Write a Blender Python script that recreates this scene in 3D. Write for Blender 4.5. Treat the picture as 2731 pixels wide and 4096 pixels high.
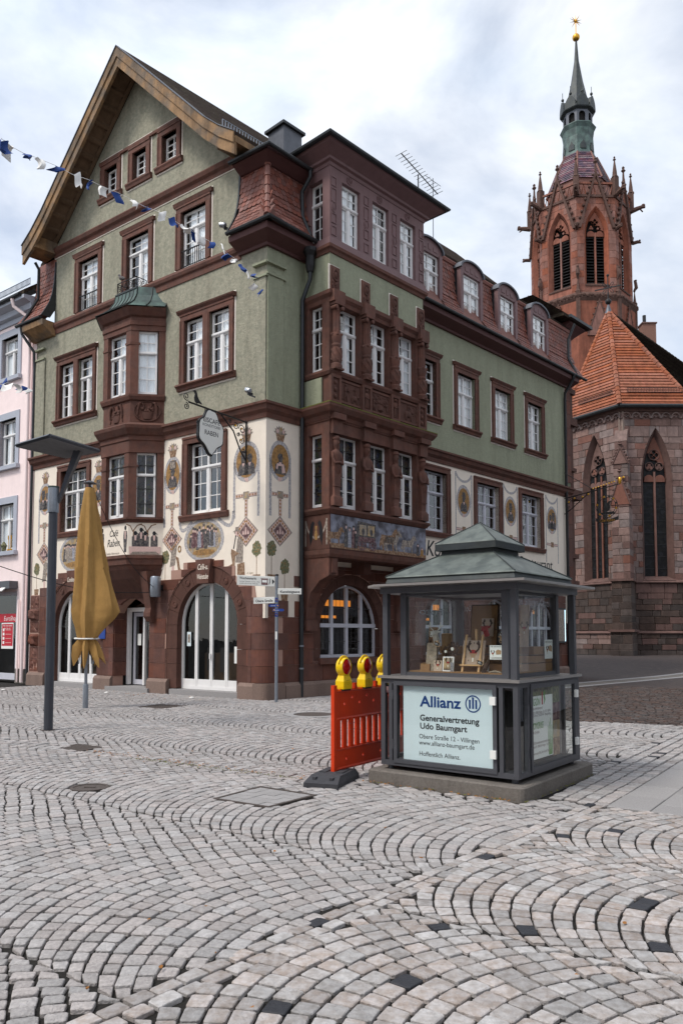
import bpy, bmesh, math, random
from mathutils import Vector, Matrix
from mathutils.geometry import tessellate_polygon
random.seed(7)
S = bpy.context.scene; COL = S.collection; D = bpy.data
for o in list(D.objects): D.objects.remove(o)

# ------------------------------------------------------------ camera
CAMH = 1.65
cam = D.cameras.new('camera'); camo = D.objects.new('camera', cam); COL.objects.link(camo)
camo.location = (0, 0, CAMH); camo.rotation_euler = (math.radians(93.56), 0, 0)
cam.sensor_fit = 'VERTICAL'; cam.sensor_height = 36; cam.lens = 27.354
cam.shift_y = 300.2 / 4096; cam.clip_start = .1; cam.clip_end = 3000
S.camera = camo

# ------------------------------------------------------------ world, sun, exposure
SUN_EL, SUN_AZ = math.radians(54), math.radians(-122)     # azimuth from +Y, clockwise: soft sun behind thin cloud, left and a little behind the camera
w = D.worlds.new('World'); S.world = w; w.use_nodes = True
nt = w.node_tree; nt.nodes.clear()
def N(t, **k):
    n = nt.nodes.new(t)
    for a, b in k.items(): setattr(n, a, b)
    return n
out = N('ShaderNodeOutputWorld'); bg = N('ShaderNodeBackground'); nt.links.new(bg.outputs[0], out.inputs[0])
sky = N('ShaderNodeTexSky', sky_type='NISHITA', sun_disc=False); sky.sun_elevation = SUN_EL; sky.sun_rotation = SUN_AZ
sky.altitude = 700; sky.dust_density = 1.5; sky.ozone_density = 1.2
tc = N('ShaderNodeTexCoord'); mp = N('ShaderNodeMapping'); mp.inputs['Scale'].default_value = (1, 1, 1.75); mp.inputs['Location'].default_value = (1.9, .6, .75)
nz = N('ShaderNodeTexNoise'); nz.inputs['Scale'].default_value = 3.0; nz.inputs['Detail'].default_value = 7; nz.inputs['Roughness'].default_value = .55; nz.inputs['Distortion'].default_value = .35
rp = N('ShaderNodeValToRGB'); rp.color_ramp.elements[0].position = .36; rp.color_ramp.elements[1].position = .64
rp.color_ramp.elements[0].color = (.38, .38, .38, 1); rp.color_ramp.elements[1].color = (.96, .96, .96, 1)
nz2 = N('ShaderNodeTexNoise'); nz2.inputs['Scale'].default_value = 5.5; nz2.inputs['Detail'].default_value = 6
rp2 = N('ShaderNodeValToRGB'); rp2.color_ramp.elements[0].position = .3; rp2.color_ramp.elements[1].position = .7
rp2.color_ramp.elements[0].color = (5.0, 5.5, 6.2, 1); rp2.color_ramp.elements[1].color = (7.0, 7.1, 7.2, 1)
# cloud is brighter towards the veiled sun
dt = N('ShaderNodeVectorMath', operation='DOT_PRODUCT'); sv = (math.sin(SUN_AZ) * math.cos(SUN_EL), math.cos(SUN_AZ) * math.cos(SUN_EL), math.sin(SUN_EL)); dt.inputs[1].default_value = sv
mr = N('ShaderNodeMapRange'); mr.inputs['From Min'].default_value = -.6; mr.inputs['From Max'].default_value = 1; mr.inputs['To Min'].default_value = .86; mr.inputs['To Max'].default_value = 1.45
mu = N('ShaderNodeVectorMath', operation='SCALE'); mx = N('ShaderNodeMixRGB')
L = nt.links.new
L(tc.outputs['Generated'], mp.inputs[0]); L(mp.outputs[0], nz.inputs[0]); L(mp.outputs[0], nz2.inputs[0]); L(nz.outputs[0], rp.inputs[0]); L(nz2.outputs[0], rp2.inputs[0])
L(tc.outputs['Generated'], dt.inputs[0]); L(dt.outputs['Value'], mr.inputs[0]); L(rp2.outputs[0], mu.inputs[0]); L(mr.outputs[0], mu.inputs['Scale'])
L(rp.outputs[0], mx.inputs[0]); L(sky.outputs[0], mx.inputs[1]); L(mu.outputs[0], mx.inputs[2]); L(mx.outputs[0], bg.inputs[0])
bg.inputs[1].default_value = .10
sl = D.lights.new('sun', 'SUN'); sl.energy = 1.5; sl.angle = math.radians(14); sl.color = (1, .95, .88)
so = D.objects.new('sun', sl); COL.objects.link(so); so.location = (-20, -10, 30)
so.rotation_euler = Vector(sv).to_track_quat('Z', 'Y').to_euler()
S.view_settings.view_transform = 'Standard'; S.view_settings.look = 'None'; S.view_settings.gamma = 1; S.view_settings.use_curve_mapping = False
S.view_settings.exposure = 0.74
S.render.engine = 'CYCLES'

# ------------------------------------------------------------ materials
MT = {}
def lin(r, g, b):
    f = lambda c: c / 12.92 if c <= .04045 else ((c + .055) / 1.055) ** 2.4
    return (f(r / 255), f(g / 255), f(b / 255), 1)
def mat(name, c, rough=.8, var=.25, scale=3., bump=0., bscale=30., pv=0., metal=0., spec=.35, c2=None, stain=0., hv=0., trans=0.):
    """c: sRGB 0-255. var: noise value variation; pv: per-piece variation; c2: second colour mixed by noise; stain: dark weathering"""
    m = D.materials.new(name); m.use_nodes = True; t = m.node_tree; b = t.nodes['Principled BSDF']; l = t.links.new
    def n(ty, **k):
        q = t.nodes.new(ty)
        for a, v in k.items(): setattr(q, a, v)
        return q
    b.inputs['Roughness'].default_value = rough; b.inputs['Metallic'].default_value = metal; b.inputs['Specular IOR Level'].default_value = spec
    co = n('ShaderNodeNewGeometry'); pos = co.outputs['Position']
    rgb = n('ShaderNodeRGB'); rgb.outputs[0].default_value = lin(*c); cur = rgb.outputs[0]
    if c2:
        r2 = n('ShaderNodeRGB'); r2.outputs[0].default_value = lin(*c2); nn = n('ShaderNodeTexNoise'); nn.inputs['Scale'].default_value = scale * .7; nn.inputs['Detail'].default_value = 5
        l(pos, nn.inputs[0]); cr = n('ShaderNodeValToRGB'); cr.color_ramp.elements[0].position = .42; cr.color_ramp.elements[1].position = .6; l(nn.outputs[0], cr.inputs[0])
        q = n('ShaderNodeMixRGB'); l(cr.outputs[0], q.inputs[0]); l(cur, q.inputs[1]); l(r2.outputs[0], q.inputs[2]); cur = q.outputs[0]
    hs = n('ShaderNodeHueSaturation'); l(cur, hs.inputs['Color'])
    val = None
    if var:
        nn = n('ShaderNodeTexNoise'); nn.inputs['Scale'].default_value = scale; nn.inputs['Detail'].default_value = 8; nn.inputs['Roughness'].default_value = .65; l(pos, nn.inputs[0])
        q = n('ShaderNodeMapRange'); q.inputs['From Min'].default_value = .25; q.inputs['From Max'].default_value = .75; q.inputs['To Min'].default_value = 1 - var; q.inputs['To Max'].default_value = 1 + var; l(nn.outputs[0], q.inputs[0]); val = q.outputs[0]
    if pv or hv:
        oi = n('ShaderNodeObjectInfo'); ad = n('ShaderNodeMath', operation='ADD'); l(oi.outputs['Random'], ad.inputs[0]); l(co.outputs['Random Per Island'], ad.inputs[1])
        fr = n('ShaderNodeMath', operation='FRACT'); l(ad.outputs[0], fr.inputs[0])
        q = n('ShaderNodeMapRange'); q.inputs['To Min'].default_value = 1 - pv; q.inputs['To Max'].default_value = 1 + pv; l(fr.outputs[0], q.inputs[0])
        if val:
            mm = n('ShaderNodeMath', operation='MULTIPLY'); l(val, mm.inputs[0]); l(q.outputs[0], mm.inputs[1]); val = mm.outputs[0]
        else: val = q.outputs[0]
        if hv:
            f2 = n('ShaderNodeMath', operation='MULTIPLY'); f2.inputs[1].default_value = 7.13; l(fr.outputs[0], f2.inputs[0]); f3 = n('ShaderNodeMath', operation='FRACT'); l(f2.outputs[0], f3.inputs[0])
            q = n('ShaderNodeMapRange'); q.inputs['To Min'].default_value = 1 - hv; q.inputs['To Max'].default_value = 1 + hv; l(f3.outputs[0], q.inputs[0]); l(q.outputs[0], hs.inputs['Saturation'])
    if val: l(val, hs.inputs['Value'])
    cur = hs.outputs[0]
    if stain:
        nn = n('ShaderNodeTexNoise'); nn.inputs['Scale'].default_value = .9; nn.inputs['Detail'].default_value = 9; nn.inputs['Roughness'].default_value = .7
        mpp = n('ShaderNodeMapping'); mpp.inputs['Scale'].default_value = (3.2, 3.2, .45); l(pos, mpp.inputs[0]); l(mpp.outputs[0], nn.inputs[0])
        cr = n('ShaderNodeValToRGB'); cr.color_ramp.elements[0].position = .45; cr.color_ramp.elements[1].position = .75; l(nn.outputs[0], cr.inputs[0])
        ml = n('ShaderNodeMath', operation='MULTIPLY'); ml.inputs[1].default_value = stain; l(cr.outputs[0], ml.inputs[0])
        q = n('ShaderNodeMixRGB'); q.blend_type = 'MULTIPLY'; q.inputs[2].default_value = (.3, .28, .26, 1); l(ml.outputs[0], q.inputs[0]); l(cur, q.inputs[1]); cur = q.outputs[0]
    l(cur, b.inputs['Base Color'])
    if bump:
        nn = n('ShaderNodeTexNoise'); nn.inputs['Scale'].default_value = bscale; nn.inputs['Detail'].default_value = 4; l(pos, nn.inputs[0])
        bp = n('ShaderNodeBump'); bp.inputs['Strength'].default_value = min(1, bump); bp.inputs['Distance'].default_value = .02; l(nn.outputs[0], bp.inputs['Height']); l(bp.outputs[0], b.inputs['Normal'])
    if trans: b.inputs['Transmission Weight'].default_value = trans
    MT[name] = m
    return m
def glassmat(name, tint=(.9, .95, .95), refl=.10, dirt=0.):
    m = D.materials.new(name); m.use_nodes = True; t = m.node_tree; t.nodes.clear(); l = t.links.new
    o = t.nodes.new('ShaderNodeOutputMaterial'); tr = t.nodes.new('ShaderNodeBsdfTransparent'); tr.inputs[0].default_value = (*tint, 1)
    g = t.nodes.new('ShaderNodeBsdfGlossy'); g.inputs['Roughness'].default_value = .015
    lw = t.nodes.new('ShaderNodeFresnel'); lw.inputs[0].default_value = 1.52
    ad = t.nodes.new('ShaderNodeMath'); ad.operation = 'MULTIPLY_ADD'; ad.inputs[1].default_value = 1.35; ad.inputs[2].default_value = refl - .05; ad.use_clamp = True
    mx = t.nodes.new('ShaderNodeMixShader'); l(lw.outputs[0], ad.inputs[0]); g0 = t.nodes.new('ShaderNodeNewGeometry'); iv = t.nodes.new('ShaderNodeMath'); iv.operation = 'SUBTRACT'; iv.inputs[0].default_value = 1; l(g0.outputs['Backfacing'], iv.inputs[1])
    pr = t.nodes.new('ShaderNodeMath'); pr.operation = 'MULTIPLY'; l(ad.outputs[0], pr.inputs[0]); l(iv.outputs[0], pr.inputs[1]); l(pr.outputs[0], mx.inputs[0]); l(tr.outputs[0], mx.inputs[1]); l(g.outputs[0], mx.inputs[2])
    nz = t.nodes.new('ShaderNodeTexNoise'); nz.inputs['Scale'].default_value = 2.2; ge = t.nodes.new('ShaderNodeNewGeometry'); l(ge.outputs[0], nz.inputs[0])
    bp = t.nodes.new('ShaderNodeBump'); bp.inputs['Strength'].default_value = .05; bp.inputs['Distance'].default_value = .02; l(nz.outputs[0], bp.inputs['Height']); l(bp.outputs[0], g.inputs['Normal'])
    l(mx.outputs[0], o.inputs[0]); MT[name] = m
def emit(name, c, s):
    m = D.materials.new(name); m.use_nodes = True; b = m.node_tree.nodes['Principled BSDF']
    b.inputs['Base Color'].default_value = lin(*c); b.inputs['Emission Color'].default_value = lin(*c); b.inputs['Emission Strength'].default_value = s; MT[name] = m
mat('cobble', (169, 164, 162), .85, .30, 34, .7, 90, pv=.15, hv=.4, spec=.22, stain=.25)
mat('cobble_mixed', (171, 166, 164), .8, .20, 26, .5, 60, pv=.22, hv=.55, c2=(156, 148, 143), spec=.25, stain=.25)
mat('cobble_black', (50, 51, 56), .6, .2, 20, .3, 70, pv=.15)
mat('cobble_brown', (80, 69, 65), .85, .3, 12, .5, 60, pv=.35, hv=.5)
mat('joint', (32, 29, 26), .95, .35, 14, .5, 80)
mat('granite', (150, 147, 146), .8, .25, 60, .3, 120, pv=.07)
mat('granite_dark', (112, 106, 100), .85, .3, 40, .4, 90, pv=.1, stain=.5)
mat('granite_plinth', (128, 108, 98), .85, .35, 50, .4, 90, pv=.1, stain=.3)
mat('iron_cover', (82, 74, 70), .7, .3, 20, .4, 60)
mat('green', (154, 150, 132), .95, .17, 12, .75, 20, stain=.42, c2=(141, 139, 122))
mat('green_smooth', (148, 151, 128), .95, .12, 9, .8, 26, stain=.32)
mat('cream', (236, 224, 208), .9, .05, 4, .15, 40, stain=.10)
mat('white_edge', (226, 216, 204), .9, .1, 8)
mat('sand', (104, 69, 58), .85, .24, 6, .4, 50, pv=.09, stain=.45, c2=(98, 69, 60))
mat('sand_blk', (104, 68, 57), .85, .24, 5, .35, 50, pv=.17, hv=.14, stain=.4, c2=(98, 66, 58))
mat('sand_dk', (88, 59, 50), .85, .22, 5, .3, 50, stain=.4)
mat('mortar', (166, 132, 118), .95, .1, 10)
mat('mauve', (116, 89, 89), .6, .10, 5, .1, 40, stain=.2)
mat('mauve_dk', (84, 54, 52), .7, .12, 5)
mat('wood', (146, 114, 80), .8, .35, 3, .3, 14, stain=.8, c2=(112, 96, 80))
mat('wood_dk', (112, 90, 70), .8, .25, 3, .2, 18, stain=.5)
mat('gutter', (58, 60, 62), .45, .2, 4, metal=.5, stain=.3)
mat('zinc', (92, 94, 100), .5, .2, 5, metal=.4)
mat('copper', (54, 59, 61), .5, .3, 4, .1, 20, metal=.2, c2=(62, 66, 64), stain=.3)
mat('copper_bright', (88, 108, 102), .6, .3, 3, .1, 20, c2=(70, 84, 82), stain=.4)
mat('tile', (120, 76, 66), .62, .2, 8, .15, 40, pv=.22, hv=.15)
mat('tile_old', (48, 39, 36), 1., .4, 6, .5, 30, pv=.25, c2=(56, 50, 42), spec=.03)
mat('tile_dark', (112, 74, 64), .65, .2, 8, pv=.2)
mat('tile_orange', (146, 88, 62), .75, .28, 5, .3, 40, pv=.16, hv=.1, stain=.7, c2=(150, 88, 64))
mat('tile_violet', (124, 92, 98), .45, .3, 3, pv=.4, hv=.5, c2=(86, 70, 86))
mat('frame_white', (228, 226, 224), .45, .05, 6)
mat('frame_grey', (196, 196, 204), .5, .05, 6)
mat('interior', (36, 33, 32), .9, .3, 2)
mat('interior_warm', (70, 52, 38), .9, .4, 2)
mat('curtain', (250, 250, 252), .9, .06, 9)
mat('lead', (66, 66, 66), .5, 0, metal=.5)
mat('iron', (38, 37, 38), .5, .15, 8, metal=.3)
mat('gold', (214, 160, 62), .3, .1, 8, metal=.8)
mat('gold_paint', (160, 122, 74), .85, .3, 18, c2=(134, 104, 68))
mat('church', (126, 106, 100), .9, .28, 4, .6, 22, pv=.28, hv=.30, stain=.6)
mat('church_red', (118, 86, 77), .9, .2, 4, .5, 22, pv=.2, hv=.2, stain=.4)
mat('church_low', (74, 62, 57), .9, .35, 4, .6, 22, pv=.32, hv=.3, stain=.7)  # lower choir stones: dirt and the shade of the lane both put into the colour
mat('church_trim', (104, 80, 74), .9, .25, 4, .4, 25, stain=.5)
mat('church_mortar', (140, 122, 112), .95, .2, 10, .4, 40)
mat('tower', (138, 91, 77), .85, .26, 3, .3, 20, pv=.18, hv=.2, stain=.75)
mat('tower_trim', (92, 68, 60), .85, .3, 4, .5, 20, stain=.7)
mat('dark_slat', (40, 36, 36), .6, .2, 4)
mat('pink', (246, 226, 223), .9, .05, 5, .4, 20, stain=.10)
mat('pink_trim', (170, 174, 184), .8, .08, 6)
mat('kiosk', (86, 87, 92), .42, .08, 12, metal=.35)
mat('kiosk_lip', (176, 172, 168), .3, .06, 10, metal=.7)
mat('kiosk_roof', (102, 109, 104), .5, .22, 9, .12, 40, c2=(82, 89, 86), metal=.15, stain=.35)
mat('panel_blue', (216, 228, 232), .3, .02, 2)
mat('paper', (232, 232, 228), .8, .03, 6)
mat('allianz_blue', (22, 62, 122), .4, 0)
mat('ink', (28, 28, 32), .6, 0)
mat('orange_plastic', (212, 62, 22), .4, .08, 6, .05, 40, stain=.25)
mat('yellow_plastic', (236, 196, 20), .35, .05, 8)
mat('red_lens', (176, 14, 16), .12, .12, 18, spec=.6)
mat('rubber', (62, 62, 66), .8, .2, 20, .4, 90)
mat('post', (74, 77, 84), .4, .08, 6, metal=.4)
mat('galv', (140, 146, 154), .4, .15, 14, metal=.6)
mat('canvas', (168, 130, 74), .9, .14, 3, .9, 5, stain=.3)
mat('sign_white', (224, 224, 218), .45, .03, 4)
mat('sign_blue', (30, 64, 140), .4, .05, 4)
mat('blue_flag', (24, 62, 130), .6, .1, 6)
mat('white_flag', (232, 230, 226), .7, .05, 6)
mat('board', (142, 106, 70), .6, .15, 7)
mat('wood_light', (206, 166, 118), .6, .15, 10)
mat('bark', (150, 136, 120), .95, .45, 22, .9, 40)
mat('bark_dark', (70, 54, 44), .95, .4, 18, .8, 40)
mat('plank', (186, 164, 146), .8, .18, 14)
mat('red_paint', (168, 40, 40), .6, .1, 8)
mat('sign_red', (190, 30, 48), .5, .03, 6)
mat('pt_grey', (150, 148, 152), .9, .5, 40, c2=(190, 184, 180))
mat('pt_dark', (66, 64, 68), .9, .5, 26, c2=(108, 102, 98))
mat('pt_mid', (128, 118, 110), .9, .4, 26, c2=(164, 152, 140))
mat('pt_brown', (122, 92, 70), .9, .3, 24, c2=(158, 132, 108))
mat('pt_ochre', (172, 146, 106), .9, .4, 10, c2=(150, 140, 128))
mat('pt_plum', (92, 64, 68), .9, .2, 22, c2=(132, 108, 106))
mat('pt_green', (96, 100, 74), .9, .5, 36, c2=(132, 128, 98))
mat('pt_sky', (132, 134, 146), .9, .35, 5, c2=(84, 82, 88))
mat('pt_bluegrey', (130, 132, 144), .9, .35, 24, c2=(164, 162, 166))
mat('pt_pink', (206, 176, 168), .9, .15, 20)
mat('leaf_dry', (150, 102, 54), .9, .2, 10)
mat('moss', (104, 104, 50), .95, .4, 40, .5, 80)
mat('brick', (118, 86, 74), .9, .2, 20, pv=.15)
mat('deer_white', (228, 224, 214), .8, .05, 8)
mat('deer_brown', (176, 144, 112), .8, .15, 20)
mat('pink_fur', (214, 150, 156), .8, .1, 10)
mat('silver', (190, 192, 196), .25, .05, 6, metal=.8)
glassmat('glass', (.96, .98, .98), .05)
glassmat('glass_up', (.97, .985, .985), .13)
glassmat('kiosk_glass', (.97, .99, .985), .06)
glassmat('kiosk_low_glass', (.97, .99, .985), .06)
glassmat('dark_glass', (.35, .4, .4), .12)
mat('plate_grey', (138, 138, 140), .7, .15, 8)
emit('warm_lamp', (236, 140, 44), .5); emit('screen_edge', (190, 230, 255), 2.0)
def leadglass(name, cs, s):
    m = mat(name, (40, 42, 46), .12, .2, 8, .25, 30, spec=.6); t = m.node_tree; b = t.nodes['Principled BSDF']
    v = t.nodes.new('ShaderNodeTexVoronoi'); v.inputs['Scale'].default_value = s; g = t.nodes.new('ShaderNodeNewGeometry'); t.links.new(g.outputs[0], v.inputs[0])
    sp = t.nodes.new('ShaderNodeSeparateColor'); t.links.new(v.outputs['Color'], sp.inputs[0])
    r = t.nodes.new('ShaderNodeValToRGB'); r.color_ramp.interpolation = 'CONSTANT'
    for i, c in enumerate(cs):
        e = r.color_ramp.elements[i] if i < 2 else r.color_ramp.elements.new(i / len(cs))
        e.position = i / len(cs); e.color = lin(*c)
    t.links.new(sp.outputs[0], r.inputs[0]); t.links.new(r.outputs[0], b.inputs['Base Color'])
    if name == 'church_glass': b.inputs['Roughness'].default_value = .45; b.inputs['Specular IOR Level'].default_value = .15
leadglass('lead_glass', [(38, 36, 40), (54, 58, 44), (30, 32, 36), (66, 56, 40), (40, 46, 62), (34, 30, 32), (58, 50, 52), (48, 54, 44)], 9)
CG = leadglass('church_glass', [(26, 25, 27), (32, 31, 31), (22, 21, 23), (28, 27, 26), (36, 36, 39)], 6)

# ------------------------------------------------------------ mesh builder
def fr(o, ex, ey, ez=Vector((0, 0, 1))):
    o, ex, ey, ez = Vector(o), Vector(ex), Vector(ey), Vector(ez)
    return lambda a, b, c: o + ex * a + ey * b + ez * c
WF = fr((0, 0, 0), (1, 0, 0), (0, 1, 0))
class MB:
    def __init__(s, F=None): s.v = []; s.f = []; s.F = F or WF
    def add(s, pts, faces):
        i = len(s.v); s.v += [s.F(*p) for p in pts]; s.f += [tuple(i + k for k in q) for q in faces]; return s
    def hexa(s, p): return s.add(p, [(0, 1, 2, 3), (7, 6, 5, 4), (0, 4, 5, 1), (1, 5, 6, 2), (2, 6, 7, 3), (3, 7, 4, 0)])
    def box(s, x0, x1, y0, y1, z0, z1): return s.hexa([(x0, y0, z0), (x1, y0, z0), (x1, y1, z0), (x0, y1, z0), (x0, y0, z1), (x1, y0, z1), (x1, y1, z1), (x0, y1, z1)])
    def bbox(s, x0, x1, y0, y1, z0, z1, b=.01):
        """box whose +y face is bevelled (faces outward along y)"""
        s.add([(x0, y0, z0), (x1, y0, z0), (x1, y0, z1), (x0, y0, z1), (x0, y1 - b, z0), (x1, y1 - b, z0), (x1, y1 - b, z1), (x0, y1 - b, z1), (x0 + b, y1, z0 + b), (x1 - b, y1, z0 + b), (x1 - b, y1, z1 - b), (x0 + b, y1, z1 - b)],
              [(0, 1, 5, 4), (1, 2, 6, 5), (2, 3, 7, 6), (3, 0, 4, 7), (4, 5, 9, 8), (5, 6, 10, 9), (6, 7, 11, 10), (7, 4, 8, 11), (8, 9, 10, 11)]); return s
    def prism(s, poly, y0, y1, holes=(), ax='xz', back=True):
        """polygon in the x-z plane (or x-y with ax='xy') extruded"""
        loops = [list(poly)] + [list(h) for h in holes]
        P = (lambda a, b, c: (a, c, b)) if ax == 'xz' else (lambda a, b, c: (a, b, c))
        flat = [q for lp in loops for q in lp]; n = len(flat)
        tri = tessellate_polygon([[Vector((q[0], q[1], 0)) for q in lp] for lp in loops])
        pts = [P(q[0], q[1], y1) for q in flat] + [P(q[0], q[1], y0) for q in flat]
        fs = [tuple(t) for t in tri] + ([tuple(n + k for k in reversed(t)) for t in tri] if back else [])
        k = 0
        for lp in loops:
            m = len(lp)
            for i in range(m): fs.append((k + i, k + (i + 1) % m, n + k + (i + 1) % m, n + k + i))
            k += m
        return s.add(pts, fs)
    def loft(s, rings, closed=True, cap=True):
        n = len(rings[0]); pts = [p for r in rings for p in r]; fs = []
        for k in range(len(rings) - 1):
            for i in range(n if closed else n - 1):
                j = (i + 1) % n; fs.append((k * n + i, k * n + j, (k + 1) * n + j, (k + 1) * n + i))
        if cap: fs.append(tuple(reversed(range(n)))); fs.append(tuple((len(rings) - 1) * n + i for i in range(n)))
        return s.add(pts, fs)
    def lathe(s, prof, n=12, c=(0, 0), a0=0., sq=1.):
        return s.loft([[(c[0] + r * math.cos(a0 + 2 * math.pi * i / n), c[1] + r * sq * math.sin(a0 + 2 * math.pi * i / n), z) for i in range(n)] for r, z in prof])
    def tube(s, pts, r, n=8):
        P = [Vector(p) for p in pts]; rings = []; up = None
        for i, p in enumerate(P):
            d = (P[min(i + 1, len(P) - 1)] - P[max(i - 1, 0)]).normalized()
            if up is None: up = Vector((0, 0, 1)) if abs(d.z) < .9 else Vector((1, 0, 0))
            a = d.cross(up)
            if a.length < 1e-4: a = d.cross(Vector((1, .3, 0)))
            a.normalize(); b = d.cross(a).normalized(); up = -b if b.dot(up) < 0 else b
            rr = r[i] if isinstance(r, (list, tuple)) else r
            rings.append([tuple(p + a * rr * math.cos(2 * math.pi * k / n) + b * rr * math.sin(2 * math.pi * k / n)) for k in range(n)])
        return s.loft(rings)
    def ball(s, c, r, n=10, sx=1, sy=1, sz=1):
        m = max(4, n // 2 + 1)
        return s.loft([[(c[0] + sx * r * math.sin(math.pi * (j + .02) / (m + .04)) * math.cos(2 * math.pi * i / n), c[1] + sy * r * math.sin(math.pi * (j + .02) / (m + .04)) * math.sin(2 * math.pi * i / n), c[2] - sz * r * math.cos(math.pi * (j + .02) / (m + .04))) for i in range(n)] for j in range(m + 1)])
    def sweep(s, path, prof, side=1, closed=False):
        """prof [(out,z)] closed polygon swept along a plan path [(x,y)] with mitres; out is to the right of travel * side"""
        P = [Vector((p[0], p[1])) for p in path]; n = len(P); rings = []
        for i in range(n):
            d0 = (P[i] - P[i - 1]) if (i > 0 or closed) else (P[1] - P[0]); d1 = (P[(i + 1) % n] - P[i]) if (i < n - 1 or closed) else (P[i] - P[i - 1])
            d0 = d0.normalized(); d1 = d1.normalized(); n0 = Vector((d0.y, -d0.x)) * side; n1 = Vector((d1.y, -d1.x)) * side
            m = (n0 + n1); m = m / max(.2, m.dot(n0)) if m.length > 1e-5 else n0
            rings.append([(P[i].x + m.x * o, P[i].y + m.y * o, z) for o, z in prof])
        if closed: rings.append(rings[0])
        return s.loft(rings, cap=not closed)
    def mesh(s, name, smooth=False):
        me = D.meshes.new(name); me.from_pydata([tuple(v) for v in s.v], [], s.f); bm = bmesh.new(); bm.from_mesh(me)
        bmesh.ops.recalc_face_normals(bm, faces=bm.faces)
        if smooth:
            for f in bm.faces: f.smooth = True
            for e in bm.edges:
                if len(e.link_faces) == 2 and e.calc_face_angle(0) > .7: e.smooth = False
        bm.to_mesh(me); bm.free(); return me
    def build(s, name, m, parent=None, smooth=False, org=None, label=None, cat=None, group=None, kind=None):
        if org is None:
            xs = [v.x for v in s.v]; ys = [v.y for v in s.v]; zs = [v.z for v in s.v]
            org = Vector(((min(xs) + max(xs)) / 2, (min(ys) + max(ys)) / 2, min(zs)))
        org = Vector(org); s.v = [v - org for v in s.v]
        me = s.mesh(name, smooth); me.materials.append(MT[m] if isinstance(m, str) else m)
        o = D.objects.new(name, me); COL.objects.link(o); put(o, org, parent); tag(o, label, cat, group, kind); return o
WL = {}
def wloc(o): return WL.get(o.name, Vector((0, 0, 0)))
def put(o, org, parent=None):
    org = Vector(org); WL[o.name] = org.copy()
    if parent is not None: o.parent = parent; o.location = org - wloc(parent)
    else: o.location = org
def tag(o, label=None, cat=None, group=None, kind=None):
    for k, v in (('label', label), ('category', cat), ('group', group), ('kind', kind)):
        if v: o[k] = v
    return o
def empty(name, loc, label, cat, group=None):
    o = D.objects.new(name, None); o.empty_display_size = .3; COL.objects.link(o); put(o, loc); return tag(o, label, cat, group)
def inst(me, name, M, parent):
    """a piece that shares mesh data; M is its world matrix (parents are never rotated)"""
    o = D.objects.new(name, me); COL.objects.link(o); o.matrix_world = M; WL[o.name] = M.translation.copy()
    if parent is not None: o.parent = parent; o.location = M.translation - wloc(parent)
    return o
def basis(ex, ey, ez, t):
    m = Matrix.Identity(4)
    for i, e in enumerate((ex, ey, ez)):
        for k in range(3): m[k][i] = e[k]
    for k in range(3): m[k][3] = t[k]
    return m
def copy_tree(o, parent=None, off=Vector((0, 0, 0))):
    c = o.copy(); COL.objects.link(c); WL[c.name] = wloc(o) + off
    if parent is None: c.location = o.location + off
    else: c.parent = parent
    for ch in list(o.children): copy_tree(ch, c, off)
    return c
def text(body, F, x, y, z, size, m, parent, name='lettering', flip=1, align='LEFT', shear=0., bold=0., depth=.002, width=None, rot=0., sx=1.):
    """lettering lying on plane y=const of frame F; flip=-1 when x grows to the viewer's left"""
    cu = D.curves.new(name, 'FONT'); cu.body = body; cu.size = size; cu.align_x = align; cu.shear = shear; cu.offset = bold; cu.resolution_u = 4; cu.fill_mode = 'FRONT'
    to = D.objects.new('tmp', cu); me = D.meshes.new_from_object(to); D.objects.remove(to); D.curves.remove(cu)
    if width and len(me.vertices):
        w0 = max(v.co.x for v in me.vertices) - min(v.co.x for v in me.vertices); sx = width / w0
    ca, sa = math.cos(rot), math.sin(rot)
    org = F(x, y, z)
    for v in me.vertices:
        a, b = v.co.x * sx, v.co.y; a, b = a * ca - b * sa, a * sa + b * ca
        v.co = F(x + flip * a, y, z + b) - org
    me.name = name; me.materials.append(MT[m]); o = D.objects.new(name, me); COL.objects.link(o); put(o, org, parent); return o
def rnd(a, b): return random.uniform(a, b)

# ============================================================ GROUND
aA, aB = math.radians(142.8), math.radians(46.5)
UA = Vector((math.cos(aA), math.sin(aA), 0)); UB = Vector((math.cos(aB), math.sin(aB), 0))
NA = Vector((-.60460, -.79653, 0)); NB = Vector((.72537, -.68835, 0))
O0 = Vector((-1.969, 20.071, 0))
FA = fr(O0, UA, NA); FB = fr(O0, UB, NB); G = fr(O0, UA, UB)
def gz(y):
    t = min(1, max(0, (y - 31) / 15)); return .5 * t * t * (3 - 2 * t)
b = MB(); ys = [-40, 0, 10, 20, 28] + [31 + i for i in range(16)] + [50, 60, 90, 200, 900]
for i in range(len(ys) - 1):
    z0, z1 = gz(ys[i]) - .022, gz(ys[i + 1]) - .022; W = 900 if ys[i] >= 90 else 250
    b.add([(-W, ys[i], z0), (W, ys[i], z0), (W, ys[i + 1], z1), (-W, ys[i + 1], z1)], [(0, 1, 2, 3)])
ground = b.build('ground', 'joint', kind='structure', org=(0, 0, 0))

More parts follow.
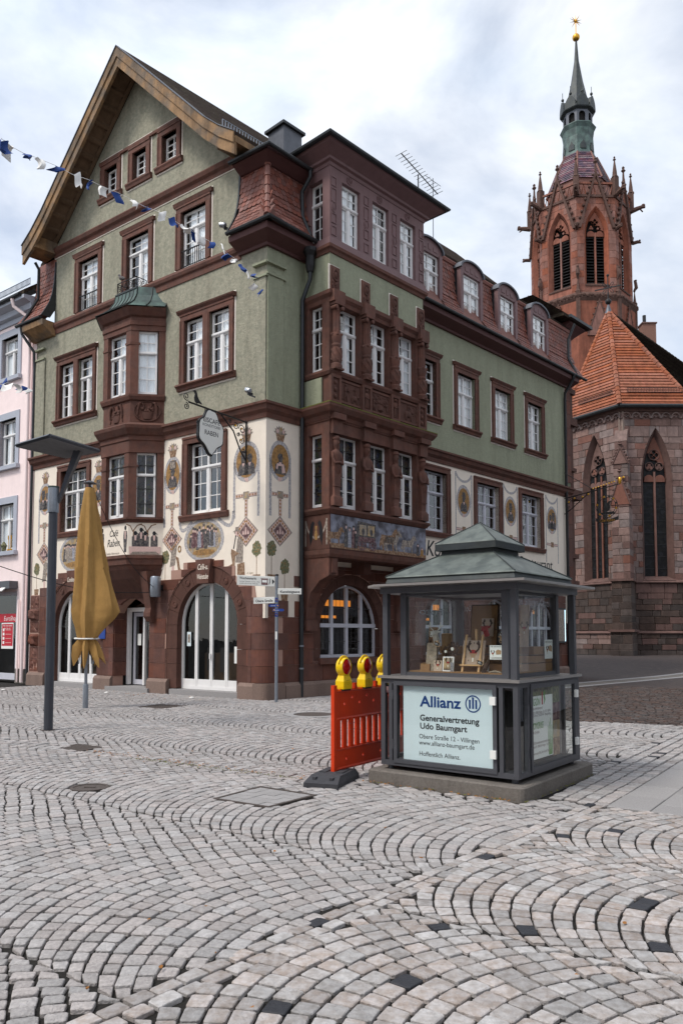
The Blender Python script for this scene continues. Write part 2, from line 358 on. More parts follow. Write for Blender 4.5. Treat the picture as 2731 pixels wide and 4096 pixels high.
KF = fr((1.797, 7.806, 0), (math.cos(math.radians(142.74)), math.sin(math.radians(142.74)), 0), (math.cos(math.radians(52.74)), math.sin(math.radians(52.74)), 0))  # kiosk frame: near plinth corner
KE1 = KF(1, 0, 0) - KF(0, 0, 0); KE2 = KF(0, 1, 0) - KF(0, 0, 0); KO = KF(0, 0, 0)
KL, KD = 1.91, 2.0
def inq(p, q):
    s = None
    for i in range(len(q)):
        a, b_ = q[i], q[(i + 1) % len(q)]; c = (b_[0] - a[0]) * (p[1] - a[1]) - (b_[1] - a[1]) * (p[0] - a[0])
        if s is None: s = c > 0
        elif (c > 0) != s: return False
    return True
COVER = [(-1.30, 8.0), (-.89, 8.65), (-.25, 8.18), (-.70, 7.6)]
GRATE = [(-4.16, 11.53), (-4.03, 12.0), (-3.55, 11.68), (-3.72, 11.22)]
DGRATE = [(-4.75, 18.15), (-4.35, 18.9), (-3.65, 18.45), (-4.05, 17.75)]
def excl(x, y):
    d = Vector((x, y, 0)) - KO; a, c = d.dot(KE1), d.dot(KE2)
    if -.02 < a < KL + .02 and -.02 < c < KD + .02: return True
    if inq((x, y), COVER) or inq((x, y), GRATE) or inq((x, y), DGRATE): return True
    if (x + 2.742) ** 2 + (y - 8.607) ** 2 < .22 ** 2 or (x + .58) ** 2 + (y - 16.46) ** 2 < .62 ** 2: return True
    d = Vector((x, y, 0)) - O0
    a = d.dot(NA); c = d.dot(NB)
    return a < .1 and c < .1
E1 = Vector((.5736, .8192)); E2 = Vector((.8192, -.5736)); SL = Vector((2.56, 7.65))
def reg(x, y):
    p = Vector((x, y)); q = p - SL; a, c = q.dot(E1), q.dot(E2)
    if (x - 4.6) * .407 + (y - 15.15) * .914 > 0 and x > 1.2: return 'brown'
    if a > 0 and c > 0: return 'slab'
    if a > 0 and c > -.78: return 'rows'
    bd = (x + .96) * .773 - (y - 3.54) * .635
    if a <= 0 and bd > .10: return 'mixed'
    if a <= 0 and abs(bd) <= .10: return 'border'
    gt = (x + .27) * .546 + (y - 9.02) * .838
    if abs(gt) < .16 and x < .1: return 'gutter'
    if gt > 0: return 'far'
    return 'near'
def stone(q, z, near):
    """cobble over plan quad q -> (verts, faces); near stones have rounded corners and a worn, domed top"""
    cx = sum(p[0] for p in q) / 4; cy = sum(p[1] for p in q) / 4
    jx = [(p[0] + rnd(-.005, .005), p[1] + rnd(-.005, .005)) for p in q]
    def ins(p, k):
        dx, dy = cx - p[0], cy - p[1]; l = math.hypot(dx, dy) or 1; return (p[0] + dx / l * k, p[1] + dy / l * k)
    g = rnd(.009, .015); o4 = [ins(p, g) for p in jx]
    tx, ty = rnd(-.028, .028), rnd(-.028, .028)
    def zz(p, d): return z + d + (p[0] - cx) * tx + (p[1] - cy) * ty
    if near:
        o8 = []
        for i in range(4):
            p, a, c = o4[i], o4[i - 1], o4[(i + 1) % 4]; k = rnd(.05, .13); k2 = rnd(.05, .13)
            o8 += [(p[0] + (a[0] - p[0]) * k, p[1] + (a[1] - p[1]) * k), (p[0] + (c[0] - p[0]) * k2, p[1] + (c[1] - p[1]) * k2)]
        n = 8; r0 = [(p[0], p[1], z - .06) for p in o8]; r1 = [(p[0], p[1], zz(p, -.006)) for p in o8]
        i1 = [ins(p, rnd(.003, .007)) for p in o8]; r2 = [(p[0], p[1], zz(p, -.002 + rnd(-.001, .001))) for p in i1]
        v = r0 + r1 + r2 + [(cx, cy, z + rnd(-.001, .002))]
        f = [(i, (i + 1) % n, n + (i + 1) % n, n + i) for i in range(n)] + [(n + i, n + (i + 1) % n, 2 * n + (i + 1) % n, 2 * n + i) for i in range(n)] + [(2 * n + i, 2 * n + (i + 1) % n, 3 * n) for i in range(n)]
    else:
        n = 4; i1 = [ins(p, .012) for p in o4]
        v = [(p[0], p[1], zz(p, -.03)) for p in o4] + [(p[0], p[1], zz(p, 0)) for p in i1]
        f = [(i, (i + 1) % n, n + (i + 1) % n, n + i) for i in range(n)] + [(4, 5, 6, 7)]
    return v, f, (cx, cy)
BINS = {}; SINGLE = []
def area2(q): return sum(q[i][0] * q[(i + 1) % 4][1] - q[(i + 1) % 4][0] * q[i][1] for i in range(4)) / 2
def lay(q, m, want):
    cx = sum(p[0] for p in q) / 4; cy = sum(p[1] for p in q) / 4
    if cy < 2.4 or abs(cx) > .5 * cy + 1.4 or cy > 27: return
    if excl(cx, cy) or reg(cx, cy) not in want: return
    A = area2(q)
    if A < 0: q = q[::-1]; A = -A
    if A < .0028: return
    near = cy < 9.5
    v, f, c = stone(q, rnd(-.004, .004), near)
    inframe = abs(cx) < .437 * cy and cy > 3.25
    SINGLE.append((cy if inframe else 99, v, f, c, m))
def arcs(want, s0, w_, R, p, sl, m, t0, t1, k0, k1, sdir=None, tdir=None, org=(0, 0), blk=0.):
    sd = sdir or Vector((math.cos(math.radians(52.8)), math.sin(math.radians(52.8)))); td = tdir or Vector((math.cos(aA), math.sin(aA))); o = Vector(org)
    pm = math.asin(w_ / 2 / R)
    for k in range(k0, k1):
        sc = s0 + (k + .5) * w_; n = max(6, round(2 * pm * R / sl))
        t = t0 + (k % 2) * p * .5; j = 0
        while t < t1:
            fs = [(-pm + 2 * pm * (i + (.5 if j % 2 else 0) + rnd(-.08, .08)) / n) for i in range(-1 if j % 2 else 0, n + 1)]
            fs = [min(pm, max(-pm, a)) for a in fs] + ([pm] if j % 2 else [])
            for i in range(len(fs) - 1):
                a, c = fs[i], fs[i + 1]
                if c - a < .5 * pm / n: continue
                def P(ph, rad):
                    s_ = sc + R * math.sin(ph) + rad * math.sin(ph); s_ = min(sc + w_ / 2, max(sc - w_ / 2, s_))
                    return o + sd * s_ + td * (t + R * math.cos(ph) + rad * math.cos(ph))
                q = [P(a, 0), P(c, 0), P(c, p * math.cos(c)), P(a, p * math.cos(a))]
                lay([tuple(x) for x in q], 'cobble_black' if random.random() < blk else m, want)
            t += p; j += 1
arcs(('near',), -.15, 2.45, 1.55, .126, .122, 'cobble', -4, 14, -1, 5)
arcs(('far',), .4, 2.45, 1.6, .14, .135, 'cobble', -4, 22, -1, 9)
arcs(('mixed',), .35, 1.85, 1.24, .132, .124, 'cobble_mixed', -8, 9, -1, 6, blk=.018)
def rows(want, o, e, f, n0, n1, a0, a1, pw, ps, m, blk=0., jit=.12):
    e, f, o = Vector(e), Vector(f), Vector(o)
    for r in range(n0, n1):
        a = a0 + rnd(0, ps)
        while a < a1:
            l = ps * rnd(1 - jit, 1 + jit)
            q = [o + e * a + f * (r * pw), o + e * (a + l) + f * (r * pw), o + e * (a + l) + f * ((r + 1) * pw), o + e * a + f * ((r + 1) * pw)]
            lay([tuple(x) for x in q], 'cobble_black' if random.random() < blk else m, want); a += l
rows(('rows',), SL, E1, -E2, 0, 6, 0, 9, .155, .135, 'cobble', .03)
be = Vector((.635, .773)); bn = Vector((.773, -.635))
rows(('border',), Vector((-.96, 3.54)) - bn * .1, be, bn, 0, 2, -2, 6, .10, .15, 'cobble_mixed', .06)
ge = Vector((-.838, .546)); gn = Vector((.546, .838))
rows(('gutter',), Vector((-.27, 9.02)) - gn * .16, ge, gn, 0, 2, -.6, 14, .16, .19, 'cobble', 0)
rows(('brown',), (4.6, 15.15), (.914, -.407), (.407, .914), 0, 75, -8, 12, .15, .19, 'cobble_brown', 0, .35)
SINGLE.sort(key=lambda t: t[0])
for d_, v, f, c, m in SINGLE[:300]:
    me = D.meshes.new('cobblestone'); me.from_pydata([(p[0] - c[0], p[1] - c[1], p[2]) for p in v], [], f); me.materials.append(MT[m])
    o = D.objects.new('cobblestone', me); COL.objects.link(o); put(o, (c[0], c[1], 0), ground)
for d_, v, f, c, m in SINGLE[300:]:
    V, Fc = BINS.setdefault(m, ([], [])); i = len(V); V.extend(v); Fc.extend(tuple(i + k for k in q) for q in f)
for m, (V, Fc) in BINS.items():
    me = D.meshes.new('paving_setts'); me.from_pydata(V, [], Fc); me.materials.append(MT[m]); o = D.objects.new('paving_setts', me); COL.objects.link(o); put(o, (0, 0, 0), ground); o['kind'] = 'stuff'
# granite slabs beside the kiosk
sm = MB(); sm.bbox(0, 1, 0, 1, 0, 1, .01)
for r in range(9):
    for c in range(5):
        a0, a1 = r * .66 + .005 + (c % 2) * .0, (r + 1) * .66 - .005; c0, c1 = c * .40 + .004, (c + 1) * .40 - .004
        sh = (c % 2) * .3
        p = [SL + E1 * a + E2 * e for a, e in ((max(.004, a0 - sh), c0), (max(.1, a1 - sh), c0), (max(.1, a1 - sh), c1), (max(.004, a0 - sh), c1))]
        if p[0].x > 7: continue
        z = rnd(-.003, .003); q = [p[0] * .985 + (p[2]) * .015, p[1] * .985 + p[3] * .015, p[2] * .985 + p[0] * .015, p[3] * .985 + p[1] * .015]
        MB().loft([[(x.x, x.y, -.05) for x in p], [(x.x, x.y, z - .006) for x in p], [(x.x, x.y, z) for x in q]]).build('paving_slab', 'granite', ground)
# far paving of the lane and the strip between pavings
b = MB()
for i in range(22):
    y0, y1 = 24 + i, 25 + i
    b.add([(2, y0, gz(y0) - .006), (40, y0, gz(y0) - .006), (40, y1, gz(y1) - .006), (2, y1, gz(y1) - .006)], [(0, 1, 2, 3)])
m = mat('lane_paving', (76, 66, 62), .85, .3, 6, 0, 30)
t = m.node_tree; bt = t.nodes.new('ShaderNodeTexBrick'); gg = t.nodes.new('ShaderNodeNewGeometry'); bt.inputs['Scale'].default_value = 1; bt.inputs['Brick Width'].default_value = .19; bt.inputs['Row Height'].default_value = .15; bt.inputs['Mortar Size'].default_value = .012
bt.inputs['Color1'].default_value = lin(84, 72, 68); bt.inputs['Color2'].default_value = lin(66, 58, 56); bt.inputs['Mortar'].default_value = lin(38, 33, 32)
t.links.new(gg.outputs[0], bt.inputs[0]); t.links.new(bt.outputs[0], t.nodes['Principled BSDF'].inputs['Base Color'])
b.build('lane', m, kind='structure', org=(0, 0, 0))
for k, (w0, w1, mm) in enumerate(((0, .28, 'granite'), (.30, .95, 'granite_dark'), (.97, 1.22, 'granite'))):
    for i in range(9):
        p0 = Vector((7.0, 24.5)) + Vector((.714, .70)) * (i * 1.5); d = Vector((.714, .70)); n_ = Vector((-.70, .714))
        q = [p0 + n_ * w0, p0 + d * 1.48 + n_ * w0, p0 + d * 1.48 + n_ * w1, p0 + n_ * w1]
        MB().loft([[(x.x, x.y, gz(x.y) - .04) for x in q], [(x.x, x.y, gz(x.y) + .004) for x in q]]).build('drain_stone', mm, ground)
# iron covers
def quadplate(q, z0, z1): return MB().loft([[(p[0], p[1], z0) for p in q], [(p[0], p[1], z1) for p in q]])
def lerp2(q, a, c):
    p0 = [q[0][i] + (q[1][i] - q[0][i]) * a for i in (0, 1)]; p1 = [q[3][i] + (q[2][i] - q[3][i]) * a for i in (0, 1)]
    return (p0[0] + (p1[0] - p0[0]) * c, p0[1] + (p1[1] - p0[1]) * c)
def sub(q, a0, a1, c0, c1): return [lerp2(q, a0, c0), lerp2(q, a1, c0), lerp2(q, a1, c1), lerp2(q, a0, c1)]
e = empty('access_cover', (-.78, 8.1, 0), 'large square paved access cover with rusty iron rim set in the cobbles', 'manhole cover')
quadplate(COVER, -.03, -.012).build('tray', 'granite_dark', e)
for a0, a1, c0, c1 in ((0, 1, 0, .045), (0, 1, .955, 1), (0, .045, .045, .955), (.955, 1, .045, .955)): quadplate(sub(COVER, a0, a1, c0, c1), -.03, .004).build('rim', 'iron_cover', e)
for i in range(5):
    for j in range(5): quadplate(sub(COVER, .055 + i * .178, .055 + i * .178 + .17, .055 + j * .178, .055 + j * .178 + .17), -.012, rnd(-.001, .003)).build('infill_stone', 'granite', e)
def grating(name, q, label, n):
    e = empty(name, (lerp2(q, .5, .5)[0], lerp2(q, .5, .5)[1], 0), label, 'drain')
    quadplate(q, -.04, -.03).build('pit', 'interior', e)
    for a0, a1, c0, c1 in ((0, 1, 0, .06), (0, 1, .94, 1), (0, .06, .06, .94), (.94, 1, .06, .94)): quadplate(sub(q, a0, a1, c0, c1), -.03, .002).build('frame', 'iron_cover', e)
    for i in range(n): quadplate(sub(q, .06 + .88 * (i + .15) / n, .06 + .88 * (i + .8) / n, .06, .94), -.03, 0).build('bar', 'iron_cover', e)
    return e
grating('storm_drain', GRATE, 'square iron storm drain grate in the paved gutter near the lamp post', 9)
grating('door_grate', DGRATE, 'dark square iron grate in the paving in front of the cafe door', 14)
grating('lane_drain', [(10.2, 33.6), (10.75, 33.6), (10.8, 34.1), (10.25, 34.1)], 'small iron drain grate in the dark lane near the church', 8)
e = empty('round_cover', (-.58, 16.46, 0), 'round manhole cover in a light concrete ring beside the orange barrier', 'manhole cover')
MB().lathe([(.62, -.03), (.62, .002), (.43, .002), (.43, -.03)], 32, (-.58, 16.46)).build('concrete_ring', 'granite', e)
MB().lathe([(.42, -.03), (.42, 0), (.40, .004), (.36, .004), (.35, -.004), (.001, -.004)], 32, (-.58, 16.46)).build('lid', 'iron_cover', e)
e = empty('valve_cover', (-2.742, 8.607, 0), 'small round iron valve cover among the cobbles at left', 'manhole cover')
MB().lathe([(.21, -.03), (.21, .002), (.17, .002), (.17, -.004), (.001, -.004)], 24, (-2.742, 8.607)).build('lid', 'iron_cover', e)
MB().box(-2.80, -2.68, 8.59, 8.62, -.005, .004).build('lifting_bar', 'iron_cover', e)

# ============================================================ CAFE BUILDING
cafe = empty('cafe_building', FA(5.4, -4, 0), 'green and cream corner cafe house with brown sandstone bays and steep tiled gable roof', 'building')
PANE = MB().box(0, 1, -.5, .5, 0, 1).mesh('pane')
def fdir(F):
    o = F(0, 0, 0); return F(1, 0, 0) - o, F(0, 1, 0) - o, F(0, 0, 1) - o, o
def panes(F, rects, n, parent, m='glass'):
    ex, ey, ez, o = fdir(F)
    for (a0, a1, c0, c1) in rects:
        key = 'pane_' + m
        me = D.meshes.get(key)
        if not me: me = PANE.copy(); me.name = key; me.materials.append(MT[m])
        inst(me, 'pane', basis(ex * (a1 - a0), ey * .006, ez * (c1 - c0), F(a0, n, c0)), parent)
def hexlat(b, u0, u1, z0, z1, n, h, t=.006):
    """leaded hexagon lattice as thin bars"""
    w_ = h * .866; r = 0; z = z0 - h
    def bar(p, q):
        # clip to rect
        d = (q[0] - p[0], q[1] - p[1]); a, c = 0., 1.
        for k, lo, hi in ((0, u0, u1), (1, z0, z1)):
            if abs(d[k]) < 1e-9:
                if p[k] < lo or p[k] > hi: return
                continue
            s0, s1 = sorted(((lo - p[k]) / d[k], (hi - p[k]) / d[k])); a, c = max(a, s0), min(c, s1)
        if c - a < .02: return
        p, q = (p[0] + d[0] * a, p[1] + d[1] * a), (p[0] + d[0] * c, p[1] + d[1] * c); l = math.hypot(*d); nx, nz_ = -d[1] / l * t, d[0] / l * t
        b.add([(p[0] - nx, n, p[1] - nz_), (q[0] - nx, n, q[1] - nz_), (q[0] + nx, n, q[1] + nz_), (p[0] + nx, n, p[1] + nz_)], [(0, 1, 2, 3)])
    while z < z1 + h:
        x = u0 - w_ + (w_ / 2 if r % 2 else 0)
        while x < u1 + w_:
            bar((x, z), (x, z + h / 2)); bar((x, z + h / 2), (x + w_ / 2, z + h * .75)); bar((x, z + h / 2), (x - w_ / 2, z + h * .75)); x += w_
        z += h * .75; r += 1
def window(F, u0, u1, z0, z1, n, parent=None, zt=.68, split=True, cols=2, rl=3, rt=2, curt=(), lattice=False, fm='frame_white', gm='glass_up', back='interior', fw=.055, open_=False, bk=.5):
    """white casement window: part 'window' with panes, lattice, curtains and dark room behind as sub-parts"""
    parent = parent or cafe; b = MB(F); rects = []; zT = z0 + (z1 - z0) * zt
    b.box(u0, u0 + fw, n, n + .06, z0, z1); b.box(u1 - fw, u1, n, n + .06, z0, z1); b.box(u0 + fw, u1 - fw, n, n + .058, z0, z0 + fw * 1.3); b.box(u0 + fw, u1 - fw, n, n + .058, z1 - fw, z1)
    if rt: b.box(u0 - .005, u1 + .005, n + .002, n + .085, zT - .05, zT + .03); b.box(u0 + .01, u1 - .01, n + .01, n + .1, zT - .03, zT + .01)
    um = (u0 + u1) / 2
    def grid(a0, a1, c0, c1, nc, nr):
        g = .011
        for i in range(1, nc): x = a0 + (a1 - a0) * i / nc; b.box(x - g, x + g, n + .012, n + .042, c0, c1)
        for j in range(1, nr): z = c0 + (c1 - c0) * j / nr; b.box(a0, a1, n + .014, n + .040, z - g, z + g)
        if lattice: rects.append((a0, a1, c0, c1)); return
        for i in range(nc):
            for j in range(nr): rects.append((a0 + (a1 - a0) * i / nc, a0 + (a1 - a0) * (i + 1) / nc, c0 + (c1 - c0) * j / nr, c0 + (c1 - c0) * (j + 1) / nr))
    top = zT - .05 if rt else z1 - fw; lo = z0 + fw * 1.3
    if split:
        b.box(um - .05, um + .05, n + .003, n + .075, lo, top)
        for a0, a1 in ((u0 + fw, um - .05), (um + .05, u1 - fw)):
            b.box(a0, a0 + .03, n + .004, n + .056, lo, top); b.box(a1 - .03, a1, n + .004, n + .056, lo, top)
            b.box(a0 + .03, a1 - .03, n + .005, n + .054, lo, lo + .04); b.box(a0 + .03, a1 - .03, n + .005, n + .054, top - .03, top)
            grid(a0 + .03, a1 - .03, lo + .04, top - .03, max(1, cols // 2), rl)
    else: grid(u0 + fw, u1 - fw, lo, top, cols, rl)
    if rt:
        if split and cols >= 4: b.box(um - .03, um + .03, n + .003, n + .07, zT + .03, z1 - fw)
        grid(u0 + fw, u1 - fw, zT + .03, z1 - fw, cols, rt)
    w_ = b.build('window', fm, parent)
    if lattice:
        l = MB(F)
        for r in rects:
            hexlat(l, r[0], r[1], r[2], r[3], n + .03, lattice)
            k = 0
            for q in ((.28, .68) if r[3] - r[2] > .8 else (.45,)):
                zq = r[2] + (r[3] - r[2]) * q; l.box(r[0] - .03, r[1] + .03, n + .045, n + .06, zq - .008, zq + .008)
        l.build('lead_lattice', 'lead', w_); gm = 'lead_glass'
    panes(F, rects, n + .024, w_, gm)
    if not lattice:
        MB(F).add([(u0, n - bk, z0), (u1, n - bk, z0), (u1, n - bk, z1), (u0, n - bk, z1), (u0, n, z0), (u1, n, z0), (u1, n, z1), (u0, n, z1)], [(0, 1, 2, 3), (0, 1, 5, 4), (1, 2, 6, 5), (2, 3, 7, 6), (3, 0, 4, 7)]).build('room_backing', back, w_)
        rr = random.Random(int(abs(u0 * 131 + z0 * 17)))
        if curt and rr.random() < .8: q_ = rr.uniform(-.12, .14); curt = [(max(.02, c0 + (q_ if k_ else 0)), min(.98, c1 + q_)) for k_, (c0, c1) in enumerate(curt)]
        if len(curt) > 1 and rr.random() < .3: curt = curt[:1]
        for (f0, f1) in curt:
            a0, a1 = u0 + (u1 - u0) * f0, u0 + (u1 - u0) * f1; k = max(4, int((a1 - a0) / .03)); c = MB(F)
            pts = [(a0 + (a1 - a0) * i / k, n - .018 + .012 * math.sin(i * 1.9 + u0 * 3), z0 + .04) for i in range(k + 1)]
            c.add(pts + [(p[0], p[1], z1 - .03) for p in pts], [(i, i + 1, k + 2 + i, k + 1 + i) for i in range(k)]); c.build('curtain', 'curtain', w_, smooth=True)
    return w_
def surround(F, u0, u1, z0, z1, jw=.16, hood=True, sill=True, mull=(), d=.05, edge=True, m='sand', dep=.22, hd=.13):
    """moulded sandstone window surround round the opening u0..u1, z0..z1; sill and hood are its sub-parts"""
    b = MB(F); hh = .2
    b.box(u0 - jw, u0, -dep, d, z0 - .002, z1); b.box(u1, u1 + jw, -dep, d, z0 - .002, z1); b.box(u0 - jw, u1 + jw, -dep, d + .003, z1, z1 + hh)
    for q in (u0 - jw, u1 + jw - .05): b.box(q, q + .05, d, d + .02, z0, z1 + .02)
    b.box(u0 - jw, u1 + jw, d + .003, d + .024, z1 + hh - .06, z1 + hh)
    for x0, x1 in mull: b.box(x0, x1, -dep, d - .002, z0, z1); b.box(x0 + .03, x1 - .03, d - .002, d + .012, z0, z1)
    s = b.build('window_surround', m, cafe)
    if hood:
        h = MB(F); h.prism([(d, z1 + hh), (d + .05, z1 + hh + .02), (hd, z1 + hh + .07), (hd + .01, z1 + hh + .11), (0, z1 + hh + .14), (0, z1 + hh)], u0 - jw - .07, u1 + jw + .07, ax='xy')
        h.v = []; h.f = []
        pr = [(0, z1 + hh + .001), (d + .03, z1 + hh + .001), (hd, z1 + hh + .06), (hd + .015, z1 + hh + .10), (0, z1 + hh + .13)]
        h.loft([[(u0 - jw - .08, p, q) for p, q in pr], [(u1 + jw + .08, p, q) for p, q in pr]]); h.build('hood', m, s)
    if sill:
        pr = [(-dep, z0 - .002), (hd + .02, z0 - .02), (hd + .03, z0 - .07), (d + .04, z0 - .12), (d + .02, z0 - .19), (0, z0 - .19), (-dep, z0 - .05)]
        MB(F).loft([[(u0 - jw - .08, p, q) for p, q in pr], [(u1 + jw + .08, p, q) for p, q in pr]]).build('sill', m, s)
    if edge:
        e0, e1, zb, zt = u0 - jw - .03, u1 + jw + .03, z0 - .21, z1 + hh + .15; e = MB(F); t = .03
        o = [(e0 - t, zb - t), (e1 + t, zb - t), (e1 + t, zt + t), (e0 - t, zt + t)]; i_ = [(e0 + .02, zb + .02), (e1 - .02, zb + .02), (e1 - .02, zt - .02), (e0 + .02, zt - .02)]
        e.prism(o, 0.001, .010, [i_], back=False); e.build('painted_edge', 'white_edge', s)
    return s
def arch(cx, hw, zs, n=14, top=None, z0=0.):
    """outline of an arched opening, counter-clockwise from bottom left"""
    r = hw; k = 1 if top is None else (top - zs) / hw
    return [(cx - hw, z0), (cx + hw, z0)] + [(cx + r * math.cos(math.pi * i / n), zs + k * r * math.sin(math.pi * i / n)) for i in range(n + 1)]
rect = lambda a, b_, c, d: [(a, c), (b_, c), (b_, d), (a, d)]
PA = lambda u, n=0: (FA(u, n, 0).x, FA(u, n, 0).y)
PB = lambda u, n=0: (FB(u, n, 0).x, FB(u, n, 0).y)

# ---- gable facade walls
stepsA = [(10.85, 3.02), (10.27, 3.02), (10.27, 3.25), (9.75, 3.25), (9.75, 3.52), (9.28, 3.52), (9.28, 3.70), (7.45, 3.70), (7.45, 3.52), (6.9, 3.52), (6.9, 3.25), (4.07, 3.25), (3.64, 3.25), (3.64, 3.51), (3.12, 3.51), (3.12, 3.70), (1.52, 3.70), (1.52, 3.51), (1.08, 3.51), (1.08, 3.22), (.42, 3.22), (.42, 2.62), (0, 2.62)]
w1o = [(1.62, 3.0, 5.06, 7.08), (7.78, 9.2, 5.06, 7.08)]
MB(FA).prism([(0, 7.5), (10.85, 7.5)] + stepsA, -.35, 0, [rect(*q) for q in w1o]).build('cream_wall', 'cream', cafe)
w2o = [(7.57, 8.36, 8.86, 10.72), (8.62, 9.4, 8.86, 10.72), (1.37, 2.16, 8.86, 10.72), (2.42, 3.2, 8.86, 10.72)]
w3o = [(c - .53, c + .53, 12.33, 14.02) for c in (7.92, 5.4, 2.88)]
wgo = [(c - .33, c + .33, 15.80, 16.72) for c in (6.82, 5.38, 3.98)]
zg = lambda u: 19.35 - .985 * abs(u - 5.4)
gp = [(0, 7.5), (10.85, 7.5), (10.85, 12.1), (9.85, 12.1), (9.85, zg(9.85)), (5.4, 19.35), (.95, zg(.95)), (.95, 12.1), (0, 12.1)]
MB(FA).prism(gp, -.35, 0, [rect(*q) for q in w2o + w3o + wgo]).build('green_wall', 'green', cafe)
# pilaster strips on the green storey
for u0, u1 in ((0.0, .42), (10.3, 10.85)):
    MB(FA).box(u0, u1, 0, .05, 7.8, 11.15).build('corner_pilaster', 'green', cafe)
    for z in (11.15, 11.5): MB(FA).box(u0 - (.06 if u0 == 0 else 0), u1 + .03, 0, .09 + (z > 11.3) * .02, z, z + .06).build('pilaster_band', 'green_smooth', cafe)
# windows of the gable facade
for u0, u1, z0, z1 in w1o:
    surround(FA, u0, u1, z0, z1, .2, hood=False, sill=True, edge=False, hd=.08)
    window(FA, u0 + .02, u1 - .02, z0, z1, -.2, zt=.66, cols=4, rl=3, rt=2, lattice=.0 if u0 < 5 else .16, curt=())
for a, c in ((w2o[0], w2o[1]), (w2o[2], w2o[3])):
    surround(FA, a[0], c[1], a[2], a[3], .17, mull=((a[1], c[0]),))
    for q in (a, c): window(FA, q[0], q[1], q[2], q[3], -.15, zt=.66, cols=2, rl=3, rt=2, curt=((.03, .62),))
for k, q in enumerate(w3o):
    surround(FA, *q, .2, sill=False, hd=.10); w = window(FA, q[0], q[1], q[2], q[3], -.16, zt=.70, cols=2, rl=3, rt=2, curt=((.03, .48), (.52, .80)))
    if k != 1:   # french balcony railing
        r = MB(FA); r.box(q[0] + .0, q[1], -.02, .01, 12.83, 12.86)
        for i in range(12): x = q[0] + .04 + (q[1] - q[0] - .08) * i / 11; r.box(x - .007, x + .007, -.012, .002, 12.34, 12.83)
        r.box(q[0], q[1], -.015, .005, 12.36, 12.38); r.build('window_railing', 'iron', cafe)
for q in wgo:
    surround(FA, *q, .19, hood=False, sill=True, hd=.09, edge=True); window(FA, q[0], q[1], q[2], q[3], -.2, zt=.6, split=False, cols=2, rl=4, rt=0, curt=((.05, .5),))
MB(FA).box(3.4, 7.4, .0, .07, 16.93, 17.02).build('lintel_band', 'sand', cafe)
# string courses and cornices
def course(name, path, prof, side, m='sand', parent=None): return MB().sweep(path, prof, side).build(name, m, parent or cafe)
corn = [(-.05, 7.36), (.04, 7.36), (.06, 7.48), (.14, 7.56), (.17, 7.66), (.22, 7.69), (.22, 7.75), (.0, 7.80), (-.05, 7.80)]
course('cornice', [PA(10.95), PA(6.76)], corn, 1); course('cornice', [PA(4.04), PA(0), PB(1.34)], corn, 1)
strc = [(-.05, 11.9), (.03, 11.9), (.04, 12.06), (.09, 12.10), (.12, 12.18), (.09, 12.27), (-.05, 12.3)]
course('string_course', [PA(9.87), PA(.95)], strc, 1)
gco = [(-.05, 14.58), (.03, 14.58), (.05, 14.68), (.12, 14.74), (.16, 14.84), (.12, 14.90), (-.05, 14.95)]
course('gable_cornice', [PA(9.87), PA(.95)], gco, 1)
MB().sweep([PA(9.87), PA(.95)], [(0, 14.555), (.02, 14.555), (.02, 14.58), (0, 14.58)], 1).build('painted_edge', 'white_edge', cafe)

# ---- gable roof
def verge(x): # roof height by distance from the ridge axis
    return 19.65 - .992 * x if x < 3.9 else (15.78 - .83 * (x - 3.9) if x < 4.5 else 15.28 - .66 * (x - 4.5))
xs = [0, 1, 2, 3, 3.9, 4.2, 4.5, 4.8, 5.05]; xl = xs + [5.4, 5.9]
def roofpoly(X, dz, t): return [(5.4 - x, verge(x) - dz) for x in reversed(X)] + [(5.4 + x, verge(x) - dz) for x in X[1:]] + [(5.4 + x, verge(x) - dz - t) for x in reversed(X)] + [(5.4 - x, verge(x) - dz - t) for x in X[1:]]
roof = MB(G).prism(roofpoly(xs[:-1] + [5.1, 5.42], 0, .2), .02, 16.9).build('roof', 'tile_old', cafe)
MB(G).prism(roofpoly(xs, 0, .14), -.83, .02).build('verge_roof', 'tile_old', roof)
MB(G).prism(roofpoly(xs, -.012, .03), -.90, -.78).build('verge_flashing', 'zinc', roof)
MB(G).prism(roofpoly(xs, .03, .30), -.87, -.80).build('barge_board', 'wood', roof)
MB(G).prism(roofpoly(xs, .20, .44), -.83, -.74).build('barge_board', 'wood', roof)
MB(G).prism(roofpoly(xs, .165, .05), -.80, .0).build('soffit', 'wood_dk', roof)
for sg in (-1, 1):   # coffer battens of the soffit
    for i in range(13):
        x = .25 + i * .38; x2 = x + .07
        MB(G).loft([[(5.4 + sg * x, bb, verge(x) - .21 - dz) for bb, dz in ((-.74, 0), (-.74, .09), (-.02, .09), (-.02, 0))], [(5.4 + sg * x2, bb, verge(x2) - .21 - dz) for bb, dz in ((-.74, 0), (-.74, .09), (-.02, .09), (-.02, 0))]]).build('soffit_batten', 'wood_dk', roof)
    MB(G).loft([[(5.4 + sg * x, bb, verge(x) - .215 - dz) for bb, dz in ((-.14, 0), (-.14, .10), (-.03, .10), (-.03, 0))] for x in xs]).build('soffit_rail', 'wood_dk', roof)
    # boxed verge foot
    x = 5.02; MB(G).hexa([(5.4 + sg * 4.35, -.80, 14.70), (5.4 + sg * 5.06, -.80, 14.62), (5.4 + sg * 5.06, .0, 14.62), (5.4 + sg * 4.35, .0, 14.70), (5.4 + sg * 4.35, -.80, 15.1), (5.4 + sg * 5.06, -.80, 14.80), (5.4 + sg * 5.06, .0, 14.80), (5.4 + sg * 4.35, .0, 15.1)]).build('verge_foot', 'wood', roof)
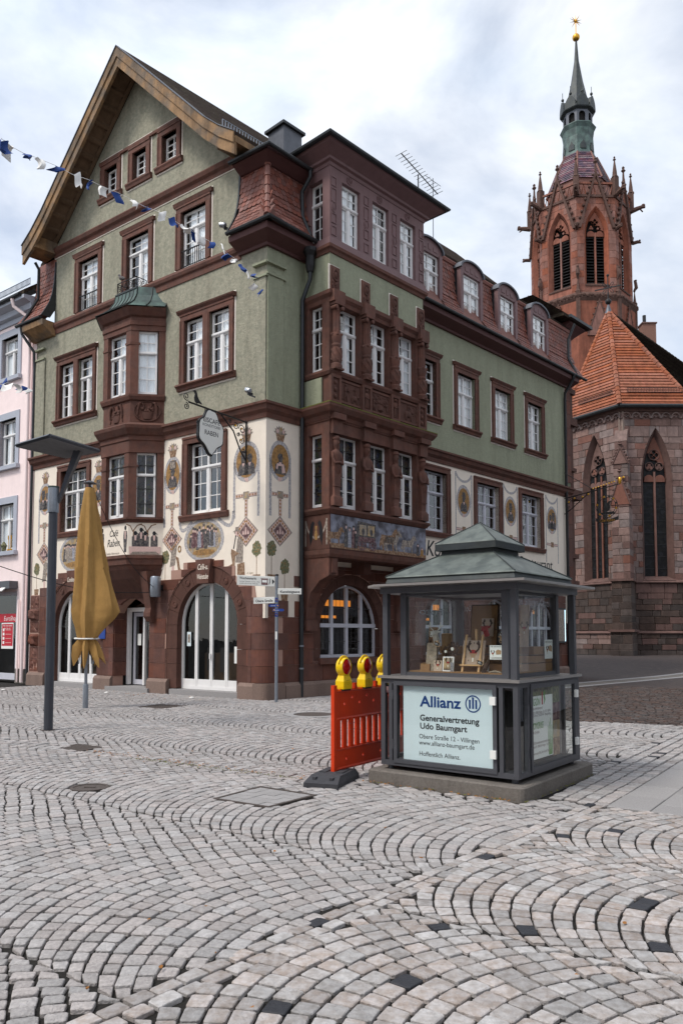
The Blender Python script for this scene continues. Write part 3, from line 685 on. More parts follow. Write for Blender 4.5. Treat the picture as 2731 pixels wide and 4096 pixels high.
# snow guards along the right roof slope
for k in range(3):
    r = MB(G); y0 = -.6 + k * 1.55; x = 4.35; z = verge(x)
    r.tube([(5.4 - x, y0, z + .22), (5.4 - x, y0 + 1.5, z + .22)], .012, 5); r.tube([(5.4 - x, y0, z + .03), (5.4 - x, y0 + 1.5, z + .03)], .012, 5)
    for i in range(16): r.box(5.4 - x - .008, 5.4 - x + .008, y0 + .1 * i - .008, y0 + .1 * i + .008, z + .02, z + .22)
    r.build('snow_guard', 'galv', roof)
# chimney
ch = MB(FB); ch.loft([[(3.05, -3.5, 15.5), (3.85, -3.5, 15.5), (3.85, -2.75, 15.5), (3.05, -2.75, 15.5)], [(3.05, -3.5, 18.15), (3.85, -3.5, 18.15), (3.85, -2.75, 18.15), (3.05, -2.75, 18.15)]])
ch = ch.build('chimney', 'zinc', roof)
cp = MB(FB); cp.box(2.96, 3.94, -3.6, -2.66, 18.15, 18.24); cp.build('chimney_cap', 'gutter', cafe)

# ---- tiled mansard skirts
MAN = [(.50, 12.44), (.34, 12.72), (.20, 13.0), (.11, 13.3), (.05, 13.65), (.02, 14.0), (.0, 14.45)]
ml = [0]
for i in range(1, len(MAN)): ml.append(ml[-1] + math.dist(MAN[i], MAN[i - 1]))
def mpt(t):
    t = max(0, min(ml[-1] - 1e-6, t)); i = max(k for k in range(len(ml) - 1) if ml[k] <= t); q = (t - ml[i]) / (ml[i + 1] - ml[i])
    a, c = MAN[i], MAN[i + 1]; d = Vector((c[0] - a[0], c[1] - a[1])).normalized(); return a[0] + (c[0] - a[0]) * q, a[1] + (c[1] - a[1]) * q, d
TW, TE = .165, .15
tb = MB(); tp = [(-TW * .48, .30), (-TW * .48, .055), (-TW * .40, .022), (-TW * .2, .004), (0, 0), (TW * .2, .004), (TW * .40, .022), (TW * .48, .055), (TW * .48, .30)]
tb.prism(tp, -.006, .010); TILE = tb.mesh('roof_tile'); TILE.materials.append(MT['tile'])
TLIST = []
def skirt(F, u0, u1, skip=(), hip0=0., hip1=0., n0=0.):
    """scalloped tiles; hip0/hip1: the u limits grow with the eave overhang towards a hip"""
    ex, ey, ez, o = fdir(F); r = 0; t = .0
    b = MB(F); b.loft([[(u0 - hip0 * max(p, 0), p - .03 + n0, z), (u1 + hip1 * max(p, 0), p - .03 + n0, z), (u1 + hip1 * max(p, 0), p - .25 + n0, z), (u0 - hip0 * max(p, 0), p - .25 + n0, z)] for p, z in MAN]); b.build('mansard_batten', 'tile_dark', cafe)
    while t < ml[-1] - .1:
        p, z, d = mpt(t); a, c = u0 - hip0 * max(p, 0), u1 + hip1 * max(p, 0); x = a + TW * .5 - (r % 2) * TW * .5
        up = (ey * d.x + ez * d.y).normalized(); nn = (ey * d.y - ez * d.x).normalized()
        up2 = (up - nn * .07).normalized(); n2 = (nn + up * .07).normalized()
        while x < c + .02:
            if x > a - .02 and not any(s0 < x < s1 for s0, s1 in skip): TLIST.append(basis(ex, n2, up2, F(x, p + n0 + .012 + rnd(-.002, .002), z)))
            x += TW
        t += TE; r += 1
skirt(FA, 0, .95, hip0=1.05); skirt(FB, 0, 1.33, hip0=1.05); skirt(FA, 9.87, 10.85, hip1=1.0)
DORM = [6.75, 9.17, 11.52, 13.86]
skirt(FB, 5.55, 16.85, skip=[(c - .66, c + .66) for c in DORM], hip1=.6)
TLIST.sort(key=lambda M: M.translation.length)
for M in TLIST[:300]: inst(TILE, 'roof_tile', M, cafe)
rest = MB()
for M in TLIST[300:]: i = len(rest.v); rest.v += [M @ v.co for v in TILE.vertices]; rest.f += [tuple(i + k for k in p.vertices) for p in TILE.polygons]
rest.build('distant_roof_tiles', 'tile', cafe, kind='stuff')
# hip tiles at the corner
hp = [tuple(O0 + (NA + NB) * (p / (1 + NA.dot(NB))) + Vector((0, 0, z))) for p, z in MAN]
for i in range(7):
    t0 = ml[-1] * i / 7; t1 = ml[-1] * (i + 1.12) / 7; P = []
    for t in (t0, (t0 + t1) / 2, min(t1, ml[-1])): p, z, d = mpt(t); P.append(tuple(O0 + (NA + NB) * ((p + .03) / (1 + NA.dot(NB))) + Vector((0, 0, z))))
    MB().tube(P, [.095, .085, .07], 8).build('hip_tile', 'tile', cafe, smooth=True)
# dark edge boards beside the tiles
for u, s_ in ((.98, 1), (9.84, -1)): MB(FA).loft([[(u, p - .3, z), (u + .05 * s_, p - .3, z), (u + .05 * s_, p + .035, z), (u, p + .035, z)] for p, z in MAN]).build('edge_flashing', 'gutter', cafe)
# lower eaves: soffit boxes, gutters, rainwater pipes
eav = [(0, 11.98), (.08, 11.98), (.10, 12.05), (.44, 12.20), (.46, 12.36), (0, 12.36)]
course('eave_soffit', [PA(1.0), PA(0), PB(1.34)], eav, 1, 'mauve_dk'); course('eave_soffit', [PB(5.52), PB(16.8)], eav, 1, 'mauve_dk')
course('eave_soffit', [PA(11.0), PA(9.75)], [(0, 11.85), (.1, 11.85), (.5, 12.12), (.52, 12.3), (0, 12.3)], 1, 'wood')
def gutter(path, z, r=.07): 
    return MB().sweep(path, [(r * math.cos(a), z + r * math.sin(a)) for a in [math.pi * k / 5 for k in range(5, 11)]] + [(r * .8, z + .02), (-r * .8, z + .02)], 1)
gutter([PA(1.0, .52), PA(-.55, .52), PB(1.33, .52)], 12.42).build('gutter', 'gutter', cafe); gutter([PB(5.5, .52), PB(17.3, .52)], 12.42).build('gutter', 'gutter', cafe); gutter([PA(11.35, .52), PA(9.85, .52)], 12.40).build('gutter', 'gutter', cafe)
gutter([PA(1.0, .45), PA(-.45, .45), PB(1.2, .45)], 14.42, .065).build('gutter', 'gutter', cafe)
course('upper_eave', [PA(.95), PA(0), PB(1.34)], [(-.1, 14.2), (.08, 14.2), (.38, 14.36), (.38, 14.5), (-.1, 14.6)], 1, 'mauve_dk')
course('roof_edge_tiles', [PB(5.52), PB(16.8)], [(-.15, 14.4), (.05, 14.42), (.08, 14.52), (-.15, 14.78)], 1, 'tile')
MB().loft([[(*PA(1.0, .42), 14.48), (*PA(-.42, .42), 14.48), (*PB(1.33, .42), 14.48), (*PB(1.33, -.4), 14.48), (*PA(1.0, -.4), 14.48)], [(*PA(1.0, .1), 14.75), (*PA(-.05, .05), 14.78), (*PB(1.33, .05), 14.75), (*PB(1.33, -.6), 15.0), (*PA(1.0, -.6), 15.0)]]).build('corner_cap_roof', 'tile_old', cafe)
MB(FB).tube([(1.15, .45, 14.40), (1.15, .45, 14.2), (1.15, .12, 13.9), (1.15, .14, 13.2), (1.2, .42, 12.55)], .055, 10).build('downpipe', 'gutter', cafe, smooth=True)
MB(FB).lathe([(.09, 11.55), (.13, 11.7), (.13, 11.98), (.2, 12.1), (.2, 12.2), (.001, 12.2)], 8, (1.2, .40)).build('hopper', 'iron', cafe)
MB(FB).tube([(1.2, .40, 11.6), (1.2, .40, 11.35), (1.2, .10, 10.85), (1.2, .10, 10.5), (1.2, .10, .02)], .058, 12).build('downpipe', 'gutter', cafe, smooth=True)
for z in (1.35, .75, 2.3, 5.2, 7.0, 9.4, 10.4): MB(FB).lathe([(.066, z), (.066, z + .04)], 12, (1.2, .10)).build('pipe_collar', 'galv' if z < 2 else 'gutter', cafe)
MB(FA).tube([(11.1, .5, 12.38), (11.1, .45, 12.1), (10.86, .12, 11.5), (10.9, .06, 10.9), (10.92, .06, .1)], .05, 8).build('downpipe', 'gutter', cafe, smooth=True)
MB(FA).tube([(10.3, .5, 14.4), (10.3, .35, 14.2), (10.55, .2, 13.3), (11.0, .5, 12.45)], .05, 8).build('downpipe', 'gutter', cafe, smooth=True)

# ---- polygonal oriel on the gable facade
OR = [(4.04, 0), (4.75, .7), (6.05, .7), (6.76, 0)]; OP = [PA(*p) for p in OR]; OPr = OP[::-1]
ori = MB().sweep(OPr, [(-.25, 3.90), (0, 3.90), (0, 7.9), (-.25, 7.9)], 1)
ori = MB(); 
def orcourse(name, prof, m='sand', parent=None): return MB().sweep(OPr, prof, 1).build(name, m, parent or cafe)
orcourse('oriel_panel', [(-.3, 3.98), (0, 3.98), (0, 4.92), (-.3, 4.92)], 'cream')
orcourse('oriel_base', [(-.3, 3.55), (-.05, 3.55), (.0, 3.66), (.06, 3.70), (.08, 3.84), (.12, 3.88), (.12, 3.97), (-.3, 3.98)])
orcourse('oriel_sill', [(-.3, 4.92), (.03, 4.92), (.05, 4.98), (.11, 5.01), (.11, 5.06), (-.3, 5.1)])
orcourse('oriel_frieze', [(-.3, 6.98), (.03, 6.98), (.03, 7.32), (.06, 7.34), (.06, 7.46), (.12, 7.50), (.22, 7.66), (.24, 7.75), (.04, 7.86), (-.3, 7.88)])
orcourse('oriel_parapet', [(-.3, 7.88), (-.02, 7.88), (-.02, 8.52), (.04, 8.54), (.08, 8.64), (.08, 8.70), (-.3, 8.74)])
orcourse('oriel_cornice', [(-.3, 10.62), (.02, 10.62), (.02, 10.76), (.05, 10.78), (.05, 10.90), (.01, 10.92), (.01, 11.02), (.08, 11.06), (.18, 11.2), (.22, 11.26), (-.3, 11.28)])
for z0, z1, lat in ((5.08, 6.98, .19), (8.72, 10.62, 0)):
    for i, (u, n) in enumerate(OR):
        p = [(u - .17, n - .14), (u + .17, n - .14), (u + .17, n + .0), (u - .17, n + .0)]
        if i == 1: p = [(u - .16, n - .155), (u + .02, n - .3), (u + .22, n - .3), (u + .22, n + .01), (u + .004, n + .01)]
        if i == 2: p = [(u + .16, n - .155), (u - .02, n - .3), (u - .22, n - .3), (u - .22, n + .01), (u - .004, n + .01)]
        if i == 0: p = [(u - .0, .0), (u + .14, .145), (u + .3, 0), (u + .2, -.1)]
        if i == 3: p = [(u + .0, .0), (u - .14, .145), (u - .3, 0), (u - .2, -.1)]
        MB(FA).loft([[(a, c, z0) for a, c in p], [(a, c, z1) for a, c in p]]).build('oriel_post', 'sand', cafe)
        if i in (1, 2):
            s = 1 if i == 1 else -1
            MB(FA).loft([[(u - s * .19, n - .19, z), (u + s * .24, n - .3, z), (u + s * .24, n + .03, z), (u - s * .005, n + .03, z)] for z in (z1 - .42, z1 - .36)]).build('post_band', 'sand', cafe)
    # front and canted windows
    window(FA, 4.97, 5.83, z0 + .02, z1, .52, zt=.66, cols=2, rl=3, rt=2 if not lat else 1, curt=((.05, .6),), lattice=lat)
    a, c = Vector(FA(4.13, .09, 0)), Vector(FA(4.66, .61, 0)); e = (c - a); L_ = e.length; e.normalize(); nrm = Vector((e.y, -e.x, 0)); nrm = nrm if nrm.dot(NA) > 0 else -nrm
    FC = fr(a - nrm * .14, e, nrm); window(FC, .12, L_ - .05, z0 + .02, z1, 0, zt=.66, split=False, cols=2, rl=3 if not lat else 1, rt=2 if not lat else 1, lattice=lat, curt=((0, 1),) if not lat else ())
# oriel relief baskets
def relief(F, u, n, z, s, parent, seed, m='sand', name='relief'):
    """carved fruit basket between two birds"""
    r = random.Random(seed); b = MB(F)
    b.loft([[(u + s * .30 * math.cos(a) * k, n + .04 * abs(math.sin(a)) if math.sin(a) > -.01 else n, z + zz) for a in [math.pi * i / 8 for i in range(9)]] for k, zz in ((.62, 0), (.85, .12 * s), (1.0, .34 * s))])
    for i in range(16): b.ball((u + r.uniform(-.28, .28) * s, n + .02, z + s * r.uniform(.34, .55)), s * r.uniform(.05, .08), 6, sy=.6)
    for sg in (-1, 1):
        b.tube([(u + sg * s * .16, n + .02, z + s * .55), (u + sg * s * .2, n + .03, z + s * .78), (u + sg * s * .36, n + .03, z + s * .80), (u + sg * s * .44, n + .03, z + s * .55), (u + sg * s * .46, n + .02, z + s * .2)], [s * .03, s * .06, s * .07, s * .06, s * .03], 6)
        for i in range(5): b.ball((u + sg * s * (.42 + r.uniform(-.05, .07)), n + .01, z + s * (.05 + i * .07)), s * .05, 5, sy=.6)
    return b.build(name, m, parent, smooth=True)
relief(FA, 5.4, .68, 7.95, .62, cafe, 1, 'sand_dk')
a, c = Vector(FA(4.04, 0, 0)), Vector(FA(4.75, .7, 0)); e = (c - a).normalized(); nrm = Vector((-e.y, e.x, 0)); nrm = nrm if nrm.dot(NA) > 0 else -nrm; FCT = fr(a, e, nrm)
relief(FCT, .5, -.02, 7.98, .60, cafe, 2, 'sand_dk'); MB(FCT).lathe([(.01, 0)] * 2, 4).v
rg = MB(FCT); rg.loft([[(.5 + .38 * k * math.cos(t), n_, 8.21 + .30 * k * math.sin(t)) for t in [2 * math.pi * i / 24 for i in range(24)]] for k, n_ in ((1.06, -.022), (1.03, .02), (.97, .02), (.94, -.022))], cap=False); rg.build('relief_ring', 'sand_dk', cafe)
# copper oriel roof with standing seams
lv = [(.26, 11.28), (.10, 11.38), (-.12, 11.58), (-.26, 11.82), (-.30, 12.08)]
rr = MB()
Pp = [Vector((p[0], p[1])) for p in OPr]
def orr(o, z):
    b_ = MB(); b_.sweep(OPr, [(o, z), (o - .01, z)], 1); return [tuple(b_.v[k * 2]) for k in range(4)]
rings = []
for o, z in lv:
    q = orr(o, z); rings.append(q)
cr = MB(); cr.loft(rings, closed=False, cap=False); cr = cr.build('oriel_roof', 'copper_bright', cafe)
for k in range(3):
    for i in range(7 if k == 1 else 3):
        f = i / (6 if k == 1 else 2)
        MB().tube([tuple(Vector(r[k]).lerp(Vector(r[k + 1]), f) + Vector((0, 0, .012))) for r in rings], .018, 5).build('seam', 'copper', cr)
bal = MB(FA); 
def railpanel(b, p0, p1, z0, z1):
    p0, p1 = Vector(p0), Vector(p1); d = p1 - p0; L_ = d.length; d.normalize()
    for z in (z0, z1): b.tube([(p0.x, p0.y, z), (p1.x, p1.y, z)], .014, 5)
    for q in (p0, p1): b.tube([(q.x, q.y, z0), (q.x, q.y, z1)], .014, 5)
    n = max(2, round(L_ / .2))
    for i in range(n):
        c = p0 + d * (L_ * (i + .5) / n); r = min(.085, L_ / n * .45)
        b.tube([(c.x + d.x * r * math.cos(t), c.y + d.y * r * math.cos(t), (z0 + z1) / 2 + r * 1.3 * math.sin(t)) for t in [2 * math.pi * k / 10 for k in range(11)]], .010, 4)
        b.tube([(c.x + d.x * r * .5 * math.cos(t), c.y + d.y * r * .5 * math.cos(t), (z0 + z1) / 2 + r * .6 * math.sin(t)) for t in [2 * math.pi * k / 8 for k in range(9)]], .008, 4)
railpanel(bal, (4.95, .40), (5.85, .40), 12.1, 12.42); railpanel(bal, (4.95, .02), (4.95, .40), 12.1, 12.42); railpanel(bal, (5.85, .02), (5.85, .40), 12.1, 12.42)
bal.build('balconette_railing', 'iron', cafe)
MB(FA).box(4.9, 5.9, 0, .43, 12.04, 12.08).build('balconette_floor', 'copper', cafe)
# corbel and consoles under the oriel
MB(FA).loft([[(4.35 + .0, 0, 2.75), (6.45, 0, 2.75), (6.45, .04, 2.75), (4.35, .04, 2.75)], [(4.3, 0, 3.0), (6.5, 0, 3.0), (6.2, .25, 3.0), (4.6, .25, 3.0)], [(4.15, 0, 3.3), (6.65, 0, 3.3), (6.1, .5, 3.3), (4.7, .5, 3.3)], [(4.05, 0, 3.56), (6.75, 0, 3.56), (6.05, .66, 3.56), (4.75, .66, 3.56)]]).build('oriel_corbel', 'sand_dk', cafe)
for u in (4.42, 6.38):
    MB(FA).loft([[(u - .13, .02, 2.05), (u + .13, .02, 2.05), (u + .13, .14, 2.05), (u - .13, .14, 2.05)], [(u - .15, .02, 2.2), (u + .15, .02, 2.2), (u + .15, .24, 2.2), (u - .15, .24, 2.2)], [(u - .15, .02, 2.3), (u + .15, .02, 2.3), (u + .15, .24, 2.3), (u - .15, .24, 2.3)], [(u - .13, .02, 2.45), (u + .13, .02, 2.45), (u + .13, .2, 2.45), (u - .13, .2, 2.45)], [(u - .17, .02, 3.5), (u + .17, .02, 3.5), (u + .17, .42, 3.5), (u - .17, .42, 3.5)]]).build('console', 'sand', cafe)

# ---- sandstone ground floor of both street fronts, block by block
ARA = [(8.3, 1.55, 1.95), (2.2, 1.62, 1.95)]                      # centre, outer radius of the arch band, springing
def topA(u):
    pts = stepsA
    for i in range(len(pts) - 1):
        if pts[i + 1][0] <= u <= pts[i][0]: return max(pts[i][1], pts[i + 1][1]) if pts[i][1] == pts[i + 1][1] else min(pts[i][1], pts[i + 1][1])
    return 3.0
CZ = [.42, .85, 1.28, 1.71, 2.14, 2.57, 2.95, 3.25, 3.51, 3.70]
def freeint(z, x0, x1, arches):
    """clip the interval against arch openings at height z (blocks lie on one side of each axis)"""
    for q in arches:
        cx, r, zs = q[:3]
        if len(q) > 3 and z < q[3] - .01: continue
        if z <= zs: h = r
        elif z < zs + r: h = math.sqrt(max(0, r * r - (z - zs) ** 2))
        else: continue
        if (x0 + x1) / 2 < cx: x1 = min(x1, cx - h)
        else: x0 = max(x0, cx + h)
    return x0, x1
def block(F, x0, x1, z0, z1, arches, n=.035, parent=None, m='sand_blk'):
    K = 5 if any(not (x1 < q[0] - q[1] or x0 > q[0] + q[1] or z0 > q[2] + q[1]) for q in arches) else 1
    L_, R_ = [], []
    for k in range(K + 1):
        z = z0 + (z1 - z0) * k / K; a, c = freeint(z, x0, x1, arches)
        if c - a > .03: L_.append((a, z)); R_.append((c, z))
    if len(L_) < 2: return
    if max(p[0] for p in R_) - min(p[0] for p in L_) < .05: return
    g = .005; poly = [(p[0] + g, p[1]) for p in L_] ; poly2 = [(p[0] - g, p[1]) for p in R_]
    poly[0] = (poly[0][0], poly[0][1] + g); poly2[0] = (poly2[0][0], poly2[0][1] + g); poly[-1] = (poly[-1][0], poly[-1][1] - g); poly2[-1] = (poly2[-1][0], poly2[-1][1] - g)
    ring = poly2 + poly[::-1]; cx = sum(p[0] for p in ring) / len(ring); cz = sum(p[1] for p in ring) / len(ring)
    sh = [(p[0] + (cx - p[0]) * .02, p[1] + (cz - p[1]) * .03) for p in ring]; nn = n + rnd(-.003, .003)
    b = MB(F); k = len(ring); b.add([(p[0], -.05, p[1]) for p in ring] + [(p[0], nn - .006, p[1]) for p in ring] + [(p[0], nn, p[1]) for p in sh],
        [(i, (i + 1) % k, k + (i + 1) % k, k + i) for i in range(k)] + [(k + i, k + (i + 1) % k, 2 * k + (i + 1) % k, 2 * k + i) for i in range(k)] + [tuple(2 * k + i for i in range(k))])
    b.build('stone_block', m, parent or cafe)
def courses(F, spans, arches, topf, zs=CZ, seed=3):
    r = random.Random(seed)
    for j in range(len(zs) - 1):
        for s0, s1 in spans:
            cuts = [s0]; x = s0 + r.uniform(.35, .8)
            while x < s1 - .3: cuts.append(x); x += r.uniform(.55, 1.05)
            cuts = sorted(set(cuts + [q[0] for q in arches if s0 < q[0] < s1] + [s1]))
            for i in range(len(cuts) - 1):
                x0, x1 = cuts[i], cuts[i + 1]
                if x1 - x0 < .04: continue
                if topf((x0 + x1) / 2) < zs[j + 1] - .02: continue
                block(F, x0, x1, zs[j], zs[j + 1], arches)
# backing walls give the light mortar joints
def arcpts(cx, r, zs, z0): return [(cx - r, z0)] + [(cx + r * math.cos(math.pi - math.pi * i / 16), zs + r * math.sin(math.pi - math.pi * i / 16)) for i in range(17)] + [(cx + r, z0)]
base = [(0, .0)] 
bot = [(.3, 0)]
for cx, r, zs in sorted(ARA): bot += arcpts(cx, r, zs, 0) if cx < 4 else [(4.55, 0), (4.55, 2.3), (4.75, 2.55), (5.1, 2.75), (5.7, 2.75), (6.05, 2.55), (6.25, 2.3), (6.25, 0)] + arcpts(cx, r, zs, 0)
bot += [(10.85, 0)]
MB(FA).prism(bot + stepsA[:-2] + [(.3, 2.62)], -.35, .02).build('joint_backing', 'mortar', cafe)
DOORA = [(5.4, .85, 1.9)]
courses(FA, [(.45, 4.35), (6.45, 10.3)], ARA, topA)
# jamb piers by the door
for s0, s1 in ((4.33, 4.56), (6.24, 6.47)):
    for j in range(6): block(FA, s0, s1, CZ[j], CZ[j + 1], [])
for j in range(5, 7): block(FA, 4.4, 5.4, CZ[j], CZ[j + 1], [(5.4, .86, 1.9)]); block(FA, 5.4, 6.4, CZ[j], CZ[j + 1], [(5.4, .86, 1.9)])
# rusticated blocks at the far left corner
for z0, z1 in ((.45, .85), (.85, 1.28), (1.28, 1.71), (1.75, 2.14), (2.14, 2.57), (2.57, 3.0)):
    rough = z0 in (1.28, 2.14); b = MB(FA); r = random.Random(int(z0 * 100)); d = .15 if rough else .04
    nx, nz_ = 6, 5; pts = []
    for j in range(nz_ + 1):
        for i in range(nx + 1):
            e = min(i, nx - i, j, nz_ - j); pts.append((10.33 + .5 * i / nx, .035 if e == 0 else d + r.uniform(-.03, .03), z0 + .01 + (z1 - z0 - .02) * j / nz_))
    b.add(pts, [(j * (nx + 1) + i, j * (nx + 1) + i + 1, (j + 1) * (nx + 1) + i + 1, (j + 1) * (nx + 1) + i) for j in range(nz_) for i in range(nx)]); b.build('rustic_block', 'sand_blk', cafe)
# rounded corner stones shared by both fronts
for j in range(5):
    z0, z1 = CZ[j] + .004, CZ[j + 1] - .004; la, lb = (.62, .42) if j % 2 else (.44, .78); pl = []
    def cpt(a, n, F): q = F(a, n, 0); return (q.x, q.y)
    pl = [cpt(la, -.05, FA), cpt(la, .036, FA), cpt(.28, .036, FA)]
    c0 = Vector(cpt(.28, .036, FA)); c1 = Vector(cpt(.28, .036, FB)); k = Vector(cpt(-.036, .036, FA))
    for i in range(1, 6): t = i / 6; pl.append(tuple(c0 * (1 - t) ** 2 + k * 2 * t * (1 - t) + c1 * t * t))
    pl += [tuple(c1), cpt(lb, .036, FB), cpt(lb, -.05, FB)]
    MB().loft([[(x, y, z0) for x, y in pl], [(x, y, z1) for x, y in pl]]).build('corner_stone', 'sand_blk', cafe)
MB(FA).box(0.03, .44, -.1, .03, 2.57, 2.64).build('stone_ledge', 'sand', cafe)
# granite plinth blocks
def plinth(F, spans):
    for s0, s1 in spans:
        n = max(1, round((s1 - s0) / 1.1))
        for i in range(n):
            a, c = s0 + (s1 - s0) * i / n + .004, s0 + (s1 - s0) * (i + 1) / n - .004; d = .13 + rnd(-.01, .01)
            MB(F).loft([[(a, -.1, -.05), (c, -.1, -.05), (c, d, -.05), (a, d, -.05)], [(a, -.1, .33), (c, -.1, .33), (c, d - .005, .33), (a, d - .005, .33)], [(a, -.1, .415), (c, -.1, .415), (c, d - .07, .415), (a, d - .07, .415)]]).build('plinth_stone', 'granite_plinth', cafe)
plinth(FA, [(.3, .86), (3.68, 4.55), (6.25, 7.1), (9.85, 10.85)])
pl = [PA(.3, -.1), PA(.3, .14), PA(.08, .14)]; c0, c1, k = Vector(PA(.08, .14)), Vector(PB(.08, .14)), Vector(PA(-.14, .14))
pl += [tuple(c0 * (1 - t) ** 2 + k * 2 * t * (1 - t) + c1 * t * t) for t in (.2, .4, .6, .8)] + [PB(.08, .14), PB(.6, .14), PB(.6, -.1)]
MB().loft([[(x, y, -.05) for x, y in pl], [(x, y, .36) for x, y in pl], [(x * .985 + O0.x * .015, y * .985 + O0.y * .015, .41) for x, y in pl]]).build('plinth_corner_stone', 'granite_plinth', cafe)
# arch bands, keystones and glazed arched doors
def archband(F, cx, ro, ri, zs, z0, n0=-.16, n1=.0, med=True, nv=11):
    for sgn in (0, 1):
        for i in range(nv):
            t0, t1 = math.pi * i / nv + .004, math.pi * (i + 1) / nv - .004
            if sgn: break
            P = lambda r, t: (cx + r * math.cos(t), zs + r * math.sin(t)); S_ = 3
            o = [P(ro, t0 + (t1 - t0) * k / S_) for k in range(S_ + 1)]; q = [P(ri, t0 + (t1 - t0) * k / S_) for k in range(S_ + 1)]
            b = MB(F); ring0 = [(p[0], n1, p[1]) for p in o] + [(p[0], n1 - .02, p[1]) for p in reversed(q)]
            ring1 = [(p[0], n0 - .1, p[1]) for p in o] + [(p[0], n0 - .1, p[1]) for p in reversed(q)]
            b.loft([ring1, ring0]); b.build('arch_stone', 'sand_dk', cafe)
            if med and i % 2 == 1:
                c = P((ro + ri) / 2, (t0 + t1) / 2); m_ = MB(F); m_.loft([[(c[0] + .085 * k * math.cos(a), n1 + d, c[1] + .085 * k * math.sin(a)) for a in [2 * math.pi * j / 14 for j in range(14)]] for k, d in ((1.1, -.03), (1.1, .012), (.9, .016), (.8, -.002), (.3, .012))]); m_.build('medallion', 'sand', cafe)
    for s in (-1, 1):
        for a, c in ((z0, .85), (.85, 1.28), (1.28, zs)):
            MB(F).box(*sorted((cx + s * ri, cx + s * ro)), n0 - .1, n1 - .008, max(a, z0) + .004, c - .004).build('jamb_stone', 'sand_dk', cafe)
def archdoor(F, cx, hw, zs, z0, n, leaves, name='arched_glass_door', lights=True):
    o = arch(cx, hw, zs, 20, z0=z0); i_ = arch(cx, hw - .07, zs, 20, z0=z0 + .09)
    b = MB(F); b.prism(o, n, n + .07, [i_]); r = hw - .06
    hts = []
    for k in range(1, leaves):
        x = cx - hw + 2 * hw * k / leaves; zt = zs + math.sqrt(max(.01, r * r - (x - cx) ** 2)) if abs(x - cx) < r else zs
        b.box(x - .055, x - .004, n + .005, n + .06, z0 + .09, zt); b.box(x + .004, x + .055, n + .005, n + .06, z0 + .09, zt)
    for k in range(leaves):
        x0, x1 = cx - hw + 2 * hw * k / leaves, cx - hw + 2 * hw * (k + 1) / leaves
        b.box(x0 + .06, x1 - .06, n + .008, n + .055, z0 + .09, z0 + .28)
    b.box(cx - .02, cx + .02, n + .07, n + .11, 1.0, 1.15)
    d = b.build(name, 'frame_white', cafe)
    MB(F).prism(arch(cx, hw - .03, zs, 20, z0=z0 + .03), n + .028, n + .034).build('pane', 'glass', d)
    bk = MB(F); oo = arch(cx, hw - .01, zs, 12, z0=z0); k = len(oo)
    bk.add([(p[0], n, p[1]) for p in oo] + [(p[0], n - 1.3, p[1]) for p in oo], [(i, (i + 1) % k, k + (i + 1) % k, k + i) for i in range(k)] + [tuple(range(k, 2 * k))]); bk.build('room_backing', 'interior', d)
    if lights:
        MB(F).box(cx - hw * .75, cx + hw * .2, n - 1.25, n - 1.2, 2.35, 2.42).build('ceiling_lamp_strip', 'warm_lamp', d)
        MB(F).box(cx - hw * .8, cx + hw * .8, n - 1.0, n - .6, z0, z0 + 1.0).build('counter', 'interior_warm', d)
        for q in (-.6, .1, .55): MB(F).box(cx + q * hw - .12, cx + q * hw + .12, n - .58, n - .52, .6 + q * .1, 1.3).build('chair_back', 'dark_slat', d)
    return d
for cx, ro, zs in ARA:
    archband(FA, cx, ro, 1.19, zs, .16); dd = archdoor(FA, cx, 1.19, zs, .15, -.26, 4)
    MB(FA).box(cx - 1.35, cx + 1.35, -.3, .12, -.05, .145).build('door_step', 'granite', cafe)
    MB(FA).prism([(cx - .22, 3.08), (cx + .22, 3.08), (cx + .30, 3.74), (cx - .30, 3.74)], -.1, .14).build('keystone', 'sand', cafe)
text('Café-u.', FA, 2.2 + .21, .144, 3.46, .22, 'cream', cafe, flip=-1, shear=.25, bold=.002, width=.40); text('Weinstube', FA, 2.2 + .23, .144, 3.20, .20, 'cream', cafe, flip=-1, shear=.2, bold=.002, width=.44)
text('Conditorei', FA, 8.3 + .25, .144, 3.38, .2, 'cream', cafe, flip=-1, shear=.1, bold=.002, width=.5)
# notices on the glass door
MB(FA).box(3.0, 3.16, -.19, -.185, 1.35, 1.75).build('notice', 'panel_blue', cafe); MB(FA).box(3.03, 3.13, -.184, -.182, 1.45, 1.68).build('notice_picture', 'pt_mid', cafe)
MB(FA).box(1.02, 1.28, -.19, -.185, .9, 1.35).build('notice', 'paper', cafe)
# recessed entrance
de = MB(FA); de.prism([(4.56, 0), (6.24, 0)] + [(5.4 + .84 * math.cos(math.pi * i / 14), 1.95 + .84 * math.sin(math.pi * i / 14)) for i in range(15)], -1.0, -.95); 
n = -.55
b = MB(FA)
for u0, u1, z0, z1 in ((4.6, 4.72, .15, 2.5), (6.1, 6.22, .15, 2.5), (4.72, 6.1, 2.38, 2.5), (5.36, 5.44, .15, 2.38)): b.box(u0, u1, n, n + .1, z0, z1)
ent = b.build('entrance_frame', 'frame_white', cafe)
b = MB(FA)
for u0, u1, z0, z1 in ((5.46, 5.55, .15, 2.36), (5.99, 6.08, .15, 2.36), (5.55, 5.99, 2.24, 2.36), (5.55, 5.99, .15, .3)): b.box(u0, u1, n - .12, n - .05, z0, z1)
dr = b.build('entrance_door', 'frame_grey', cafe); MB(FA).box(5.55, 5.99, n - .09, n - .085, .3, 2.24).build('pane', 'dark_glass', dr); MB(FA).box(5.52, 5.54, n - .05, n + .02, 1.05, 1.25).build('handle', 'galv', dr)
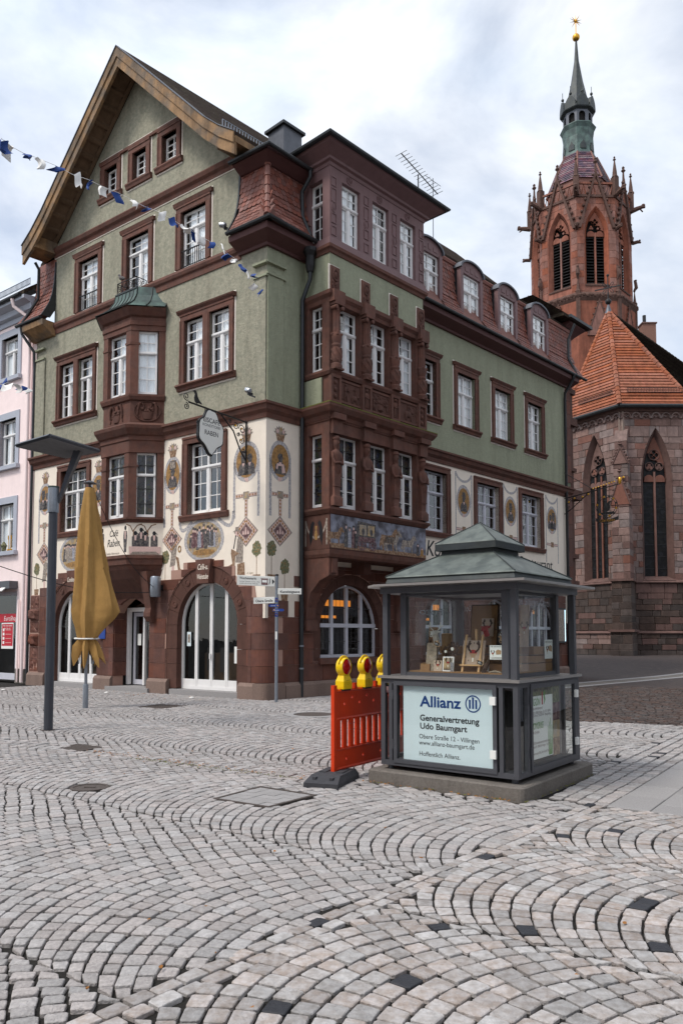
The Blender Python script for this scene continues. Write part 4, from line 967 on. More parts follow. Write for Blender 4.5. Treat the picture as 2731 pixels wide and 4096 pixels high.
MB(FA).box(4.72, 5.36, n + .03, n + .036, .15, 2.38).build('pane', 'glass', ent); MB(FA).box(5.7, 5.86, n - .045, n - .04, 1.35, 1.7).build('notice', 'paper', dr)
MB(FA).prism([(4.72, 2.5), (6.1, 2.5)] + [(5.41 + .69 * math.cos(math.pi * i / 10), 2.5 + .3 * math.sin(math.pi * i / 10)) for i in range(11)], n + .02, n + .03).build('fanlight', 'dark_glass', ent)
MB(FA).add([(4.5, -1.6, 0), (6.3, -1.6, 0), (6.3, -1.6, 3), (4.5, -1.6, 3), (4.5, -.35, 0), (6.3, -.35, 0), (6.3, -.35, 3), (4.5, -.35, 3)], [(0, 1, 2, 3), (1, 2, 6, 5), (2, 3, 7, 6), (3, 0, 4, 7)]).build('room_backing', 'interior', ent)
for u in (4.53, 6.22):
    for j in range(5): MB(FA).box(u, u + .05, -.6, .0, max(.15, CZ[j]) + .004, CZ[j + 1] - .004).build('reveal_stone', 'sand_blk', cafe)
MB(FA).box(4.4, 6.4, -1.0, .2, -.05, .12).build('door_step', 'granite', cafe)
MB(FA).box(6.62, 6.95, .036, .06, 1.55, 2.0).build('menu_board', 'sign_blue', cafe)
# wall speaker / lamp box by the door
MB(FA).lathe([(.13, 2.75), (.15, 2.8), (.15, 3.3), (.13, 3.34)], 16, (4.0, .28)).build('wall_lamp', 'galv', cafe, smooth=True); MB(FA).box(3.96, 4.04, .03, .16, 2.95, 3.1).build('lamp_bracket', 'iron', cafe)

# ============================================================ LONG STREET FRONT (right)
ARB = [(3.27, 1.55, 1.85)]; OTH = [(7.9, 1.35, 1.85), (11.1, 1.35, 1.85), (14.3, 1.35, 1.85)]
w1b = [(6.3, 7.95, 5.06, 7.05), (9.76, 11.2, 5.06, 7.05), (12.76, 14.2, 5.06, 7.05)]
MB(FB).prism([(0, 7.5), (0, 2.1), (1.0, 2.1), (1.36, 2.1), (1.36, 3.5), (5.5, 3.5), (5.5, 2.15), (6.2, 2.15), (6.2, 3.4), (15.9, 3.4), (15.9, 2.15), (16.75, 2.15), (16.75, 7.5)], -.35, 0, [rect(*q) for q in w1b]).build('cream_wall', 'cream', cafe)
w2b = [(5.95, 7.4, 8.86, 10.72)] + [(c - .54, c + .54, 8.86, 10.72) for c in (9.17, 11.52, 13.86)]
MB(FB).prism([(0, 7.5), (16.75, 7.5), (16.75, 12.3), (0, 12.3)], -.35, 0, [rect(*q) for q in w2b]).build('green_wall', 'green_smooth', cafe)
MB(FB).box(0, .55, 0, .05, 7.8, 11.2).build('corner_pilaster', 'green_smooth', cafe)
for z in (11.2, 11.52): MB(FB).box(-.05, .62, 0, .09, z, z + .06).build('pilaster_band', 'green_smooth', cafe)
botb = [(.3, 0)]
for cx, r, zs in ARB + OTH: botb += arcpts(cx, r, zs, .9)
botb = [(.3, 0), (16.75, 0), (16.75, 2.15), (15.9, 2.15), (15.9, 3.4), (5.8, 3.4), (5.8, 3.6), (1.36, 3.6), (1.36, 2.12), (.3, 2.12)]
holes = [[(cx - r, .9), (cx + r, .9)] + [(cx + r * math.cos(math.pi * i / 16), zs + r * math.sin(math.pi * i / 16)) for i in range(17)] for cx, r, zs in ARB + OTH]
MB(FB).prism(botb, -.35, .02, holes).build('joint_backing', 'mortar', cafe)
topB = lambda u: 2.16 if u < 1.36 or u > 15.9 else (3.6 if u < 5.8 else 3.4)
courses(FB, [(.6, 16.7)], [(c, r, z, .9) for c, r, z in ARB + OTH], topB, [.42, .88, 1.28] + CZ[3:-1] + [3.6], 8)
plinth(FB, [(.62, 16.75)])
def archwin(cx, hw, zs, z0, n, nm='arched_window', warm=True):
    o = arch(cx, hw, zs, 20, z0=z0); i_ = arch(cx, hw - .06, zs, 20, z0=z0 + .08)
    b = MB(FB); b.prism(o, n, n + .07, [i_]); zT = zs + .08; l = MB(FB); r = hw - .06
    b.box(cx - hw, cx + hw, n + .004, n + .1, zT - .05, zT + .06)
    for k in range(1, 4):
        x = cx - hw + 2 * hw * k / 4; b.box(x - .05, x + .05, n + .002, n + .085, z0 + .08, zs + math.sqrt(max(0, r * r - (x - cx) ** 2)))
    w_ = b.build(nm, 'frame_grey', cafe)
    for k in range(4):
        x0, x1 = cx - hw + 2 * hw * k / 4 + .05, cx - hw + 2 * hw * (k + 1) / 4 - .05; xm = (abs(cx - x0), abs(cx - x1))
        for i in range(1, 3): x = x0 + (x1 - x0) * i / 3; l.box(x - .004, x + .004, n + .03, n + .038, z0 + .08, zT - .05); zt = zs + math.sqrt(max(0, r * r - (x - cx) ** 2)); l.box(x - .004, x + .004, n + .03, n + .038, zT + .06, max(zT + .07, zt))
        for j in range(1, 5): z = z0 + .08 + (zT - .13 - z0) * j / 5; l.box(x0, x1, n + .03, n + .038, z - .004, z + .004)
        for z in (z0 + .45, z0 + .85, zT + .5): l.box(max(x0, cx - r + .1) - .03, min(x1, cx + r - .1) + .03, n + .045, n + .06, z - .01, z + .01)
    l.build('lead_lattice', 'lead', w_)
    MB(FB).prism(arch(cx, hw - .03, zs, 20, z0=z0 + .03), n + .018, n + .024).build('pane', 'glass', w_)
    bk = MB(FB); oo = arch(cx, hw - .01, zs, 12, z0=z0); k = len(oo)
    bk.add([(p[0], n, p[1]) for p in oo] + [(p[0], n - .9, p[1]) for p in oo], [(i, (i + 1) % k, k + (i + 1) % k, k + i) for i in range(k)] + [tuple(range(k, 2 * k))]); bk.build('room_backing', 'interior', w_)
    if warm:
        for x0, x1, z0, z1 in ((-.95, .75, 2.52, 2.70), (-1.05, .2, 2.16, 2.24)): MB(FB).box(cx + x0 * hw, cx + x1 * hw * .9, n - .6, n - .55, z0, z1).build('warm_lamp_strip', 'warm_lamp', w_)
    return w_
archwin(3.27, 1.24, 1.85, 1.03, -.26); archband(FB, 3.27, 1.55, 1.25, 1.85, .9, -.16, .0, med=False)
MB(FB).box(1.9, 4.6, -.2, .12, .86, 1.02).build('window_ledge', 'sand', cafe)
for cx, r, zs in OTH:
    archwin(cx, 1.1, zs, 1.03, -.26); archband(FB, cx, 1.35, 1.11, zs, .9, -.16, .0, med=False); MB(FB).box(cx - 1.2, cx + 1.2, -.2, .10, .88, 1.02).build('window_ledge', 'sand', cafe)
for u0, u1, z0, z1 in w1b:
    surround(FB, u0, u1, z0, z1, .19, hood=False, edge=False, hd=.08); window(FB, u0 + .02, u1 - .02, z0, z1, -.2, zt=.66, cols=4, rl=3, rt=2, fm='frame_grey')
for k, q in enumerate(w2b):
    surround(FB, *q, .19, hd=.12); window(FB, q[0], q[1], q[2], q[3], -.18, zt=.66, cols=4, rl=3, rt=2, curt=((.05, .42), (.52, .8)), fm='frame_white')
course('cornice', [PB(5.52), PB(16.75)], corn, 1)
# ---- dormers
for c in DORM:
    z0, z1 = 12.50, 14.18; h = .52; n = .26
    b = MB(FB); arcp = [(c + .68 * math.cos(math.pi * i / 12), 14.30 + .34 * math.sin(math.pi * i / 12)) for i in range(13)]
    b.prism([(c - .68, 12.40), (c + .68, 12.40)] + arcp, n - .12, n + .02, [rect(c - h, c + h, z0, z1)]); d_ = b.build('dormer', 'mauve', cafe)
    MB(FB).loft([[(c + .74 * math.cos(a), y, 14.32 + .38 * math.sin(a)) for a in [math.pi * i / 12 for i in range(13)]] + [(c + .68 * math.cos(a), y, 14.30 + .34 * math.sin(a)) for a in [math.pi * i / 12 for i in range(12, -1, -1)]] for y in (n + .1, n - 1.0)]).build('dormer_roof', 'zinc', d_)
    for s in (-1, 1): MB(FB).hexa([(c + s * .67, -.3, 12.4), (c + s * .67, n - .1, 12.4), (c + s * .63, n - .1, 12.4), (c + s * .63, -.3, 12.4), (c + s * .67, -.6, 14.4), (c + s * .67, n - .1, 14.35), (c + s * .63, n - .1, 14.35), (c + s * .63, -.6, 14.4)]).build('dormer_cheek', 'gutter', d_)
    for x in (-.3, 0, .3): MB(FB).box(c + x - (.07 if x == 0 else .1), c + x + (.07 if x == 0 else .1), n + .02, n + .035, 14.28, 14.46 if x == 0 else 14.42).build('dormer_panel', 'mauve', d_)
    for s in (-1, 1): MB(FB).box(c + s * .60 - .08, c + s * .60 + .08, n + .02, n + .04, 12.42, 14.25).build('dormer_pilaster', 'mauve', d_); MB(FB).box(c + s * .60 - .09, c + s * .60 + .09, n + .02, n + .05, 12.40, 12.68).build('dormer_foot', 'gutter', d_)
    window(FB, c - h, c + h, z0, z1, n - .12, zt=.66, cols=2, rl=3, rt=2, curt=((.04, .5), (.55, .85)))
# ---- rectangular bay
BD = 1.0; BP = [PB(1.35), PB(1.35, BD), PB(5.5, BD), PB(5.5)]
def bay(name, prof, m='sand', path=None): return MB().sweep(path or BP, prof, 1).build(name, m, cafe)
bay('bay_ledge', [(-.3, 3.72), (.02, 3.72), (.06, 3.80), (.08, 3.92), (-.3, 3.96)])
bay('bay_painted_zone', [(-.3, 3.94), (0, 3.94), (0, 4.88), (-.3, 4.88)], 'sand_dk')
bay('bay_sill', [(-.3, 4.88), (.03, 4.88), (.1, 4.98), (.1, 5.04), (-.3, 5.09)])
bay('bay_lintel', [(-.3, 7.06), (0, 7.06), (0, 7.36), (.03, 7.38), (.03, 7.44), (-.3, 7.46)])
bay('bay_cornice', [(-.3, 7.42), (.05, 7.42), (.08, 7.52), (.18, 7.58), (.26, 7.7), (.27, 7.77), (-.3, 7.84)])
bay('moss_edge', [(.10, 7.78), (.275, 7.765), (.275, 7.79), (.12, 7.815)], 'moss')
bay('bay_parapet', [(-.3, 7.82), (-.03, 7.82), (-.03, 8.62), (-.3, 8.62)])
bay('bay_parapet_rail', [(-.3, 8.62), (.03, 8.62), (.07, 8.70), (.07, 8.76), (-.3, 8.80)])
MB(FB).box(1.31, 1.36, .06, .72, 7.86, 8.58).build('green_panel', 'green_smooth', cafe)
bay('bay_entablature', [(-.3, 10.62), (.0, 10.62), (.02, 10.72), (.09, 10.8), (.1, 10.90), (-.3, 10.94)])
bay('bay_frieze', [(-.3, 10.94), (-.03, 10.94), (-.03, 12.0), (-.3, 12.0)], 'green_smooth')
bay('bay_string', [(-.3, 11.98), (.0, 11.98), (.03, 12.06), (.08, 12.10), (.09, 12.18), (-.3, 12.22)])
MB(FB).box(1.35, 5.5, 0, BD, 3.74, 3.9).build('bay_underside', 'sand_dk', cafe)
PC = [1.55, 2.80, 4.05, 5.32]
for z0, z1, lat in ((5.06, 7.06, .17), (8.78, 10.62, 0)):
    for c in PC: MB(FB).box(max(1.352, c - .2), min(5.498, c + .2), BD - .3, BD - .02, z0, z1).build('bay_pier', 'sand', cafe)
    MB(FB).box(1.352, 1.55, .0, .2, z0, z1).build('bay_pier', 'sand', cafe); MB(FB).box(5.3, 5.498, .0, BD - .3, z0, z1).build('bay_pier', 'sand', cafe)
    for i in range(3): window(FB, PC[i] + .21, PC[i + 1] - .21, z0 + .05, z1, BD - .28, zt=.66, cols=2, rl=3, rt=1 if lat else 2, lattice=lat, curt=((.05, .35), (.5, .8)), fm='frame_white', back='interior')
    FS = fr(FB(1.35, 0, 0), NB, -UB); window(FS, .22, .68, z0 + .05, z1, -.2, zt=.66, split=False, cols=2 if not lat else 1, rl=3 if not lat else 1, rt=2 if not lat else 1, lattice=lat)
def column(u, n):
    z = 8.78; b = MB(FB)
    b.lathe([(.13, z), (.17, z + .02), (.17, z + .12), (.13, z + .16), (.15, z + .2), (.165, z + .32), (.155, z + .5), (.12, z + .60), (.14, z + .64), (.14, z + .68), (.125, z + .70), (.155, z + .84), (.16, z + .92), (.13, z + .98), (.115, z + 1.0), (.108, z + 1.56), (.13, z + 1.6), (.11, z + 1.62), (.11, z + 1.7)], 14, (u, n))
    b.box(u - .17, u + .17, n - .15, n + .15, z - .02, z + .03); b.box(u - .17, u + .17, n - .15, n + .17, z + 1.74, z + 1.86)
    for s in (-1, 1): b.loft([[(u + s * .12 + .06 * k * math.cos(a), y, z + 1.67 + .06 * k * math.sin(a)) for a in [2 * math.pi * i / 10 for i in range(10)]] for y, k in ((n - .12, .8), (n - .12, 1), (n + .16, 1), (n + .17, .6))])
    for i in range(10): a = 2 * math.pi * i / 10; b.tube([(u + .112 * math.cos(a), n + .112 * math.sin(a), z + 1.02), (u + .106 * math.cos(a), n + .106 * math.sin(a), z + 1.55)], .016, 4)
    for i in range(6):
        a = 2 * math.pi * i / 6; b.tube([(u + .165 * math.cos(a + t), n + .165 * math.sin(a + t), z + .22 + t * .25) for t in (0, .5, 1.0, 1.4)], .018, 4); b.ball((u + .15 * math.cos(a), n + .15 * math.sin(a), z + .94), .045, 5)
    b.build('carved_column', 'sand', cafe, smooth=True)
    MB(FB).box(u - .22, u + .22, BD - .05, BD + .17, 10.60, 10.92).build('entablature_block', 'sand', cafe)
def caryatid(u, n, seed):
    z = 5.08; b = MB(FB); r = random.Random(seed)
    b.loft([[(u - w_, n - .1, zz), (u + w_, n - .1, zz), (u + w_, n + d, zz), (u - w_, n + d, zz)] for w_, d, zz in ((.17, .12, z), (.17, .12, z + .22), (.14, .09, z + .26), (.11, .07, z + .30), (.115, .08, z + .55), (.145, .11, z + 1.05))])
    b.box(u - .125, u + .125, n, n + .095, z + .52, z + .56)
    R = lambda w_, d, zz: [(u + w_ * math.cos(a), n + .02 + d * math.sin(a), zz) for a in [2 * math.pi * i / 12 for i in range(12)]]
    b.loft([R(.10, .07, z + .86), R(.13, .10, z + .95), R(.15, .12, z + 1.1), R(.145, .12, z + 1.22), R(.17, .13, z + 1.35), R(.165, .11, z + 1.45), R(.06, .06, z + 1.52), R(.055, .06, z + 1.56), R(.085, .10, z + 1.62), R(.09, .11, z + 1.70), R(.085, .10, z + 1.78), R(.11, .12, z + 1.80), R(.10, .11, z + 1.86), R(.05, .06, z + 1.9)])
    b.ball((u, n + .14, z + 1.68), .018, 5)
    for s in (-1, 1):
        b.tube([(u + s * .15, n + .04, z + 1.42), (u + s * .18, n + .08, z + 1.25), (u + s * .15, n + .13, z + 1.13), (u - s * .02, n + .16, z + 1.16)], [.045, .042, .036, .03], 7)
        for k in range(3): b.tube([(u + s * (.03 + .035 * k), n + .12, z + 1.08), (u + s * (.02 + .03 * k), n + .10, z + .86 + .03 * k)], .015, 4)
    b.build('caryatid', 'sand', cafe, smooth=True)
    MB(FB).box(u - .18, u + .18, BD - .05, BD + .10, 7.02, 7.42).build('capital_block', 'sand', cafe); MB(FB).box(u - .24, u + .24, BD - .05, BD + .19, 7.4, 7.56).build('capital_block', 'sand', cafe)
for i, c in enumerate(PC): column(c + (.02 if i == 0 else 0), BD + .02); caryatid(c + (.02 if i == 0 else 0), BD, i)
# carved parapet panels
for i in range(3):
    u0, u1 = PC[i] + .24, PC[i + 1] - .24; um = (u0 + u1) / 2; b = MB(FB)
    b.prism(rect(u0 - .06, u1 + .06, 7.93, 8.58), BD - .03, BD + .01, [rect(u0, u1, 7.99, 8.52)]); b.build('panel_frame', 'sand', cafe)
    r = random.Random(i + 5); b = MB(FB); n = BD - .025; b.box(u0, u1, n - .02, n + .012, 7.99, 8.52)
    def fig(u, z, h, s=1):
        b.ball((u, n + .02, z + h * .92), h * .09, 7); b.ball((u, n + .02, z + h * .68), h * .17, 8, sx=.8, sy=.4, sz=1.3); b.ball((u, n + .02, z + h * .42), h * .15, 8, sx=.8, sy=.4, sz=1.2)
        for k in (-1, 1): b.tube([(u + k * h * .06, n + .02, z + h * .35), (u + k * h * .1, n + .02, z + h * .18), (u + k * h * .09 + s * .03, n + .02, z)], [h * .07, h * .05, h * .04], 6); b.tube([(u + k * h * .13, n + .03, z + h * .8), (u + s * h * .25, n + .04, z + h * .62), (u + s * h * .36, n + .03, z + h * .7)], h * .035, 5)
    def beast(u, z, l):
        b.ball((u, n + .02, z + l * .42), l * .22, 10, sx=1.7, sy=.35); b.ball((u + l * .42, n + .02, z + l * .6), l * .12, 7, sx=1.4, sy=.5)
        for k in (-.3, -.18, .2, .32): b.tube([(u + k * l, n + .02, z + l * .35), (u + k * l + .01, n + .02, z)], [l * .07, l * .04], 5)
    if i == 0: fig(u0 + .18, 8.0, .48); beast(um + .15, 8.0, .36); b.box(u0 + .02, u0 + .1, n, n + .03, 8.05, 8.4); fig(um + .2, 8.22, .25, -1)
    elif i == 1:
        fig(u0 + .1, 8.0, .36); fig(u1 - .1, 8.0, .34, -1); b.lathe([(.08, 8.0), (.14, 8.06), (.13, 8.18)], 10, (um, n - .06))
        for k in range(34): b.ball((um + r.uniform(-.34, .34), n + .015, 8.25 + r.uniform(0, .24)), r.uniform(.02, .04), 5, sy=.6)
    else: beast(um, 8.02, .46); fig(um, 8.18, .33); [b.ball((u1 - r.uniform(.02, .2), n + .01, 8.2 + r.uniform(0, .28)), .03, 5, sy=.6) for k in range(12)]
    b.build('carved_relief', 'sand_dk', cafe, smooth=True)
for i, c in enumerate(PC):
    c = c + (.0 if i else .0); MB(FB).prism(rect(c - .2, c + .2, 7.86, 8.64), BD - .05, BD + .06, [rect(c - .12, c + .12, 7.95, 8.55)]).build('pedestal', 'sand', cafe); MB(FB).box(c - .12, c + .12, BD - .05, BD + .02, 7.95, 8.55).build('pedestal_field', 'sand_dk', cafe)
    b = MB(FB)
    if i in (0, 3):
        for z in (8.06, 8.25, 8.44): b.ball((c, BD + .03, z), .06, 7, sy=.5); b.tube([(c + .07 * math.cos(a), BD + .03, z + .07 * math.sin(a)) for a in [k * .7 for k in range(10)]], .012, 4)
    else:
        b.ball((c, BD + .04, 8.48), .045, 7); b.ball((c, BD + .03, 8.33), .07, 8, sy=.5, sz=1.4)
        for k in (-1, 1): b.tube([(c + k * .03, BD + .03, 8.26), (c + k * .035, BD + .03, 7.98)], [.035, .02], 6); b.tube([(c + k * .06, BD + .03, 8.4), (c + k * .08, BD + .05, 8.28), (c, BD + .07, 8.25)], .018, 5)
    b.build('carved_figure', 'sand', cafe, smooth=True)
    # upper acanthus blocks in the green frieze
    MB(FB).box(max(1.34, c - .17), min(5.51, c + .17), BD - .08, BD + .02, 10.94, 11.62).build('frieze_block', 'sand', cafe); MB(FB).box(c - .21, min(5.5, c + .21), BD - .05, BD - .022, 10.94, 11.66).build('painted_edge', 'white_edge', cafe)
    b = MB(FB); n = BD + .02; b.loft([[(c + .11 * k * math.cos(a), y, 11.38 + .17 * k * math.sin(a)) for a in [2 * math.pi * j / 14 for j in range(14)]] for k, y in ((1.1, n - .01), (1, n + .03), (.75, n + .03), (.7, n), (.45, n + .03), (.1, n + .05))])
    for k in range(8): b.ball((c + rnd(-.12, .12), n + .01, 11.0 + .025 * k), .04, 5, sy=.7, sz=1.5)
    b.build('acanthus', 'sand_dk', cafe, smooth=True)
MB(FB).sweep([(1.9, 0), (5.4, 0)], [(0, 0), (.01, 0), (.01, .03), (0, .03)]).v
# brackets under the bay
for u in (1.52, 5.33, 3.42):
    b = MB(FB); b.loft([[(u - .17, y, z) for y, z in P] for P in [[(0, 2.05), (.12, 2.05), (.16, 2.4), (.3, 2.8), (.62, 3.1), (.95, 3.22), (.98, 3.25), (.98, 3.74), (0, 3.74)]]] + [[(u + .17, y, z) for y, z in [(0, 2.05), (.12, 2.05), (.16, 2.4), (.3, 2.8), (.62, 3.1), (.95, 3.22), (.98, 3.25), (.98, 3.74), (0, 3.74)]]]) if u != 3.42 else b.box(u - .15, u + .15, 0, .5, 3.4, 3.74)
    b.build('bay_bracket', 'sand', cafe)
    if u != 3.42: MB(FB).box(u - .2, u + .2, 0, .2, 1.78, 2.06).build('bracket_foot', 'sand', cafe); MB(FB).box(u - .08, u + .08, BD - .03, BD + .02, 3.3, 3.68).build('bracket_tablet', 'sand', cafe)
# ---- mauve timber storey of the bay
b = MB(FB); bw = [(PC[i] + .30 - (.02 if i == 0 else 0), PC[i + 1] - .24, 12.42, 14.12) for i in range(3)]
b.prism(rect(1.35, 5.5, 12.2, 14.62), BD - .2, BD, [rect(*q) for q in bw]); tim = b.build('timber_front', 'mauve', cafe)
FS = fr(FB(1.35, 0, 0), NB, -UB)
MB(FS).prism(rect(-.8, BD - .2, 12.2, 14.62), -.2, 0, [rect(.2, .72, 12.42, 14.12)]).build('timber_side', 'mauve', cafe); window(FS, .2, .72, 12.45, 14.12, -.2, zt=.66, split=False, cols=2, rl=3, rt=2)
MB(FB).box(5.48, 5.5, -.8, BD - .2, 12.2, 14.62).build('timber_side', 'mauve', cafe)
for q in bw: window(FB, q[0], q[1], q[2], q[3], BD - .17, zt=.66, cols=2, rl=3, rt=2, curt=((.05, .46), (.54, .72)))
bay('timber_skirt', [(-.2, 12.2), (.06, 12.2), (.03, 12.40), (-.2, 12.42)], 'mauve')
bay('timber_cornice', [(-.3, 14.40), (.02, 14.40), (.05, 14.48), (.12, 14.51), (.14, 14.57), (.22, 14.62), (.42, 14.74), (.48, 14.80), (-.3, 14.84)], 'mauve', [PB(1.35, -1.0)] + BP[1:3] + [PB(5.5, -1.0)])
gutter([PB(1.35 - .52, -.9), PB(1.35 - .52, BD + .52), PB(5.5 + .52, BD + .52), PB(5.5 + .52, -.9)], 14.86, .085).build('gutter', 'gutter', cafe)
e0 = .5; rb = [(1.35 - e0, BD + e0), (5.5 + e0, BD + e0), (5.5 + e0, -1.6), (1.35 - e0, -1.6)]
MB(FB).loft([[(a, c, 14.84) for a, c in rb], [(a, c, 14.94) for a, c in rb], [(1.9, .45, 15.4), (4.95, .45, 15.4), (4.95, -1.6, 16.0), (1.9, -1.6, 16.0)]]).build('bay_roof', 'tile_old', cafe)
for i, c in enumerate([1.50, 2.83, 4.08, 5.36]):   # panelled pilasters with bird ovals
    b = MB(FB); w_ = .10
    for z0, z1 in ((13.86, 14.12), (13.42, 13.80), (12.86, 13.14) if i in (1, 2) else (12.82, 13.10), (12.48, 12.74)): b.prism(rect(c - w_, c + w_, z0, z1), BD, BD + .02, [rect(c - w_ + .02, c + w_ - .02, z0 + .02, z1 - .02)])
    zc = 13.28; b.loft([[(c + .095 * k * math.cos(a), y, zc + .15 * k * math.sin(a)) for a in [2 * math.pi * j / 16 for j in range(16)]] for k, y in ((1.05, BD), (1.0, BD + .022), (.86, BD + .022), (.82, BD + .004))], cap=False)
    b.ball((c, BD + .005, zc), .05, 8, sx=.8, sy=.4, sz=1.6); b.ball((c + .02, BD + .005, zc + .09), .03, 6, sy=.4)
    b.build('pilaster_panel', 'mauve', cafe)
for c in (2.12, 3.4, 4.68):
    b = MB(FB); b.loft([[(c + .11 * k * math.cos(a), y, 14.27 + .11 * k * math.sin(a)) for a in [2 * math.pi * j / 20 for j in range(20)]] for k, y in ((1.05, BD - .0), (1.0, BD + .02), (.9, BD + .02), (.85, BD + .005), (.2, BD + .005), (.15, BD + .02))])
    for j in range(12): a = 2 * math.pi * j / 12; b.tube([(c + .03 * math.cos(a), BD + .008, 14.27 + .03 * math.sin(a)), (c + .095 * math.cos(a), BD + .008, 14.27 + .095 * math.sin(a))], .011, 4)
    b.build('rosette', 'mauve', cafe)
# ---- far end: quoins, side front with its own bay seen in profile
for j in range(17):
    z0 = 2.2 + j * .58
    if z0 > 11.6 or 7.2 < z0 < 7.7: continue
    w_ = .28 if j % 2 else .42; MB(FB).box(16.77 - w_, 16.80, -.4, .03, z0, z0 + .57).build('quoin', 'sand_blk', cafe); MB(FB).box(16.77 - w_ - .035, 16.77 - w_, 0, .008, z0, z0 + .57).build('painted_edge', 'white_edge', cafe)
FE = fr(FB(16.75, 0, 0), -NB, UB)
MB(FE).prism(rect(-.0, 10, 0, 14.4), -.35, 0).build('side_wall', 'green_smooth', cafe)
MB(FE).box(.25, 4.4, 0, .8, 3.7, 12.0).build('side_bay', 'sand_dk', cafe)
for z0, z1, o in ((3.7, 3.95, .12), (4.9, 5.08, .12), (7.4, 7.8, .26), (8.62, 8.78, .1), (10.6, 10.92, .14), (11.98, 12.2, .1)): MB(FE).box(.25 - o, 4.4 + o, 0, .8 + o, z0, z1).build('side_bay_moulding', 'sand_dk', cafe)
MB(FE).box(.25, 4.4, -.2, .8, 12.2, 14.45).build('side_timber_storey', 'mauve', cafe)
MB(FE).loft([[(.25 - o, -.2, z), (4.4 + o, -.2, z), (4.4 + o, .8 + o, z), (.25 - o, .8 + o, z)] for o, z in ((.02, 14.4), (.1, 14.5), (.3, 14.68), (.45, 14.8), (.45, 14.86))]).build('side_cornice', 'mauve_dk', cafe)
MB(FE).loft([[(-.3, -.9, z), (4.95, -.9, z), (4.95, 1.35, z), (-.3, 1.35, z)] for z in (14.86, 15.0)] + [[(.6, -1.8, 15.7), (4.0, -1.8, 15.7), (4.0, .3, 15.5), (.6, .3, 15.5)]]).build('side_bay_roof', 'tile_old', cafe)
MB(FE).sweep([(-.35, -.5), (-.35, 1.4), (5.0, 1.4)], [(-.07, 14.88), (.07, 14.88), (.07, 15.0), (-.07, 15.0)], -1).build('side_gutter', 'gutter', cafe)
MB(FB).tube([(16.2, .52, 12.4), (16.2, .5, 12.2), (16.2, .12, 11.7), (16.2, .1, 11.4), (16.2, .1, .05)], .058, 10).build('downpipe', 'iron', cafe, smooth=True)
MB(FB).tube([(16.4, .5, 14.6), (16.4, .2, 14.0), (16.4, .2, 13.2), (16.6, .45, 12.5)], .055, 8).build('downpipe', 'gutter', cafe, smooth=True)
MB(FB).box(15.25, 15.95, .02, .10, 1.35, 2.75).build('poster_case', 'iron', cafe); MB(FB).box(15.30, 15.86, .10, .105, 1.42, 2.68).build('poster', 'pt_mid', cafe); MB(FB).box(15.87, 15.90, .10, .107, 1.42, 2.68).build('case_light', 'screen_edge', cafe)

# ============================================================ PAINTED DECORATION of the cream storey
class Paint:
    def __init__(s, F, n=0., parent=None): s.F = F; s.n = n; s.p = parent or cafe
    def poly(s, name, pts, m, lv=1, holes=()):
        return MB(s.F).prism(pts, s.n + .0005, s.n + .0025 * lv, holes, back=False).build(name, m, s.p)
    def ell(s, name, u, z, a, c, m, lv=1, hole=None, n=28):
        e = lambda k, l: [(u + k * math.cos(2 * math.pi * i / n), z + l * math.sin(2 * math.pi * i / n)) for i in range(n)]
        return s.poly(name, e(a, c), m, lv, [e(hole[0], hole[1])] if hole else ())
    def strip(s, name, pts, w, m, lv=1):
        L_, R_ = [], []
        for i, p in enumerate(pts):
            a, c = pts[max(0, i - 1)], pts[min(len(pts) - 1, i + 1)]; d = Vector((c[0] - a[0], c[1] - a[1])).normalized()
            L_.append((p[0] - d.y * w / 2, p[1] + d.x * w / 2)); R_.append((p[0] + d.y * w / 2, p[1] - d.x * w / 2))
        return s.poly(name, L_ + R_[::-1], m, lv)
def bez(p, n=12):
    out_ = []
    for i in range(n + 1):
        q = [Vector(x) for x in p]; t = i / n
        while len(q) > 1: q = [q[k].lerp(q[k + 1], t) for k in range(len(q) - 1)]
        out_.append(tuple(q[0]))
    return out_
def basket(P, u, z):
    P.poly('painted_basket', [(u - .11, z), (u + .11, z), (u + .17, z + .22), (u - .17, z + .22)], 'pt_brown', 1)
    pts = []
    for i in range(17): a = math.pi * i / 16; r = .24 if i % 2 else .18; pts.append((u + r * math.cos(a), z + .20 + r * .95 * math.sin(a)))
    P.poly('painted_fruit', pts, 'pt_mid', 2)
    for k, (du, dz) in enumerate(((-.1, .27), (.02, .33), (.11, .28), (-.02, .24))): P.ell('painted_fruit', u + du, z + dz, .045, .055, 'pt_ochre' if k % 2 else 'pt_pink', 3, n=10)
